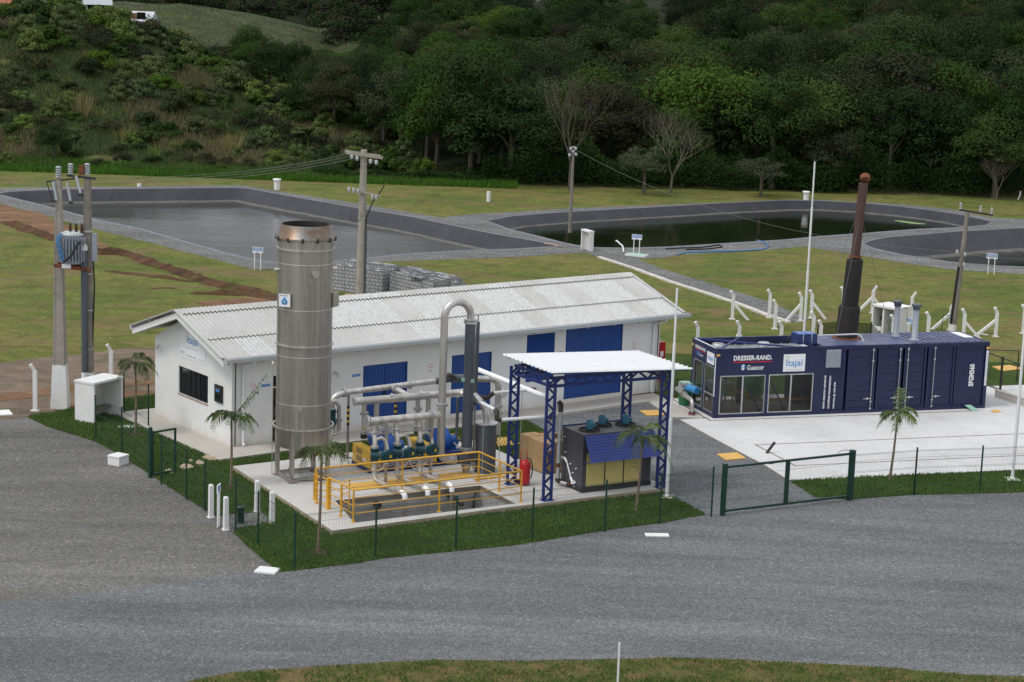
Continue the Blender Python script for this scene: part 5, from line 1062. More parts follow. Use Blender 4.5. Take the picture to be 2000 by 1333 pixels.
# ---- beside the container
gx, gy = gh(1338, 793); t_ = thing('green_barrel', 'green plastic barrel with pale lid beside the left end of the container', 'barrel', (gx, gy, .06)); MB().lathe([(.26, 0), (.30, .3), (.30, .62), (.29, .86)], (0, 0), 18).build('body', 'green_tank', t_); MB().lathe([(.31, .86), (.31, .92), (.0, .93)], (0, 0), 18).build('lid', 'pale_green', t_)
t_ = thing('green_tank', 'large green water tank standing behind the glazed room of the container', 'water tank', CT.W(3.15, 3.45, .045)); MB().lathe([(.42, 0), (.50, .1), (.52, 1.3), (.40, 1.5)], (0, 0), 20).build('body', 'green_tank', t_); MB().lathe([(.42, 1.5), (.40, 1.58), (0, 1.62)], (0, 0), 20).build('lid', 'pale_green', t_)
p0 = G(1351, 811, .05); p1 = G(1320, 787, .05); d = (p1 - p0); d.z = 0; L2 = d.length; ang = math.atan2(d.y, d.x)
t_ = thing('gas_inlet_pipe', 'stainless gas inlet pipe bent down to the slab at the left end of the container', 'pipe', (p0.x, p0.y, .0), ang)
MB().tube([(0, 0, .06), (0, 0, .45)] + arc((.18, 0, .45), (-1, 0, 0), (0, 0, 1), .18, 0, 1.57, 5)[1:] + [(L2 * .6, 0, .63), (L2, 0, .63)], .085, 12).build('pipe', 'bright_steel', t_)
MB().lathe([(.15, .05), (.15, .10), (.10, .11)], (0, 0), 14).lathe([(.13, .14), (.13, .19)], (0, 0), 14).build('flange', 'column_grey', t_); MB().lathe([(.145, .105), (.145, .135)], (0, 0), 14).build('gasket', 'red_paint', t_)
MB().disc((L2 * .55, 0, .63), (1, 0, 0), .14, .04).disc((L2 * .5, 0, .63), (1, 0, 0), .14, .03).build('flange', 'stand_steel', t_); MB().box(.25, .29, -.02, .02, .05, .55).build('support', 'stand_steel', t_)
MB().tube([(L2 * .8, 0, .66), (L2 * .8, 0, .95), (L2 * .55, -.1, 1.02)], .07, 10).build('branch', 'bright_steel', t_)
MB().tube([(L2 * .62, -.18, .88), (L2 * .35, -.42, .86)], .15, 12).build('blue_actuator', 'light_blue', t_); MB().disc((L2 * .75, -.06, .86), (1, -.5, 0), .16, .08).build('valve', 'porcelain', t_)
# ================================================================ EQUIPMENT SLAB
def EW(x, y, z=0.0): return EQ.W(x, y, z)
SZ = 0.17
def eq_thing(name, label, cat, x, y, group=None, z=SZ): return thing(name, label, cat, EW(x, y, z), EQ.a, group)
# ---- stainless tower
tw = eq_thing('filter_tower', 'tall round stainless steel tower with heat-tinted cap on four legs', 'steel tower', 1.72, 6.22); z0 = -SZ
def Lz(*p): return [(r, z + z0) for r, z in p]
MB().lathe(Lz((.91, 2.0), (.91, 7.93)), (0, 0), 48, caps=False).build('body', 'tower_steel', tw)
MB().lathe(Lz((.45, .96), (.45, 1.28), (.88, 1.30), (.90, 1.34), (.90, 2.0)), (0, 0), 48).build('lower_body', 'tower_steel', tw)
MB().lathe(Lz((.92, 7.93), (.92, 8.26)), (0, 0), 48, caps=False).build('top_band', 'tower_steel', tw)
for z, r, h in ((2.0, 1.03, .05), (4.76, .965, .035), (7.93, .955, .04)): MB().lathe(Lz((r - .06, z - h), (r, z - h), (r, z + h * .3), (r - .06, z + h * .3)), (0, 0), 48, smooth=False, caps=False).build('ring', 'pipe_steel', tw)
wd = MB()
for z in (2.78, 4.38, 5.94, 7.44): wd.lathe(Lz((.912, z - .018), (.918, z), (.912, z + .018)), (0, 0), 48, caps=False)
for a, za, zb_ in ((235, 2.0, 4.3), (262, 4.4, 5.9), (228, 5.96, 7.4), (275, 6.0, 7.9), (310, 2.0, 7.9), (190, 2.0, 5.9)): ca, sa = math.cos(R(a)) * .912, math.sin(R(a)) * .912; wd.beam((ca, sa, za + z0), (ca, sa, zb_ + z0), .012)
wd.build('weld_seams', 'pipe_steel', tw)
MB().lathe(Lz((.98, 8.24), (.98, 8.28), (.96, 8.30), (.79, 8.70)), (0, 0), 48, caps=False).build('heat_cap', 'heat_tint', tw); MB().lathe(Lz((.79, 8.705), (.765, 8.70), (.88, 8.34), (.88, 8.30), (.0, 8.29)), (0, 0), 48, caps=False).build('cap_inside', 'stack_rust', tw)
bl = MB()
for k in range(12): a = k * math.pi / 6; bl.box(math.cos(a) * .97 - .03, math.cos(a) * .97 + .03, math.sin(a) * .97 - .03, math.sin(a) * .97 + .03, 8.18 + z0, 8.32 + z0)
bl.build('clamps', 'dark_metal', tw)
for i, (x, y) in enumerate(((-.64, -.60), (.66, -.58), (-.66, .60), (.66, .60))):
    lg = MB().box(x - .065, x + .065, y - .065, y + .065, .02, 1.86).box(x - .13, x + .13, y - .13, y + .13, 0, .02); lg.build('leg', 'stand_steel', tw)
bf = MB()
for a, b2 in (((-.64, -.6), (.66, -.58)), ((-.64, -.6), (-.66, .6)), ((-.66, .6), (.66, .6)), ((.66, .6), (.66, -.58))): bf.beam((*a, .09), (*b2, .09), .09, .10)
bf.build('base_frame', 'stand_steel', tw)
def rad(a, r, z): return Vector((math.cos(R(a)) * r, math.sin(R(a)) * r, z + z0))
n_ = Vector((math.cos(R(222)), math.sin(R(222)), 0)); t_r = Vector((-n_.y, n_.x, 0)); o = rad(204, .93, 6.06) - n_ * 0.0
pb = panel(MB(), o - t_r * .20, t_r, FZ, .42, .44, .10).build('sign_box', 'stand_steel', tw); o2 = o - t_r * .20 + n_ * .102; sp_ = panel(MB(), o2 + t_r * .01 + Vector((0, 0, .01)), t_r, FZ, .40, .42, .004).build('sign_plate', 'sign_white', pb)
lettering('BIOGÁS', o2 + t_r * .05 + Vector((0, 0, .36)) + n_ * .005, t_r, FZ, .28, .05, 'letter_grey', pb, bold=.02)
bm = MB().lathe([(.0, -.11), (.08, -.10), (.115, -.03), (.10, .03), (.05, .07), (.04, .09), (.07, .13), (.0, .13)], (0, 0), 16); M_ = Matrix((t_r, n_, Vector((0, 0, 1)))).transposed(); bm.v = [tuple(o2 + t_r * .21 + Vector((0, 0, .19)) + n_ * .006 + M_ @ Vector((x, y * .05, z))) for x, y, z in bm.v]; bm.build('emblem', 'letter_blue', pb)
dm = MB().disc(o2 + t_r * .21 + Vector((0, 0, .17)) + n_ * .014, n_, .035, .006, 12).build('flame_mark', 'sticker_yellow', pb)
n3 = Vector((math.cos(R(300)), math.sin(R(300)), 0)); t3 = Vector((-n3.y, n3.x, 0)); pb2 = panel(MB(), rad(325, .93, 6.0) - t3 * .1, t3, FZ, .30, .48, .10).build('sign_box', 'stand_steel', tw)
for a, z, r in ((266, 7.18, .12), (168, 7.2, .07), (335, 7.25, .09), (240, 2.68, .07)):
    p = rad(a, .88, z); q = rad(a, 1.02, z); MB().tube([p, q], r * .8, 14).disc(q, (q - p), r, .04, 16).build('nozzle', 'bright_steel', tw)
lv = MB().tube([rad(150, 1.02, .2), rad(150, 1.02, 3.95)], .015, 6).tube([rad(150, 1.02, 3.95), rad(150, .9, 3.95)], .015, 6).tube([rad(150, 1.02, 3.2), rad(150, .9, 3.2)], .015, 6).tube([rad(150, 1.02, 1.85), rad(150, .9, 1.85)], .015, 6); lv.lathe(Lz((.06, 3.96), (.05, 4.05), (.02, 4.08)), (rad(150, 1.02, 0).x, rad(150, 1.02, 0).y), 8); lv.build('level_gauge', 'pipe_steel', tw)
MB().tube([rad(200, .5, .9), rad(215, .9, .55), rad(230, 1.1, .35), rad(262, .9, .25), rad(290, 1.0, .25)], .012, 5).build('drain_hose', 'cable_black', tw)
MB().box(-.42, .05, .9, 1.35, -.10, -.07)
# ---- pipework
def fl(mb, p, ax, r, th=.035, gap=.0):
    p = Vector(p); a = Vector(ax).normalized(); mb.cut(); mb.disc(p - a * (th * .8), a, r, th, 20).disc(p + a * (th * .8), a, r, th, 20)
def bolts(mb, p, ax, r, n=10):
    a = Vector(ax).normalized(); u = a.orthogonal().normalized(); v = a.cross(u); p = Vector(p)
    for k in range(n): q = p + (u * math.cos(2 * math.pi * k / n) + v * math.sin(2 * math.pi * k / n)) * r; mb.beam(q - a * .05, q + a * .05, .018)
pw = thing('gas_pipework', 'stainless gas pipework with two headers, teal valves and outlets over the pit', 'pipework', EW(0, 0, 0), EQ.a)
X = lambda px, py, y: Vector((EQ.xz(px, py, y)[0], y, EQ.xz(px, py, y)[1]))
# far line
fy = 8.0; a = X(648, 792, fy); p1 = X(672, 767, fy); p2 = X(850, 745, fy); p3 = X(958, 741, fy); e = X(968, 768, fy)
MB().tube([(a.x, fy, 1.35), (a.x, fy, p1.z - .42)] + arc((a.x + .35, fy, p1.z - .40), (-1, 0, 0), (0, 0, 1), .35, 0, 1.57, 7)[1:] + [p1 + Vector((.1, 0, 0)), p2], .105, 14).build('far_pipe', 'pipe_steel', pw)
MB().tube([p2, X(882, 740, fy)], .12, 14).tube([X(882, 740, fy), X(908, 739, fy)], .15, 14).build('far_pipe_muff', 'column_grey', pw)
xe = p3.x + .35; MB().tube([X(906, 739, fy), (xe - .35, fy, p3.z)] + arc((xe - .35, fy, p3.z - .35), (0, 0, 1), (1, 0, 0), .35, 0, 1.57, 7)[1:] + [(xe, fy, .5)], .12, 14).build('far_pipe_bend', 'pipe_steel', pw)
f = MB(); fl(f, X(672, 767, fy), (1, 0, 0), .17); fl(f, X(800, 752, fy), (1, 0, 0), .15); fl(f, (xe, fy, 1.55), (0, 0, 1), .17); fl(f, (xe, fy, 1.30), (0, 0, 1), .17); f.build('flange', 'galvanised', pw)
MB().disc((xe + .12, fy - .18, 2.05), (.3, -1, 0), .17, .06).build('gauge_plate', 'gutter_metal', pw)
# bypass at the tower foot
yb_ = 7.2; q0 = X(649, 785, yb_); q1 = X(662, 800, yb_); q2 = X(662, 838, yb_)
MB().tube([(a.x, fy, 1.7), (a.x - .1, 7.5, 1.6), (a.x - .35, yb_, 1.45), (a.x - .6, 6.9, 1.1), (2.55, 6.6, 1.0)], .10, 12).build('tower_inlet', 'pipe_steel', pw)
MB().tube([q0, q0 + Vector((.12, 0, .02)), q1 + Vector((0, 0, .12)), q1, q2, q2 + Vector((-.1, 0, -.16)), q2 + Vector((-.32, 0, -.2))], .07, 10).build('bypass', 'pipe_steel', pw); f = MB(); fl(f, (q1 + q2) / 2 + Vector((0, 0, -.02)), (0, 0, 1), .12); f.build('flange', 'galvanised', pw)
tv = X(650, 815, yb_); MB().tube([tv + Vector((-.02, 0, .28)), tv - Vector((.02, 0, .30))], .12, 12).disc(tv + Vector((-.02, 0, .2)), (0, 0, 1), .15, .05).disc(tv - Vector((.02, 0, .2)), (0, 0, 1), .15, .05).build('teal_valve', 'teal', pw)
# upper header
uy = 6.8; ul, ur = X(692, 783, uy), X(905, 769, uy); zu = (ul.z + ur.z) / 2; u_l, u_r = ul.x, ur.x
MB().tube([(u_l, uy, zu), (u_r, uy, zu)], .135, 18).build('upper_header', 'pipe_steel', pw); MB().disc((u_l, uy, zu), (1, 0, 0), .155, .03).disc((u_r + .02, uy, zu), (1, 0, 0), .15, .05).build('end_cap', 'galvanised', pw)
MB().tube([X(766, 757, fy), (X(766, 757, fy).x + .06, 7.4, zu + .06), (X(766, 757, fy).x + .12, uy, zu)], .10, 12).build('cross_link', 'pipe_steel', pw)
f = MB(); fl(f, (X(766, 757, fy).x + .03, 7.75, X(766, 757, fy).z), (0, 1, 0), .15)
for px in (711, 735, 815.6, 836): xx = X(px, 800, uy).x
drops = [X(711, 820, uy).x, X(815.6, 810, uy).x]
for xx in drops:
    MB().tube([(xx, uy, zu - .1), (xx, uy, 1.18)], .085, 12).build('drop_pipe', 'pipe_steel', pw); fl(f, (xx, uy, 2.02), (0, 0, 1), .15); bolts(f, (xx, uy, 2.02), (0, 0, 1), .125); fl(f, (xx, uy, 1.36), (0, 0, 1), .14)
    MB().lathe([(.10, 1.14), (.12, 1.20), (.10, 1.26), (.12, 1.30)], (xx, uy), 14).build('rubber_joint', 'black_rubber', pw)
for px in (735.5, 836.5): xx = X(px, 800, uy).x; MB().tube([(xx, uy, zu - .1), (xx, uy, 1.25)], .09, 12).build('drop_pipe', 'pipe_steel', pw)
f.build('flange', 'galvanised', pw)
for px in (763, 820): p = X(px, 770, uy); MB().tube([(p.x, uy - .1, zu + .13), (p.x + .3, uy - .1, zu + .15)], .02, 6).lathe([(.045, zu + .12), (.045, zu + .2)], (p.x, uy - .1), 8).build('sensor', 'sign_white', pw)
# lower header
ly = 4.6; a, b2 = X(716, 825, ly), X(863, 809, ly); zl = (a.z + b2.z) / 2; UX = X(863, 800, ly).x
MB().tube([(a.x, ly, zl), (UX, ly, zl)], .125, 18).build('lower_header', 'pipe_steel', pw); f = MB().disc((a.x + .01, ly, zl), (1, 0, 0), .20, .05).disc((a.x + .09, ly, zl), (1, 0, 0), .19, .03); fl(f, (UX - .42, ly, zl), (1, 0, 0), .19); bolts(f, (UX - .42, ly, zl), (1, 0, 0), .16); bolts(f, (a.x + .04, ly, zl), (1, 0, 0), .17)
# U pipe and risers
uz = 0.70; zt = 5.62; CX = X(915, 760, ly).x; rr_ = (CX - UX) / 2
MB().tube([(UX, ly, 2.66), (UX, ly, zt)] + arc((UX + rr_, ly, zt), (-1, 0, 0), (0, 0, 1), rr_, 0, math.pi, 14)[1:] + [(CX, ly, zt - .16)], .128, 18).build('tall_u_pipe', 'pipe_steel', pw)
MB().tube([(UX, ly, 2.60), (UX, ly, uz + .36)] + arc((UX + .36, ly, uz + .36), (-1, 0, 0), (0, 0, -1), .36, 0, 1.57, 8)[1:] + [(UX + .46, ly, uz)], .135, 18).build('riser', 'pipe_steel', pw)
fl(f, (UX, ly, 2.64), (0, 0, 1), .20); bolts(f, (UX, ly, 2.64), (0, 0, 1), .17, 12); fl(f, (UX + .50, ly, uz), (1, 0, 0), .20); bolts(f, (UX + .5, ly, uz), (1, 0, 0), .17, 12); fl(f, (CX, ly, zt - .16), (0, 0, 1), .22)
f.build('flange', 'galvanised', pw)
# three teal meter branches down to the pit
for k, (px, yy, ex, ey) in enumerate(((732, 4.35, 3.64, 2.50), (776, 4.45, 4.58, 2.70), (820, 4.55, 5.52, 2.80))):
    xx = X(px, 870, yy).x; br_ = MB().tube([(xx, yy + .1, zl - .1), (xx, yy + .1, 1.9), (xx, yy, 1.72), (xx, yy, 1.42)], .085, 12).tube([(xx, yy, .98), (xx, yy, .55), (xx, yy - .05, .42), (xx + .02, yy - .18, .36), (ex, ey + .12, .34)], .08, 12); br_.build('branch_pipe', 'pipe_steel', pw)
    MB().tube([(ex, ey + .14, .34), (ex + .01, ey, .335), (ex + .02, ey - .07, .26), (ex + .02, ey - .08, .14)], .088, 10).build('white_elbow', 'white_metal', pw); MB().tube([(ex + .02, ey - .08, .13), (ex + .02, ey - .08, -1.3)], .075, 10).build('pit_pipe', 'stand_steel', pw)
    MB().tube([(xx + .03, yy - .02, 1.72), (xx + .22, yy, 1.76), (xx + .36, yy, 1.68), (xx + .42, yy - .05, 1.5), (xx + .42, yy - .12, 1.2)], .065, 10).build('return_bend', 'pipe_steel', pw)
    MB().tube([(xx + .38, yy - .12, .98), (xx + .3, yy, .7), (xx, yy, .62)], .05, 8).build('return_bend', 'pipe_steel', pw)
    mt_ = MB().tube([(xx - .12, yy + .06, 1.20), (xx + .16, yy - .08, 1.20)], .16, 16).lathe([(.15, 1.42), (.15, 1.38), (.10, 1.36), (.10, 1.02), (.15, 1.0), (.15, .96)], (xx, yy), 14).build('meter', 'teal', pw)
    cx_ = Vector((xx + .36, yy - .22, 1.17)); dn = Vector((.15, -1, .05)).normalized(); MB().disc(cx_, dn, .215, .16, 22).disc(cx_ + dn * .09, dn, .19, .03, 22).build('gear_cover', 'teal', mt_)
    g_ = MB(); bolts(g_, (xx + .16, yy - .09, 1.20), (.8, -.5, 0), .12, 8); g_.disc((xx + .17, yy - .09, 1.20), (.8, -.5, 0), .13, .02, 16); g_.build('bolt_ring', 'galvanised', mt_); MB().box(cx_.x + .03, cx_.x + .09, cx_.y - .125, cx_.y - .118, 1.13, 1.23).build('sticker', 'sticker_yellow', mt_); MB().tube([cx_ + Vector((0, 0, -.2)), cx_ + Vector((0, 0, -.26))], .05, 8).build('foot', 'sign_white', mt_)
    f = MB(); fl(f, (xx, yy, 1.47), (0, 0, 1), .13, .025); fl(f, (xx, yy + .1, 1.93), (0, 0, 1), .13, .025); fl(f, (xx, yy, .70), (0, 0, 1), .11, .02); f.build('flange', 'galvanised', pw)
# stands and frame of the meters
xa, xb = X(754, 880, 4.5).x, X(842, 870, 4.5).x
for xx in (xa, xb): MB().box(xx - .045, xx + .045, 4.45, 4.54, SZ, zl - .12).build('stand', 'stand_steel', pw)
st_ = MB().beam((xa - .5, 4.5, 1.86), (xb + .1, 4.5, 1.86), .05).beam((xa - .5, 4.42, .86), (xb + .1, 4.42, .86), .06).beam((xa - .5, 4.55, .72), (xb + .1, 4.55, .72), .05).beam((xa, 4.5, zl - .22), (xa - .28, 4.56, zl - .10), .08, .05); st_.build('stand_rail', 'stand_steel', pw)
for (sx, sy) in ((3.58, 3.75), (4.52, 3.78), (5.42, 3.78)): MB().add([(sx - .22, sy, SZ), (sx + .22, sy, SZ), (sx + .04, sy, .36), (sx - .04, sy, .36), (sx - .22, sy + .012, SZ), (sx + .22, sy + .012, SZ), (sx + .04, sy + .012, .36), (sx - .04, sy + .012, .36)], [(0, 1, 2, 3), (7, 6, 5, 4)]).build('gusset', 'stand_steel', pw)
MB().box(X(711, 838, uy).x - .03, X(711, 838, uy).x + .05, uy - .092, uy - .086, 1.52, 1.62).build('warning_sticker', 'sticker_yellow', pw)
# posts with hazard bands under the far line
for px, y_ in ((679, 8.0), (771, 8.0), (856, 8.0)):
    zt_ = X(px, 770, 8.0).z - .0; xx = X(px, 860, 8.0).x; s_ = MB().box(xx - .035, xx + .035, 7.965, 8.035, SZ, p2.z - .11).box(xx - .13, xx + .13, 7.87, 8.13, SZ, SZ + .02).build('pipe_post', 'stand_steel', pw)
    h_ = MB()
    for k in range(3): h_.cut().box(xx - .038, xx + .038, 7.962, 8.038, 1.45 + k * .2, 1.53 + k * .2)
    h_.build('hazard_band', 'yellow_box', s_); h_ = MB()
    for k in range(4): h_.cut().box(xx - .037, xx + .037, 7.963, 8.037, 1.34 + k * .2, 1.44 + k * .2)
    h_.build('hazard_band', 'black_rubber', s_)
# ---- grey condensate column and drum
cl = eq_thing('grey_column', 'tall slim dark grey scrubber column beside the stainless U pipe', 'column', CX, ly, z=0)
MB().lathe([(.185, 1.12), (.180, zt - .22)], (0, 0), 22).build('shell', 'column_grey', cl); f = MB().lathe([(.24, 1.05), (.24, 1.10)], (0, 0), 20).lathe([(.24, .98), (.24, 1.02)], (0, 0), 20).cut().lathe([(.23, zt - .26), (.23, zt - .20)], (0, 0), 20); f.build('flange', 'galvanised', cl)
MB().lathe([(.17, .66), (.17, .98)], (0, 0), 20).build('neck', 'column_grey', cl); MB().lathe([(.19, .52), (.10, SZ)], (0, 0), 20).build('cone_foot', 'stand_steel', cl)
MB().tube([(-.34, 0, uz), (.40, 0, uz)], .155, 16).build('tee', 'column_grey', cl)
MB().box(-.02, .10, -.20, -.17, 3.35, 3.47).box(-.26, -.17, -.05, .05, 3.38, 3.50).build('level_label', 'pale_green', cl)
MB().tube([(-.20, .35, 2.75), (-.22, .35, 1.45), (-.20, .3, 1.32), (-.1, .15, 1.26)], .055, 8).build('side_pipe', 'column_grey', cl)
dr = eq_thing('grey_drum', 'short wide dark grey drum with pale lid and bright elbow, right of the grey column', 'drum', 7.78, 4.55, z=0)
MB().lathe([(.36, SZ), (.36, 1.86)], (0, 0), 26).build('shell', 'column_grey', dr); MB().lathe([(.40, 1.86), (.40, 1.90)], (0, 0), 26).build('lid', 'galvanised', dr); MB().tube([(-.36, .02, uz), (-.2, 0, uz)], .15, 16).build('nozzle', 'column_grey', dr)
MB().tube([(0, 0, 1.9), (0, 0, 2.12), (-.04, .04, 2.38), (-.14, .14, 2.60), (-.32, .32, 2.76), (-.62, .6, 2.84)], .125, 14).build('bright_elbow', 'bright_steel', dr); f = MB().disc((-.30, .30, 2.75), (-1, 1, .45), .15, .05); f.build('flange', 'galvanised', dr)
po = eq_thing('grey_standpipe', 'thin dark grey vent standpipe behind the grey column', 'standpipe', 7.62, 5.1, z=0); MB().tube([(0, 0, SZ), (0, 0, 2.4)], .04, 8).build('post', 'stand_steel', po); MB().tube([(0, 0, 2.4), (.02, 0, 5.3)], .065, 10).tube([(.02, 0, 5.3), (.02, 0, 5.55)], .02, 6).build('pipe', 'column_grey', po)
# ---- insulated lines to the chiller
il = thing('insulated_pipes', 'white clad insulated pipes with black elbows running from the drum to the chiller', 'insulated pipes', EW(0, 0, 0), EQ.a)
MB().cut().tube([(9.22, 8.3, 2.98), (9.18, 2.1, 2.98)], .075, 10).cut().tube([(9.29, 8.2, 3.0), (9.25, 3.0, 3.0)], .06, 10).build('clad_pipe', 'white_metal', il)
MB().cut().tube([(7.9, 6.62, 2.5), (7.2, 2.9, 2.72)], .06, 10).cut().tube([(7.28, 2.72, 2.42), (9.02, 2.42, 2.46)], .055, 10).cut().tube([(8.0, 4.5, 2.92), (9.35, 4.2, 3.0)], .055, 10).build('clad_pipe', 'white_metal', il)
bk_ = MB().cut().tube([(9.18, 2.12, 2.98), (9.17, 2.0, 2.94), (9.16, 1.98, 2.70)], .09, 10).cut().tube([(7.2, 2.92, 2.72), (7.17, 2.78, 2.68), (7.17, 2.74, 2.44), (7.3, 2.72, 2.41)], .085, 10).cut().tube([(9.0, 2.42, 2.46), (9.1, 2.36, 2.40)], .085, 10).cut().tube([(9.33, 4.22, 3.0), (9.42, 4.1, 3.0)], .08, 8).cut().tube([(8.0, 4.5, 2.92), (7.8, 4.6, 2.72), (7.6, 4.9, 2.75), (7.5, 5.0, 2.9)], .08, 8).cut().tube([(8.3, 7.9, 2.78), (7.9, 7.6, 2.95), (7.6, 7.5, 2.85), (7.58, 7.5, 2.6)], .085, 8).cut().tube([(9.15, 1.98, .42), (9.14, 1.98, .36), (9.2, 1.9, .30)], .085, 10).cut().tube([(9.05, 2.36, 1.2), (9.05, 2.36, .95)], .085, 8)
bk_.build('black_elbow', 'dark_brown_pipe', il)
MB().cut().tube([(9.16, 1.98, 2.72), (9.15, 1.98, .95)], .075, 10).cut().tube([(9.15, 1.98, .78), (9.15, 1.98, .42)], .07, 10).cut().tube([(9.08, 2.36, 2.38), (9.05, 2.36, 1.3)], .065, 10).cut().tube([(9.2, 1.9, .30), (9.30, 1.62, .30)], .06, 10).build('clad_riser', 'galvanised', il)
MB().cut().tube([(9.15, 1.98, .80), (9.15, 1.98, .93)], .05, 8).cut().tube([(9.31, 1.60, .30), (9.33, 1.45, .30)], .05, 8).cut().tube([(9.05, 2.36, 1.2), (9.05, 2.36, 1.3)], .045, 8).build('rusty_union', 'rust', il)
for (x, y, z) in ((9.24, 4.7, 2.93), (9.22, 6.9, 2.93), (7.3, 2.75, 2.36), (7.42, 4.1, 2.6)): MB().tube([(x, y, SZ if y < 5.4 or x < 8 else .02), (x, y, z)], .014, 5).build('support_rod', 'galvanised', il)
# ---- blowers
def blower(x, y, label):
    r = eq_thing('blower', label, 'blower', x, y, 'yellow and blue blowers under the headers')
    MB().box(-.02, 1.75, .0, 1.40, .02, .15).box(.1, 1.6, .1, .3, .0, .02).box(.1, 1.6, 1.1, 1.3, .0, .02).build('base_frame', 'base_blue', r)
    y_ = MB(); y_.add([(0, .02, .15), (.42, .02, .15), (.42, .02, .60), (.30, .02, .76), (0, .02, .76), (0, 1.38, .15), (.42, 1.38, .15), (.42, 1.38, .60), (.30, 1.38, .76), (0, 1.38, .76)], [(0, 1, 2, 3, 4), (9, 8, 7, 6, 5), (0, 4, 9, 5), (4, 3, 8, 9), (3, 2, 7, 8), (2, 1, 6, 7)]); y_.build('belt_guard', 'yellow_box', r)
    gr = MB()
    for z_ in (.24, .50):
        for k in range(9): gr.box(-.006, .0, .62, 1.10, z_ + k * .022, z_ + k * .022 + .010)
    gr.build('grille', 'pole_dark', r); MB().box(-.008, -.001, .30, .56, .34, .42).build('name_plate', 'sign_white', r); MB().box(-.008, -.001, 1.22, 1.29, .44, .50).build('button', 'red_paint', r)
    v = MB(); c0 = Vector((1.05, .95, .62)); ax = Vector((1, 0, 0)); v.disc(c0, ax, .47, .26, 28).disc(c0 + ax * .15, ax, .49, .03, 28).disc(c0 - ax * .15, ax, .49, .03, 28).tube([c0 + Vector((0, 0, .2)), c0 + Vector((0, .0, .55))], .14, 14); v.build('volute', 'machine_blue', r)
    MB().tube([c0 + Vector((-.14, 0, 0)), c0 + Vector((-.32, 0, .02)), c0 + Vector((-.50, -.0, .25)), c0 + Vector((-.60, 0, .48))], [.30, .22, .16, .13], 14).build('inlet_cone', 'machine_blue', r)
    MB().tube([c0 + Vector((.16, 0, 0)), c0 + Vector((.62, 0, 0))], .2, 16).box(1.05, 1.6, .80, 1.10, .15, .45).build('motor', 'machine_blue', r)
    MB().box(.55, 1.7, .12, .55, .15, .42).build('bearing_block', 'base_blue', r); MB().tube([(1.2, .3, .7), (1.45, .1, .45), (1.55, -.1, .12), (1.6, -.35, .02)], .03, 7).build('cable_duct', 'galvanised', r)
blower(4.0, 5.77, 'left blower with yellow belt guard and blue casing, nearest the steel tower'); blower(6.16, 5.80, 'right blower with yellow guard and blue casing, behind the stainless riser')
# ---- yellow cover plates on the slab
def plate(pts, z, label, h=.02, mat='yellow_plate', name='cover_plate', cat='cover plate', group=None):
    P = [Vector(p) for p in pts]; c_ = sum(P, Vector((0, 0))) / len(P); mb = MB().prism([(p.x - c_.x, p.y - c_.y) for p in P], 0, h); o = mb.build(name, mat, None, (c_.x, c_.y, z)); return tag(o, label, cat, group)
def eqp(x0, x1, y0, y1): return [EW(x0 + .0, y0).to_2d(), EW(x1, y0).to_2d(), EW(x1 + .12, y1).to_2d(), EW(x0 + .12, y1).to_2d()]
for (x0, x1, lb) in ((2.55, 3.62, 'leftmost yellow cover plate on the slab, behind the pit'), (3.80, 4.42, 'second yellow cover plate on the slab, between the first two pit pipes'), (4.80, 5.30, 'third yellow cover plate on the slab, before the third pit pipe'), (5.95, 7.05, 'rightmost yellow cover plate on the slab, by the foot of the grey column')): plate(eqp(x0, x1, 4.1, 4.8), SZ + .002, lb)
for P_, z_, lb in (([(855, 851), (891, 848), (900, 860), (877, 864), (855, 866)], .055, 'yellow cover plate in the lawn behind the stainless riser'), ([(926, 858), (945, 855), (975, 866), (930, 872)], .055, 'yellow cover plate behind the grey drum'), ([(971, 856), (989, 855), (1018, 868), (972, 873)], .055, 'yellow cover plate in the lawn right of the grey drum'), ([(1400, 888), (1439, 885), (1457, 896), (1418, 900)], .02, 'yellow cover plate in the gravel drive by the white slab edge'), ([(1249, 803), (1284, 802), (1302, 811), (1264, 813)], .02, 'yellow cover plate in the gravel behind the chiller'), ([(575, 884), (603, 882), (606, 893), (590, 894)], .055, 'yellow cover plate in the lawn strip under the steel tower'), ([(613, 882), (640, 880), (645, 890), (620, 892)], .055, 'yellow cover plate in the lawn strip right of the tower'), ([(1938, 717), (1972, 714), (1998, 721), (1958, 726)], .03, 'sandy cover plate in the lawn right of the container'), ([(1935, 803), (1948, 801), (1955, 805), (1940, 807)], .05, 'small rusty plate on the slab at the container right end')): plate(gp(P_, z_), z_ - .005, lb, .03)
# ---- pit railing
ra = eq_thing('pit_railing', 'yellow pipe railing around the sunken pit', 'railing', 0, 0)
cr = [(.97, .60), (6.97, .66), (6.93, 3.46), (.95, 3.42)]; H_ = 1.02
def lerp2(a, b2, t_): return (a[0] + (b2[0] - a[0]) * t_, a[1] + (b2[1] - a[1]) * t_)
posts = [cr[0], lerp2(cr[0], cr[1], .5), cr[1], lerp2(cr[1], cr[2], .5), cr[2], lerp2(cr[3], cr[2], .52), cr[3], (.90, 1.35), (.88, 2.25), (.84, 3.05)]
for x, y in posts: MB().tube([(x, y, 0), (x, y, H_ - .01)], .032, 8).box(x - .07, x + .07, y - .07, y + .07, 0, .012).build('post', 'yellow_rail', ra)
MB().box(.82, .94, 2.18, 2.32, 0, H_ - .02).build('gate_post', 'yellow_rail', ra)
def rail(pts, z, r, nm): MB().tube([(x, y, z) for x, y in pts], r, 8).build(nm, 'yellow_rail', ra)
rail([(.88, 2.25), cr[0], cr[1], cr[2], cr[3], (.86, 3.2)], H_, .032, 'top_rail')
for z in (.27, .52, .77): rail([(.88, 2.25), cr[0], cr[1], cr[2], cr[3]], z, .016, 'mid_rail')
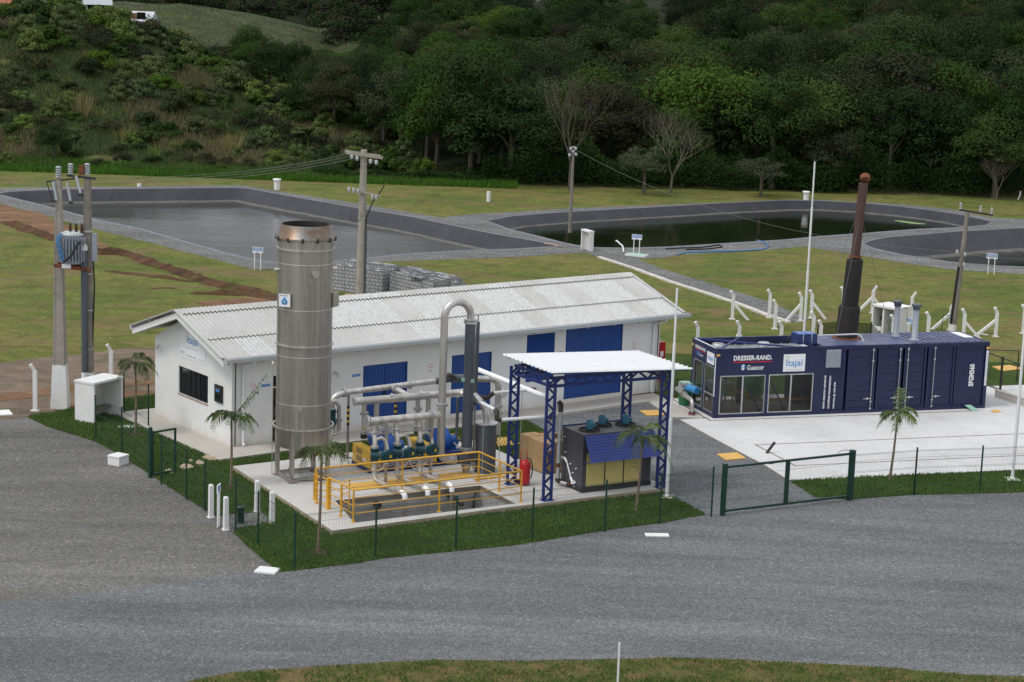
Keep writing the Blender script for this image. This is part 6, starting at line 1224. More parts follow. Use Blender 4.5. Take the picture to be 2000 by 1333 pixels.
gt = MB().tube([(.86, 2.30, .12), (.72, 3.02, .12), (.72, 3.02, .95), (.86, 2.30, .95), (.86, 2.30, .12)], .024, 8)
for z in (.35, .55, .75): gt.tube([(.86, 2.30, z), (.72, 3.02, z)], .013, 6)
gt.build('gate', 'yellow_rail', ra)
ld = MB()
for x in (1.28, 1.72): ld.tube([(x, 2.75, .95), (x, 2.95, .95), (x, 2.95, -1.6)], .022, 8) if 0 else ld.tube([(x - .1, 1.9 + (x - 1.28) * .9, -1.4), (x - .1, 1.9 + (x - 1.28) * .9, .88)], .022, 8)
ld.tube([(1.18, 1.9, .88), (1.62, 2.3, .88)], .022, 8)
for k in range(7): ld.tube([(1.18, 1.9, -1.3 + k * .3), (1.62, 2.3, -1.3 + k * .3)], .014, 6)
ld.build('ladder', 'yellow_rail', ra)
hc = MB().box(5.5 + 1.4, 5.5 + 2.6, 3.60, 3.75, .015, .04).build('loose_bar', 'yellow_rail', ra)
# pipes in the pit wall
t_ = thing('black_pipe_stub', 'short black pipe stub in the back wall of the pit', 'pipe stub', EW(2.95, 3.06, -.10), EQ.a); MB().tube([(0, 0, 0), (0, -.2, 0)], .11, 14).build('stub', 'black_rubber', t_)
t_ = thing('black_slanted_pipe', 'black slanting pipe reaching down from the back wall of the pit', 'pipe', EW(5.55, 2.95, 0), EQ.a); MB().tube([(-.05, .05, .02), (.30, -.45, -.28)], .085, 12).build('tube', 'black_rubber', t_)
t_ = thing('black_pit_pipe', 'black pipe standing down the right back corner of the pit', 'pipe', EW(6.45, 2.85, 0), EQ.a); MB().tube([(.1, .05, .0), (-.05, -.1, -.15), (-.08, -.15, -.4), (-.08, -.15, -1.55)], .05, 10).build('tube', 'black_rubber', t_)
# ---- canopy
cn = eq_thing('canopy', 'white ribbed canopy roof on four dark blue lattice legs over the chiller', 'canopy', 0, 0)
def lattice(p, q, w, d, mb, n, plane='x'):
    p = Vector(p); q = Vector(q); ax = (q - p); L3 = ax.length; ax.normalize(); s_ = Vector(d).normalized() * w / 2
    mb.beam(p - s_, q - s_, .085, .085, up=tuple(ax.cross(s_))); mb.beam(p + s_, q + s_, .085, .085, up=tuple(ax.cross(s_)))
    for k in range(n): a_ = p + ax * L3 * k / n; b_ = p + ax * L3 * (k + 1) / n; sg = 1 if k % 2 else -1; mb.beam(a_ + s_ * sg, b_ - s_ * sg, .075, .03, up=tuple(s_.cross(ax)))
legs = ((7.86, .50), (7.78, 2.72), (12.28, .46), (12.22, 2.68)); zt2 = 4.22 - SZ
for x, y in legs: mb = MB(); lattice((x, y, .02), (x, y, zt2), .27, (.97, -.22, 0), mb, 15); mb.box(x - .2, x + .2, y - .16, y + .16, 0, .02); mb.build('leg', 'frame_blue', cn)
for (a, b2, n) in ((legs[0], legs[2], 12), (legs[1], legs[3], 12), (legs[0], legs[1], 6), (legs[2], legs[3], 6)): mb = MB(); lattice((*a, zt2 - .13), (*b2, zt2 - .13), .27, (0, 0, 1), mb, n); mb.build('truss', 'frame_blue', cn)
def rz_(x): return zt2 + .30 - (x - 7.55) * .045
rm = MB(); nx = 22; y0, y1 = -.02, 3.12; ys = []; yy = y0
while yy < y1 - 1e-3: ys += [(yy, 0), (yy + .03, .04), (yy + .06, .04), (yy + .09, 0)]; yy += .26
ys.append((y1, 0)); vs = []
for x in (7.52, 13.0): vs += [(x, y, rz_(x) + h) for y, h in ys]
m_ = len(ys); rm.add(vs, [(i, i + m_, i + m_ + 1, i + 1) for i in range(m_ - 1)]); rm.add([(x, y, z - .012) for x, y, z in vs], [(i + 1, i + m_ + 1, i + m_, i) for i in range(m_ - 1)]); rm.build('roof_sheet', 'white_metal', cn)
for y in (.15, 1.1, 2.0, 2.95): MB().beam((7.62, y, rz_(7.62) - .05), (12.95, y, rz_(12.95) - .05), .05, .06).build('purlin', 'frame_blue', cn)
# ---- chiller
ch = eq_thing('chiller', 'dark grey chiller with blue sloping louvre hood and yellow filter panels', 'chiller', 9.40, .87)
CX2, CY2, CZ2 = 2.72, 1.32, 1.95
MB().box(0, CX2, 0, CY2, .16, CZ2).build('casing', 'chiller_grey', ch); MB().box(-.02, CX2 + .02, -.03, CY2 + .02, 0.0, .16).build('base', 'dark_metal', ch); MB().box(.01, CX2 - .01, .01, CY2 - .01, CZ2 + .001, CZ2 + .02).build('top', 'chiller_top', ch); MB().box(0, CX2, CY2 + .001, CY2 + .03, CZ2 - .1, CZ2 + .06).build('rear_rail', 'frame_blue', ch)
for i in range(3):
    x0 = .16 + i * .74; o = MB().box(x0, x0 + .68, -.035, -.002, .20, 1.32).build('filter_panel', 'filter_yellow', ch)
hd = MB(); nS = 9
for k in range(nS):
    t0, t1 = k / nS, (k + 1) / nS; ya, za = -.02 - .46 * t0, CZ2 - .02 - .82 * t0; yb2, zb2 = -.02 - .46 * t1, CZ2 - .02 - .82 * t1
    hd.add([(.02, ya - .012, za), (2.76, ya - .012, za), (2.76, yb2 - .022, zb2 + .008), (.02, yb2 - .022, zb2 + .008), (.02, yb2, zb2), (2.76, yb2, zb2)], [(3, 2, 1, 0), (4, 5, 2, 3)])
hd.build('hood', 'awning_blue', ch); MB().beam((.02, -.03, 1.05), (.02, -.46, 1.10), .03).cut().beam((2.75, -.03, 1.05), (2.75, -.46, 1.10), .03).build('hood_bracket', 'frame_blue', ch)
for i, (x, y) in enumerate(((.52, .48), (1.30, .95), (2.10, .72))):
    fo = MB().lathe([(.36, CZ2 + .02), (.36, CZ2 + .07), (.33, CZ2 + .07)], (x, y), 24, caps=False)
    for k in range(12): a = k * math.pi / 6; fo.beam((x + .06 * math.cos(a), y + .06 * math.sin(a), CZ2 + .05), (x + .34 * math.cos(a), y + .34 * math.sin(a), CZ2 + .05), .03, .01)
    fo.lathe([(.0, CZ2 + .024), (.34, CZ2 + .024)], (x, y), 24, caps=False); fo = fo.build('fan', 'black_rubber', ch)
    MB().lathe([(.12, CZ2 + .08), (.12, CZ2 + .34), (.10, CZ2 + .38), (.04, CZ2 + .39)], (x, y), 14).box(x + .1, x + .22, y - .06, y + .06, CZ2 + .14, CZ2 + .26).build('motor', 'motor_blue', fo)
wv = MB().tube([(-.10, 1.18, .95), (-.06, 1.02, .95), (-.05, .90, .85)], .04, 8).tube([(-.05, .90, .85), (-.05, .60, .36)], .026, 8).tube([(-.05, .62, .38), (-.06, .50, .28), (.0, .38, .24)], .045, 8).lathe([(.06, .20), (.06, .32)], (-.06, .46), 10); wv.build('white_piping', 'white_metal', ch)
cp_ = MB()
for y, z in ((1.05, 1.15), (.72, .82), (.36, .74), (.55, .55), (.42, .12), (1.15, 1.66)): cp_.tube([(-.05, y, z), (0, y, z)], .025, 6)
cp_.build('port_caps', 'sign_white', ch)
# ---- crate and extinguisher
cb = eq_thing('wooden_crate', 'big light brown wooden crate with open lid boards left of the chiller', 'crate', 9.45, 3.42); cb.rotation_euler[2] += R(2)
wx, wy, hz_ = 1.25, 1.55, 1.08
wl_ = MB(); wl_.box(0, wx, 0, .02, .05, hz_).box(0, .02, .02, wy - .02, .05, hz_).box(wx - .02, wx, .02, wy - .02, .05, hz_).box(0, wx, wy - .02, wy, .05, hz_); wl_.build('side_panel', 'crate_wood', cb)
for x, y in ((-.012, -.012), (wx - .08, -.012)): MB().box(x, x + .09, y, y + .011, .05, hz_).build('batten', 'crate_wood', cb)
MB().box(-.012, -.001, .0, .09, .05, hz_).cut().box(-.012, -.001, wy - .1, wy, .05, hz_).build('batten', 'crate_wood', cb)
MB().box(.0, .62, -.02, wy + .03, hz_ + .002, hz_ + .02).box(.62, .95, -.02, .45, hz_ + .002, hz_ + .02).box(.3, 1.2, 1.0, 1.25, hz_ + .021, hz_ + .04).build('lid_board', 'crate_wood', cb); MB().box(0.05, wx - .05, .1, .2, 0, .05).box(.05, wx - .05, wy - .2, wy - .1, 0, .05).build('skid', 'crate_wood', cb)
ex = eq_thing('fire_extinguisher', 'large red wheeled fire extinguisher standing by a canopy leg', 'extinguisher', 8.12, 2.42)
MB().lathe([(.12, .05), (.17, .09), (.18, .16), (.18, .72), (.16, .80), (.09, .88), (.05, .90)], (0, 0), 20).build('cylinder', 'red_paint', ex); MB().lathe([(.03, .90), (.04, .97), (.02, 1.0)], (0, 0), 10).build('valve_head', 'pole_dark', ex)
MB().tube([(-.13, .10, .75), (-.12, .14, 1.18), (.13, .14, 1.18), (.14, .10, .75)], .016, 6).build('handle', 'red_paint', ex); MB().tube([(.04, -.03, .96), (.14, -.10, .90), (.24, -.06, .70), (.28, -.02, .45), (.24, .0, .22), (.17, -.02, .18), (.15, -.04, .45), (.18, -.04, .68)], .020, 7).build('hose', 'black_rubber', ex)
for y in (-.0,): 
    for x in (-.19, .19): MB().disc((x, .10, .10), (1, 0, 0), .10, .04, 16).build('wheel', 'black_rubber', ex)
# ================================================================ FENCES, POLES, SMALL THINGS
def gpt(px, py, z=0.0): p = G(px, py); return Vector((p.x, p.y, z))
FH = 1.60
def mesh_fence(pts, label, gaps=(), name='mesh_fence', h=FH, mat='fence_green', thick=.03, extra_end=True):
    P = [gpt(*p) for p in pts]; r = thing(name, label, 'fence', P[0])
    for i, p in enumerate(P):
        q = p - P[0]; o = MB().tube([(q.x, q.y, -.05), (q.x, q.y, h + .06)], thick, 8); o.tube([(q.x, q.y, h + .06), (q.x, q.y, h + .075)], thick * 1.15, 8); o.build('post', mat, r)
    for i in range(len(P) - 1):
        if i in gaps: continue
        a, b2 = P[i] - P[0], P[i + 1] - P[0]; L3 = (b2 - a).length; d = (b2 - a).normalized(); n_ = Vector((-d.y, d.x, 0)); mb = MB(); a = a + d * .04; k = int(L3 / .05)
        for j in range(k): c_ = a + d * (j * .05); mb.add([c_ - d * .0024 + Vector((0, 0, .06)), c_ + d * .0024 + Vector((0, 0, .06)), c_ + d * .0024 + Vector((0, 0, h)), c_ - d * .0024 + Vector((0, 0, h))], [(0, 1, 2, 3)])
        for z in (.08, .30, .34, .72, .94, .98, 1.34, 1.54, 1.58):
            zz = z * h / FH; bow = n_ * (.03 if z in (.30, .34, .94, .98, 1.54) else 0); mb.beam(a + bow + Vector((0, 0, zz)), a + d * (L3 - .08) + bow + Vector((0, 0, zz)), .006)
        mb.build('mesh_panel', mat, r)
    return r
mesh_fence([(187, 861), (238, 886), (291, 933)], 'green mesh fence between the white meter box and the small open gate')
mesh_fence([(315, 947), (364, 977), (400, 998), (460, 1038), (504, 1066), (575, 1112), (733, 1092), (890, 1075), (1039, 1057), (1181, 1040), (1288, 1024), (1389, 1010)], 'long green mesh fence around the front lawn corner, from small gate to wide gate', gaps=())
mesh_fence([(242, 811), (290, 837)], 'short green mesh fence on the pavement edge by the left gable wall')
mesh_fence([(1785, 968), (1913, 963), (2045, 957), (2180, 950)], 'green mesh fence right of the wide gate in front of the container slab', gaps=())
r = mesh_fence([(1663, 978), (1785, 968)], 'green fence bay joining the wide gate to the right hand fence')
# small gate leaf standing open
p = gpt(294, 934); q = gpt(342, 925); a_ = math.atan2((q - p).y, (q - p).x); gl_ = (q - p).length * 1.0
r = thing('small_gate', 'small green gate leaf standing open in the left fence', 'gate', p, a_); H1, H2 = .08, 1.58
MB().beam((0, 0, -.05), (0, 0, 1.74), .09).build('gate_post', 'fence_green', r); MB().beam((.08, 0, H1), (.08, 0, H2), .06).beam((.11, 0, H2 - .03), (gl_ - .03, 0, H2 - .03), .06).beam((gl_, 0, H1), (gl_, 0, H2), .06).beam((.11, 0, H1 + .03), (gl_ - .03, 0, H1 + .03), .06).build('gate_frame', 'fence_green', r)
mb = MB()
for j in range(int(gl_ / .05)): x = .1 + j * .05; mb.add([(x - .0024, 0, .1), (x + .0024, 0, .1), (x + .0024, 0, 1.55), (x - .0024, 0, 1.55)], [(0, 1, 2, 3)])
mb.build('mesh_panel', 'fence_green', r)
# wide double gate
p = gpt(1411, 1008); q = gpt(1659, 978); a_ = math.atan2((q - p).y, (q - p).x); gl_ = (q - p).length
r = thing('wide_gate', 'wide green mesh gate closing the gravel drive', 'gate', p, a_); top = 1.62; bot = .16; xm = gl_ * .485
for x, w in ((0, .13), (gl_, .16)): MB().beam((x, 0, -.05), (x, 0, 1.74), w).build('gate_post', 'fence_green', r)
MB().beam((.07, .0, top), (gl_ - .08, 0, top), .07).beam((.07, 0, bot), (gl_ - .08, 0, bot), .07).beam((xm, -.001, bot + .04), (xm, -.001, top - .04), .15, .06).build('gate_frame', 'fence_green', r)
mb = MB()
for j in range(int((gl_ - .1) / .05)): x = .08 + j * .05; mb.add([(x - .0024, 0, bot), (x + .0024, 0, bot), (x + .0024, 0, top), (x - .0024, 0, top)], [(0, 1, 2, 3)])
for z in (.5, .9, 1.3): mb.beam((.07, .01, z), (gl_ - .08, .01, z), .006)
mb.build('mesh_panel', 'fence_green', r)
mb = MB().tube(arc((gl_ - .35, 0, 1.66), (1, 0, 0), (0, 0, .4), .28, .2, 3.0, 8), .012, 5); mb.build('wire_coil', 'wire_grey', r)
# ---- flagpoles
def flagpole(px, py, top_py, label, base=True, r0=.06, crown=False, spread=.05):
    p = gpt(px, py); h = Zat(p, top_py); r = thing('flagpole', label, 'pole', p, group='white poles of the yard'); hs_ = h * .38
    MB().tube([(0, 0, .02), (0, 0, hs_)], r0, 12).tube([(0, 0, hs_), (0, 0, h * .74)], r0 * .82, 12).tube([(0, 0, h * .74), (0, 0, h)], r0 * .62, 12).build('shaft', 'pole_white', r)
    if base: MB().box(-.24, .24, -.24, .24, 0, .05).lathe([(.10, .05), (.07, .12)], (0, 0), 12).build('base_plate', 'white_paint', r)
    if crown: m_ = MB(); [m_.tube([(0, 0, h - .05), (math.cos(a) * .18, math.sin(a) * .18, h + .12)], .012, 5) for a in (0.2, 1.8, 3.3, 4.9)]; m_.tube([(0, 0, h), (0, 0, h + .3)], .012, 5); m_.build('lightning_rod', 'dark_metal', r)
flagpole(1302, 972, 563, 'white pole standing by the right corner of the canopy slab'); flagpole(1977, 938, 520, 'white pole on the lawn strip at the right edge'); flagpole(1570, 657, 316, 'tall white pole with spiked tip behind the container', True, .065, True)
p = gpt(1206, 1345); r = thing('marker_pole', 'thin white pole rising from the grass verge at the bottom', 'pole', p); h = Zat(p, 1256); MB().tube([(0, 0, -.1), (.0, 0, h)], .028, 8).build('shaft', 'pole_white', r); MB().box(-.08, .08, -.08, .08, 0, .03).build('foot', 'white_paint', r)
# ---- white painted things on the ground
def tapered_post(px, py, h, label, group='white square posts of the post bed'):
    p = gpt(px, py, .02); mb = MB(); w = .072; mb.add([(-w, -w, 0), (w, -w, 0), (w, w, 0), (-w, w, 0), (-w * .9, -w * .9, h - .04), (w * .9, -w * .9, h - .04), (w * .9, w * .9, h - .04), (-w * .9, w * .9, h - .04), (-w * .55, -w * .55, h), (w * .55, -w * .55, h), (w * .55, w * .55, h), (-w * .55, w * .55, h)],
        [(0, 1, 5, 4), (1, 2, 6, 5), (2, 3, 7, 6), (3, 0, 4, 7), (4, 5, 9, 8), (5, 6, 10, 9), (6, 7, 11, 10), (7, 4, 8, 11), (8, 9, 10, 11)]); mb.box(-.10, .10, -.10, .10, -.02, .02)
    o = mb.build('bollard', 'white_paint', None, p, R(30)); tag(o, label, 'bollard', group)
tapered_post(412, 1012, 1.06, 'leftmost thick white post, outside the left fence beside the small sign'); tapered_post(441, 1036, 1.04, 'nearest thick white post, just left of a green fence post'); tapered_post(502, 1001, 1.02, 'farthest thick white post, near the slab edge'); tapered_post(531, 1023, 1.0, 'rightmost thick white post, inside the fence by the gravel bed')
def cubeb(px, py, w, l, h, rz, label, name='concrete_block'):
    p = gpt(px, py); mb = MB(); e = .025; mb.box(-w / 2, w / 2, -l / 2, l / 2, 0, h * .78 if h > .2 else h); 
    if h > .2: mb.box(-w / 2 - .012, w / 2 + .012, -l / 2 - .012, l / 2 + .012, h * .80, h)
    o = mb.build(name, 'white_paint', None, p, rz); tag(o, label, 'concrete block'); bv = o.modifiers.new('b', 'BEVEL'); bv.width = .012; bv.segments = 2
cubeb(231, 907, .50, .52, .34, R(-28), 'white concrete cube on the gravel beside the left fence'); cubeb(522, 1117, .62, .52, .07, R(-12), 'flat white slab on the gravel at the lawn corner', 'ground_slab'); cubeb(1283, 1047, .74, .30, .05, R(4), 'flat white slab on the road in front of the flagpole', 'ground_slab'); cubeb(-2, 809, .90, .8, .06, R(25), 'white slab at the far left edge of the gravel yard', 'ground_slab'); cubeb(252, 835, .75, .38, .05, R(2), 'flat white slab in the lawn under the palm by the meter box', 'ground_slab')
def open_box(A, B, Cc, h, label, t_=.08, inside=None, name='meter_shelter'):
    A, B, Cc = gpt(*A), gpt(*B), gpt(*Cc); u = (Cc - B); w = u.length; a = math.atan2(u.y, u.x); v = (A - B); d = abs(v.dot(Vector((-math.sin(a), math.cos(a), 0)))); r = thing(name, label, 'shelter', B, a)
    MB().box(0, t_, 0, d, 0, h - t_).build('side', 'white_paint', r); MB().box(w - t_, w, 0, d, 0, h - t_).build('side', 'white_paint', r); MB().box(t_, w - t_, d - t_, d, 0, h - t_).build('back', 'plaster_pale', r); MB().box(-.02, w + .02, -.02, d + .02, h - t_, h).build('roof', 'white_paint', r)
    if inside: MB().box(t_, w - t_, d - t_ - .35, d - t_, .35, .42).build('shelf', 'pole_dark', r); MB().box(t_ + .15, t_ + .55, d - t_ - .1, d - t_, .55, 1.15).build('meter_panel', 'transformer_grey', r)
    return r
open_box((151, 822), (183.6, 830), (240, 815), 1.58, 'white open concrete shelter at the corner of the left lawn', inside=True)
open_box((1108, 476), (1134, 487), (1150, 492), 1.30, 'small white open concrete shelter between the two ponds', .10)
r = open_box((1694, 640), (1700, 652), (1746, 661), 1.50, 'white open twin-bay shelter behind the container roof', .10, name='pump_shelter')
x = .0; MB().box(.62, .72, .05, .9, 0, 1.42).build('partition', 'white_paint', r); MB().box(.08, .62, .0, .10, 0, .42).build('low_wall', 'white_paint', r); MB().tube([(.25, .5, .75), (.55, .5, 1.0)], .12, 10).build('pump', 'dark_brown_pipe', r); MB().tube([(.0, -.03, 1.45), (1.6, .7, 1.47), (1.65, .7, .8)], .02, 6).build('rusty_pipe', 'rust', r)
# stone stepping slabs
for i, (P_, lb) in enumerate((([(350, 916), (358, 911), (372, 912), (380, 917), (366, 920), (352, 919)], 'largest stepping stone, nearest the left fence'), ([(381, 909), (387, 903), (397, 905), (399, 910), (389, 912)], 'stepping stone second nearest the left fence'), ([(394, 898), (406, 892), (420, 896), (428, 902), (411, 903)], 'stepping stone closest to the pavement corner'), ([(369, 904), (373, 901), (377, 904), (372, 906)], 'smallest stepping stone, between the two larger ones'), ([(322, 923), (330, 920), (339, 923), (337, 928), (326, 927)], 'stepping stone beside the open small gate'))): plate(gp(P_), .018, lb, .07, 'stone', 'stepping_stone', 'stepping stone')
plate(gp([(386, 886), (392, 884), (398, 887), (391, 889)]), .05, 'dark drain grate in the lawn by the pavement', .02, 'dark_metal', 'drain_grate', 'drain'); plate(gp([(1499, 904), (1510, 903), (1513, 906), (1502, 907)], .05), .05, 'small brown drain in the white slab behind the gate', .012, 'joint_brown', 'drain_grate', 'drain')
o = MB().lathe([(.11, 0), (.11, .46), (.125, .47), (.125, .52), (.0, .53)], (0, 0), 16).build('pipe_stub', 'fence_green', None, gpt(470, 1023, .02)); tag(o, 'dark green capped pipe stub in the gravel bed between the white posts', 'pipe stub')
o = MB().tube([(0, 0, .0), (.30, .18, .38)], .055, 10).build('pipe_stub', 'black_rubber', None, gpt(1497, 888, .045)); tag(o, 'black leaning pipe stub on the white slab near the drive', 'pipe stub')
# ---- signs
def sign(px, py, px2, py2, w, top, label, txt='LAGOA DE', txt2='TRATAMENTO', h=.32, z=0.0, slab=False):
    p, q = gpt(px, py, z), gpt(px2, py2, z); u = q - p; a = math.atan2(u.y, u.x); d = u.length; r = thing('sign', label, 'sign', p, a); zt_ = Zat(p, top) - z; x0 = d / 2 - w / 2
    for x in (0, d): MB().box(x - .025, x + .025, -.02, .02, 0, zt_ - h).build('leg', 'white_paint', r)
    b_ = MB().box(x0, x0 + w, -.02, .01, zt_ - h, zt_).build('board', 'sign_white', r); f_ = MB().box(x0 + .03, x0 + w - .03, -.026, -.021, zt_ - h * .66, zt_ - .02).build('blue_field', 'sign_blue', b_)
    lettering(txt, (x0 + .09, -.028, zt_ - h * .32), FX, FZ, w - .18, .07, 'letter_white', b_, bold=.02); lettering(txt2, (x0 + .07, -.028, zt_ - h * .60), FX, FZ, w - .14, .07, 'letter_white', b_, bold=.02); MB().box(d / 2 - .06, d / 2 + .06, -.026, -.021, zt_ - h + .03, zt_ - h + .07).build('mark', 'letter_blue', b_)
    if slab: MB().box(-.45, d + .5, -.35, .35, -z, .0).build('slab', 'white_paint', r); MB().box(-.35, d + .4, -.25, .25, .001, .03).build('slab_top', 'pale_green', r)
sign(497, 527, 509, 528, .64, 483, 'blue and white sign on two legs by the near edge of the left pond'); sign(1237, 500, 1248, 501, .66, 458, 'blue and white two-legged sign on a white plinth by the middle pond', z=.12, slab=True); sign(1929, 536, 1941, 537, .66, 495, 'blue and white two-legged sign in front of the right pond'); sign(1773, 660, 1784, 662, .62, 621, 'blue and white sign beside the twin-bay shelter behind the container')
sign(425, 1031, 428, 1028, .36, 948, 'small blue and white sign on a thin leg between white posts', 'GÁS', 'PERIGO', .24)
# ---- small white posts with caps by the ponds
def vent(px, py, r_, h, label, cap=True):
    p = gpt(px, py); t_ = thing('pond_vent', label, 'vent', p); MB().lathe([(r_, 0), (r_, h - .12 if cap else h)], (0, 0), 14).build('body', 'white_paint', t_)
    if cap: MB().lathe([(r_ * 1.35, h - .12), (r_ * 1.35, h), (0, h + .02)], (0, 0), 14).build('cap', 'white_paint', t_)
vent(541, 371, .24, .86, 'white capped vent at the far corner of the left pond'); vent(1574, 392, .22, .76, 'white capped vent on the far bank of the middle pond'); vent(954, 394, .15, .76, 'plain white marker post on the grass between the ponds', False); vent(272, 365, .17, .22, 'tiny white stub on the far bank of the left pond', False)
# hoses
def tube_thing(name, label, cat, pts, r_, mat): P = [Vector(q) for q in pts]; c_ = P[0]; o = MB().tube([q - c_ for q in P], r_, 6).build(name, mat, None, c_); return tag(o, label, cat)
tube_thing('blue_hose', 'blue hose lying along the near edge of the middle pond', 'hose', [gpt(*q, .05) for q in ((1322, 500), (1333, 496), (1360, 494), (1400, 493), (1445, 492), (1480, 490), (1495, 487), (1501, 483), (1499, 478), (1490, 474), (1478, 471))], .045, 'hose_blue')
tube_thing('black_hose', 'black hose looped on the gravel by the middle pond', 'hose', [gpt(*q, .05) for q in ((1300, 488), (1330, 486), (1370, 485), (1405, 480), (1411, 484), (1380, 488), (1340, 489))], .045, 'cable_black')
tube_thing('white_pipe', 'short bent white pipe lying by the small shelter', 'pipe', [gpt(1202, 480, .3), gpt(1204, 480, .32), gpt(1216, 488, .22), gpt(1218, 493, .02)], .05, 'white_metal')
tube_thing('timber_pole', 'pale timber pole lying at the right tip of the left pond', 'timber', [gpt(1063, 478, .08), gpt(1097, 484, .08)], .05, 'plank_wood')
# ---- concrete posts with bent tips
def bent_post(px, py, h, side, label, brace=0, brace2=0):
    p = gpt(px, py); sx = -1 if side == 'L' else 1; r = thing('bent_post', label, 'fence post', p, group='white bent concrete posts'); w = .06
    MB().beam((0, 0, -.05), (0, 0, h), .15).beam((0, 0, h - .02), (sx * .15, -.05, h + .26), .13).build('shaft', 'white_paint', r)
    MB().box(-.16, .16, -.16, .16, 0, .03).build('footing', 'kerb_white', r)
    for q in (brace, brace2):
        if q: MB().beam((0, 0, h * .72), (q, -.1, -.02), .125).build('brace', 'white_paint', r)
BP = [(1430, 624, 'L', .82, 0, 'first braced bent post left of the container back row'), (1361, 690, 'L', 0, 0, 'bent post rising behind the left end of the container'), (1442, 688, 'L', .45, -.45, 'bent post with two braces just behind the container roof, left'), (1502, 621, 'L', 0, 0, 'plain bent post beside the path end'), (1513, 643, 'L', 0, 0, 'plain bent post slightly nearer than the one at the path end'), (1524, 688, 'L', 0, 0, 'bent post half hidden behind the container, third from left'),
      (1563, 627, 'L', -.75, 0, 'braced bent post directly left of the tall white pole'), (1584, 622, 'L', .75, 0, 'braced bent post directly right of the tall white pole'), (1587, 668, 'L', 0, 0, 'bent post behind the small blue box unit'), (1601, 686, 'L', 0, 0, 'nearest bent post left of the rusty stack'), (1645, 615, 'L', 0, 0, 'bent post partly hidden by the rusty stack'), (1703, 612, 'R', .75, -.85, 'right-bent post with two braces behind the twin-bay shelter'),
      (1779, 625, 'R', 0, 0, 'right-bent post behind the right end of the twin-bay shelter'), (1742, 674, 'L', 0, 0, 'bent post standing before the twin-bay shelter'), (1811, 668, 'L', 0, 0, 'bent post right of the grey vent pipes'), (1855, 645, 'R', -.95, 0, 'braced right-bent post beside the leaning power pole'), (1881, 661, 'L', .85, 0, 'braced bent post right of the leaning power pole'), (1944, 658, 'L', -1.05, 0, 'braced bent post farthest right of the enclosure'), (1998, 652, 'L', 0, 0, 'bent post cut by the right edge of the picture'),
      (69, 803, 'L', 0, 0, 'bent white post at the left edge of the lawn'), (217, 759, 'L', 0, 0, 'bent white post behind the meter shelter')]
for px, py, sd_, b1, b2_, lb in BP: bent_post(px, py, 1.22 if px > 300 else 1.55, sd_, lb, b1, b2_)
tube_thing('leaning_post', 'small white post leaning at the far right wood edge', 'post', [gpt(1988, 391, 0), gpt(1988, 391, 0) + Vector((.15, 0, .45)), gpt(1988, 391, 0) + Vector((.16, 0, .75))], .06, 'white_paint')
o = strip([(1702, 622), (1722, 628), (1700, 640)], .10, 0, .05, 'base_curb', 'kerb_white', 5); tag(o, 'low pale curb on the grass behind the twin-bay shelter', 'curb')
o = strip([(1908, 652), (1930, 656), (1962, 661)], .16, 0, .05, 'base_curb', 'kerb_white', 6); tag(o, 'low pale curb under the rightmost braced post', 'curb')
# dark shade net round the stack foot, behind the container
def net(pts, h, label):
    P = [gpt(*q) for q in pts]; r = thing('shade_net', label, 'net', P[0]); mb = MB()
    for a, b2 in zip(P[:-1], P[1:]):
        a, b2 = a - P[0], b2 - P[0]; d = b2 - a; n = max(2, int(d.length / .06))
        for j in range(n): c_ = a + d * (j / n); e = d.normalized() * .042; mb.add([c_, c_ + e, c_ + e + Vector((0, 0, h)), c_ + Vector((0, 0, h))], [(0, 1, 2, 3)])
    mb.build('netting', 'fence_black', r); pm = [MB().tube([(q - P[0]) + Vector((0, 0, 0)), (q - P[0]) + Vector((0, 0, h + .08))], .03, 6).build('post', 'dark_metal', r) for q in P]
net([(1596, 664), (1640, 660), (1700, 664), (1716, 682)], .82, 'low dark netting fence behind the container around the stack')
mb = thing('metal_rack', 'thin dark metal frame standing beside the braced posts', 'frame', gpt(1838, 652)); MB().tube([(0, 0, 0), (.05, 0, .95), (.75, -.2, .98)], .02, 5).build('frame', 'dark_metal', mb)
# black railing fence and low wall right of the container
r = thing('black_fence', 'black wire fence with thick post right of the container end', 'fence', gpt(1953, 766), 0)
o0 = gpt(1953, 766); w1 = gpt(2075, 815) - o0; w0 = gpt(1925, 755) - o0
for q, th in ((Vector((0, 0, 0)), .09), (gpt(1990, 784) - o0, .05), (w1, .09)): MB().beam(q, q + Vector((0, 0, 1.55)), th).build('post', 'fence_black', r)
for z in (1.5, .1): MB().beam(w0 + Vector((0, 0, z)), w1 + Vector((0, 0, z)), .04).build('rail', 'fence_black', r)
mb = MB(); d = w1 - w0; n = int(d.length / .08)
for j in range(n): c_ = w0 + d * (j / n); e = d.normalized() * .003; mb.add([c_ - e + Vector((0, 0, .1)), c_ + e + Vector((0, 0, .1)), c_ + e + Vector((0, 0, 1.5)), c_ - e + Vector((0, 0, 1.5))], [(0, 1, 2, 3)])
mb.build('mesh_panel', 'fence_black', r)
o1 = gpt(1925, 742); r = thing('black_fence', 'black wire fence running across the lawn behind the container end', 'fence', o1); w1 = gpt(2090, 748) - o1
for q in (Vector((0, 0, 0)), gpt(1985, 748) - o1, w1): MB().beam(q, q + Vector((0, 0, 1.40)), .045).build('post', 'fence_black', r)
MB().beam(Vector((0, 0, 1.36)), w1 + Vector((0, 0, 1.36)), .035).build('rail', 'fence_black', r)
a, b2 = gpt(1942, 778), gpt(2100, 828); u = b2 - a; an = math.atan2(u.y, u.x); r = thing('low_wall', 'low pale concrete wall on the slab under the black fence', 'wall', Vector((a.x, a.y, .045)), an); MB().box(0, u.length, 0, .16, 0, .30).build('wall', 'pavement', r); MB().box(-.01, u.length, -.015, .175, .301, .33).build('coping', 'pavement', r)
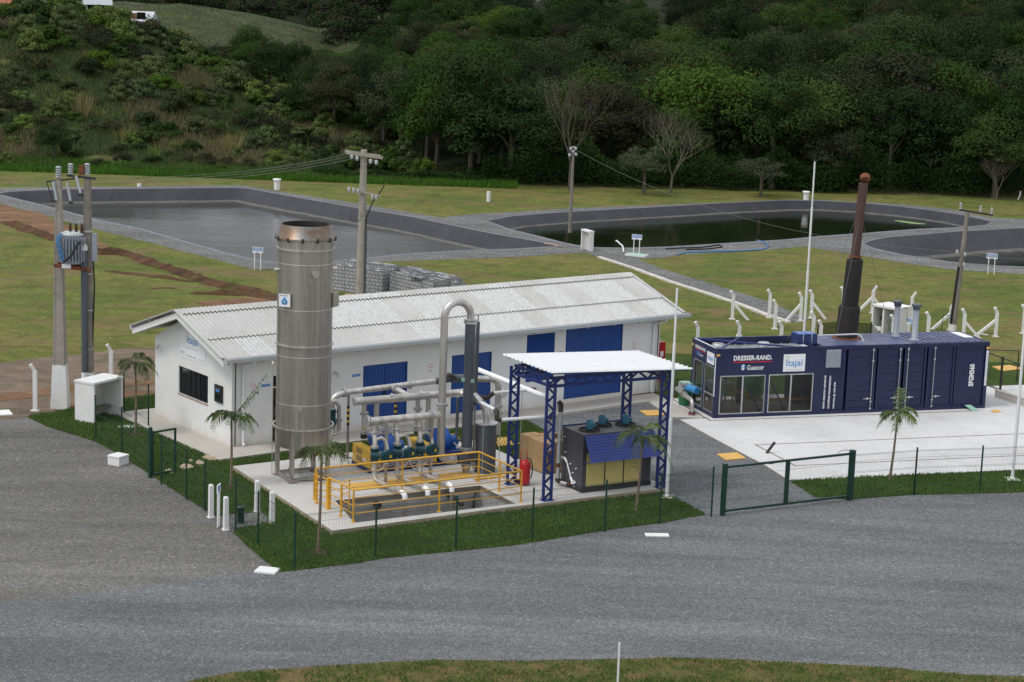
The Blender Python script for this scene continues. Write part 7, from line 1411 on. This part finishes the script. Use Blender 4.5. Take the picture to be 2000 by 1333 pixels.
# ---- block stacks
m, t, bb = base('block_stack', 0.9, spec=0.1); tc = nd(t, 'ShaderNodeTexCoord'); sx_ = nd(t, 'ShaderNodeSeparateXYZ'); lk(t, tc.outputs['Object'], sx_.inputs[0]); ad = nd(t, 'ShaderNodeMath', operation='ADD'); lk(t, sx_.outputs[0], ad.inputs[0]); lk(t, sx_.outputs[1], ad.inputs[1]); cb_ = nd(t, 'ShaderNodeCombineXYZ'); lk(t, ad.outputs[0], cb_.inputs[0]); lk(t, sx_.outputs[2], cb_.inputs[1])
bk2 = nd(t, 'ShaderNodeTexBrick'); lk(t, cb_.outputs[0], bk2.inputs[0]); bk2.inputs['Scale'].default_value = 1; bk2.inputs['Brick Width'].default_value = .25; bk2.inputs['Row Height'].default_value = .19; bk2.inputs['Mortar Size'].default_value = .022; bk2.inputs['Color1'].default_value = (.40, .405, .42, 1); bk2.inputs['Color2'].default_value = (.31, .315, .33, 1); bk2.inputs['Mortar'].default_value = (.13, .13, .135, 1); bk2.offset = 0.35
lk(t, mix(t, 1.0, bk2.outputs[0], ramp(t, tex(t, 6, 6, .8), [(.3, .8), (.7, 1.15)]), 'MULTIPLY'), bb.inputs['Base Color'])
def pile(tl, tr, h, d, label):
    A, B = G(*tl, h), G(*tr, h); A.z = B.z = 0; u = B - A; L3 = u.length; r = thing('block_pile', label, 'block pile', A, math.atan2(u.y, u.x), 'piles of grey concrete blocks'); rg = random.Random(int(tl[0])); mb = MB(); n = max(2, int(L3 / .8)); rows = int(h / .19)
    for i in range(n):
        x0, x1 = L3 * i / n, L3 * (i + 1) / n - .015; hh = rows * .19 - (.19 if rg.random() < .15 else 0); mb.box(x0, x1, rg.uniform(-.02, .02), d, 0, hh)
    tb = mb
    for i in range(int(L3 / .40)):
        for j in range(int(d / .2)):
            if rg.random() < .5: tb.box(i * .4 + .02, i * .4 + .38, j * .2 + .01, j * .2 + .19, rows * .19 + .002, rows * .19 + .03)
    tb.build('blocks', 'block_stack', r)
pile((648, 513), (748, 527), 1.48, .9, 'long pile of grey concrete blocks left behind the thick pole'); pile((668, 503), (770, 517), 1.50, .8, 'rear pile of grey concrete blocks, behind the long left pile'); pile((762, 528), (846, 548), 1.45, 1.0, 'long pile of grey concrete blocks right of the thick pole'); pile((780, 522), (872, 545), 1.35, 1.0, 'rear right pile of grey concrete blocks'); pile((868, 548), (890, 552), 1.2, .8, 'small end pile of grey concrete blocks at the right')
r = thing('plank_stack', 'stack of pale pinkish planks at the foot of the thick pole', 'plank stack', gpt(706, 588), R(-8))
for k in range(5): MB().box(-1.3 + k * .1, 1.3 - k * .06, -.5, .5, .02 + k * .05, .06 + k * .05).build('planks', 'plank_wood', r)
# ---- power poles
def pole_xy(px, py): return gpt(px, py)
def taper_pole(r, h, r0, r1, mat, white=0.0, section='round', lean=(0, 0)):
    if section == 'round': MB().tube([(0, 0, -.1), (lean[0] * .5, lean[1] * .5, h * .5), (lean[0], lean[1], h)], [r0, (r0 + r1) / 2, r1], 14).build('shaft', mat, r)
    else:
        def sec(z, s_): return [(-s_, -s_ * .8, z), (s_, -s_ * .8, z), (s_, s_ * .8, z), (-s_, s_ * .8, z)]
        mb = MB().add(sec(white, r0 * (1 - .4 * white / h)) + sec(h, r1), [(0, 1, 5, 4), (1, 2, 6, 5), (2, 3, 7, 6), (3, 0, 4, 7), (4, 5, 6, 7)]); mb.build('shaft', mat, r)
        rib = MB()
        for sx in (-1, 1): rib.add([(sx * r0 * .62 - .02, -r0 * .8 - .015, white), (sx * r0 * .62 + .05 * sx, -r0 * .8 - .015, white), (sx * r1 * .9, -r1 * .8 - .012, h), (sx * r1 * .5, -r1 * .8 - .012, h)], [(0, 1, 2, 3)])
        rib.build('web_edge', mat, r)
        if white: s1 = r0 * (1 - .4 * white / h) + .015; MB().add([(-r0 * 1.25, -r0 * 1.1, -.05), (r0 * 1.25, -r0 * 1.1, -.05), (r0 * 1.25, r0 * 1.1, -.05), (-r0 * 1.25, r0 * 1.1, -.05)] + sec(white, s1), [(0, 1, 5, 4), (1, 2, 6, 5), (2, 3, 7, 6), (3, 0, 4, 7), (4, 5, 6, 7)]).build('white_base', 'white_paint', r)
def insul(mb, x, y, z, h=.38, r_=.10, n=4):
    for k in range(n): mb.lathe([(r_ * .45, z + h * k / n), (r_, z + h * (k + .35) / n), (r_ * .45, z + h * (k + .9) / n)], (x, y), 10)
# left pair
PL, PR_ = gpt(118, 797), gpt(173, 803); hL, hR = Zat(PL, 352), Zat(PR_, 345)
r = thing('utility_pole', 'left weathered concrete pole of the transformer pair, white painted foot', 'utility pole', PL, group='transformer poles'); taper_pole(r, hL, .26, .11, 'pole_concrete', Zat(PL, 712), 'square')
im = MB(); insul(im, 0, 0, hL + .08, .45, .13, 5); im.tube([(0, 0, hL), (0, 0, hL + .1)], .03, 6); im.build('insulator', 'porcelain', r)
fc = MB(); 
for x in (-.18, .34): fc.cut().tube([(x, -.1, hL - .05), (x + .14, -.15, hL - .75)], [.06, .05], 8)
fc.build('fuse_cutout', 'porcelain', r); MB().beam((-.45, -.05, hL - .08), (.75, -.05, hL + .10), .06).tube([(-.42, -.1, hL - .1), (-.22, -.12, hL - .72)], .02, 5).box(-.25, -.1, -.2, -.08, hL - .82, hL - .74).box(.42, .56, -.2, -.08, hL - .86, hL - .78).build('bracket', 'dark_metal', r)
r = thing('utility_pole', 'right darker pole of the transformer pair carrying the wires', 'utility pole', PR_, group='transformer poles'); taper_pole(r, hR, .20, .12, 'pole_dark', Zat(PR_, 727), 'square')
im = MB(); insul(im, 0, 0, hR + .05, .45, .13, 5); im.cut(); insul(im, -.62, 0, hR + .05, .42, .12, 5); im.build('insulator', 'porcelain', r); fc = MB().tube([(-.40, -.1, hR + .02), (-.22, -.15, hR - .62)], [.06, .05], 8); fc.build('fuse_cutout', 'porcelain', r)
MB().beam((-.75, -.08, hR + .02), (.35, -.08, hR - .06), .08).tube([(-.62, 0, hR - .02), (-.62, 0, hR + .1)], .03, 6).box(-.3, -.14, -.2, -.08, hR - .72, hR - .64).build('crossarm', 'dark_metal', r); MB().box(-.30, -.10, -.12, .0, hR + .05, hR + .42).build('rusty_bracket', 'rust', r)
bd = MB()
for z in (2.4, 3.9, 5.3, 6.9): bd.box(-.19, .19, -.16, .16, z, z + .05)
bd.build('bands', 'galvanised', r); zj = Zat(PR_, 510); MB().box(.16, .34, -.10, .12, zj, zj + 1.05).build('junction_box', 'transformer_grey', r); MB().tube([(.22, -.05, zj), (.25, 0, zj - 1.0), (.15, 0, zj - 3.4), (.10, 0, 1.6)], .035, 6).build('cable', 'cable_black', r)
md = (PL + PR_) / 2; zt0 = Zat(md, 512); zt1 = Zat(md, 452); d_ = (PR_ - PL); an = math.atan2(d_.y, d_.x)
r = thing('transformer', 'pale blue-grey finned transformer hung between the two left poles', 'transformer', Vector((md.x + .02, md.y - .25, 0)), 0); w = .50
MB().lathe([(.40, zt0), (.42, zt0 + .06), (.42, zt1 - .1)], (0, 0), 20).build('tank', 'transformer_grey', r); fn_ = MB()
for k in range(14): a = -math.pi * .98 + k * math.pi * .9 / 13; fn_.beam((math.cos(a) * .40, math.sin(a) * .40, (zt0 + zt1) / 2 - .03), (math.cos(a) * .56, math.sin(a) * .56, (zt0 + zt1) / 2 - .03), .03, (zt1 - zt0) * .78)
fn_.build('cooling_fins', 'transformer_grey', r); MB().lathe([(.46, zt1 - .1), (.46, zt1 - .04), (.3, zt1 + .03), (0, zt1 + .05)], (0, 0), 20).build('lid', 'porcelain', r)
bs_ = MB()
for x in (-.05, .17, .38): bs_.lathe([(.05, zt1), (.065, zt1 + .06), (.045, zt1 + .12), (.06, zt1 + .18), (.04, zt1 + .24), (.055, zt1 + .30), (.02, zt1 + .36)], (x, -.1), 8)
bs_.build('bushing', 'brown_insulator', r); cb2 = MB()
for k in range(3): cb2.tube([(-.38 + k * .05, -.42, zt1), (-.48 + k * .05, -.55, zt1 - .25), (-.40 + k * .06, -.62, zt0 + .6), (-.25 + k * .05, -.62, zt0 + .15)], .022, 5)
cb2.build('supply_cables', 'hose_blue', r); MB().tube([(-.2, -.62, zt0 + .1), (.1, -.7, zt0 + .35), (.32, -.72, zt0 + .75), (.48, -.70, zt0 + .95)], .045, 7).build('thick_cable', 'cable_black', r)
MB().beam((-.62, -.28, zt0 - .08), (.75, -.28, zt0 - .20), .12).beam((-.62, .28, zt0 - .08), (.75, .28, zt0 - .20), .12).build('platform', 'rust', r); MB().box(-.32, .02, -.36, -.345, zt0 - .16, zt0 - .0).build('label_plate', 'sign_white', r)
tk = gpt(168, 803); r = thing('cable_duct', 'thick dark pipe rising in front of the right transformer pole', 'cable duct', tk + Vector((0, -.18, 0))); hc_ = Zat(tk, 488); MB().tube([(0, 0, 1.55), (0, 0, hc_)], .12, 12).build('pipe', 'column_grey', r); MB().tube([(0, 0, -.05), (0, 0, 1.55)], .125, 12).build('white_base', 'white_paint', r); MB().lathe([(.16, hc_), (.17, hc_ + .12), (.10, hc_ + .24), (0, hc_ + .26)], (-.02, 0), 12).build('cap', 'plaster_pale', r)
# thick pole behind the building
PB = gpt(703, 586); hB = Zat(PB, 293); r = thing('utility_pole', 'thick pale round concrete pole with two crossarms behind the white building', 'utility pole', PB, 0); taper_pole(r, hB, .25, .165, 'pole_concrete', lean=(.05, 0))
def xarm(z, L0, L1, nm, dy): MB().beam((-L0, dy, z + .10), (L1, dy - .5 * 0, z - .10), .10, .14).build(nm, 'pole_concrete', r)
zc = Zat(PB, 303); xarm(zc, .85, 1.05, 'crossarm', -.22); xarm(zc + .04, .95, .9, 'crossarm', .22); zc2 = Zat(PB, 375); MB().beam((-.45, -.24, zc2 + .10), (.98, -.24, zc2 - .16), .07, .09).build('crossarm', 'pole_concrete', r)
im = MB()
for x, z in ((-.55, zc - .22), (-.28, zc - .28), (.42, zc - .42), (.72, zc - .46)): im.cut().lathe([(.06, z), (.09, z + .06), (.09, z + .2), (.05, z + .24)], (x, -.24), 8)
for x, z in ((-.66, zc2 + .05), (-.42, zc2 + .02), (-.2, zc2 - .02), (.55, zc2 - .28), (.75, zc2 - .30)): im.cut().lathe([(.04, z - .08), (.07, z), (.07, z + .14), (.04, z + .2)], (x, -.28), 8)
im.build('insulator', 'porcelain', r); bd = MB()
for py in (322, 371, 395, 427, 476, 551): z = Zat(PB, py); q = .25 - .085 * z / hB; bd.lathe([(q + .008, z), (q + .008, z + .05)], (.05 * z / hB, 0), 14)
bd.build('bands', 'galvanised', r); z5, z6 = Zat(PB, 425), Zat(PB, 365); MB().tube([(.24, -.1, .1), (.24, -.1, z5 - .6)], .07, 8).build('cable_pipe', 'column_grey', r); MB().tube([(.24, -.1, z5 - .6), (.26, -.1, z5), (.55, -.1, (z5 + z6) / 2), (1.0, -.1, z6 - .15), (1.15, -.1, z6 + .15)], .035, 6).tube(arc((-.28, -.3, z5 + .1), (1, 0, 0), (0, 0, 1), .3, 0, 6.28, 14), .012, 4).build('cable', 'cable_black', r)
# small pole between the ponds
PS = gpt(1113, 452); hS = Zat(PS, 288); r = thing('utility_pole', 'slim dark pole behind the small shelter between the ponds', 'utility pole', PS); taper_pole(r, hS, .13, .085, 'pole_dark', lean=(.02, 0)); im = MB()
for x, z in ((-.16, hS - .12), (.16, hS - .10), (-.22, hS - .55), (.2, hS - .48), (.0, hS - .3)): im.cut().lathe([(.05, z - .1), (.10, z - .04), (.10, z + .06), (.05, z + .12)], (x, -.1), 8)
im.build('insulator', 'porcelain', r); MB().box(-.14, .16, -.16, .14, hS - .02, hS + .05).build('cap', 'pole_concrete', r)
# leaning pole right
PG = gpt(1860, 655); hG = Zat(PG, 414); r = thing('utility_pole', 'dark slightly leaning power pole behind the right end of the container', 'utility pole', PG); taper_pole(r, hG, .15, .10, 'pole_dark', lean=(.28, 0)); MB().lathe([(.19, -.05), (.17, .55)], (0, 0), 10).build('white_base', 'white_paint', r)
MB().beam((-.12, 0, hG + .10), (1.55, 0, hG - .12), .09).build('crossarm', 'dark_metal', r); im = MB()
for x, z in ((-.08, hG + .12), (.92, hG + .0), (1.48, hG - .08)): im.cut(); insul(im, x, 0, z, .34, .08, 4)
for x, z in ((-.1, hG * .68), (.3, hG * .66), (.28, hG * .58)): im.cut().lathe([(.05, z - .1), (.08, z), (.05, z + .1)], (x, -.1), 8)
im.build('insulator', 'porcelain', r); MB().tube([(-.16, -.08, .6), (.0, -.1, hG * .5), (.02, -.1, hG * .56)], .06, 7).build('cable', 'cable_black', r)
# ---- wires
def wire(a, b2, sag, label, r_=.012, group=None, name='wire'):
    a, b2 = Vector(a), Vector(b2); pts = [a.lerp(b2, i / 14) - Vector((0, 0, sag * 4 * (i / 14) * (1 - i / 14))) for i in range(15)]; c_ = pts[0]; o = MB().tube([q - c_ for q in pts], r_, 4).build(name, 'wire_grey', None, c_); tag(o, label, 'wire', group)
for k, (x, z) in enumerate(((-.80, .03), (-.6, -.05), (-.38, -.16))): wire(PR_ + Vector((.1 + k * .06, -.05, hR - .03 - k * .1)), PB + Vector((x, -.22, zc + z)), .35, ('top', 'middle', 'lowest')[k] + ' of the three wires from the transformer poles to the thick pole')
for k in range(2): wire(PL + Vector((-.2, -.05, hL - .1 - k * .15)), PL + Vector((-12, 10, hL - .2 - k * .2)), .2, ('upper', 'lower')[k] + ' wire leaving the left transformer pole towards the left edge')
for k in range(3): wire(PL + Vector((0, -.2, 5.6 - k * .55)), PL + Vector((-14, 1, 5.3 - k * .5)), .15, ('highest', 'middle', 'lowest')[k] + ' thin low wire running left from the transformer pair', .008)
wire(PS + Vector((.15, -.1, hS - .15)), PG + Vector((.25, -.1, hG * .68)), 1.4, 'long sagging wire from the slim pole across the middle pond', .010)
for k in range(2): wire(PG + Vector((.3, -.1, hG * (.66 - .07 * k))), PG + Vector((14, 4, hG * (.62 - .08 * k))), .3, ('upper', 'lower')[k] + ' wire leaving the leaning pole to the right')
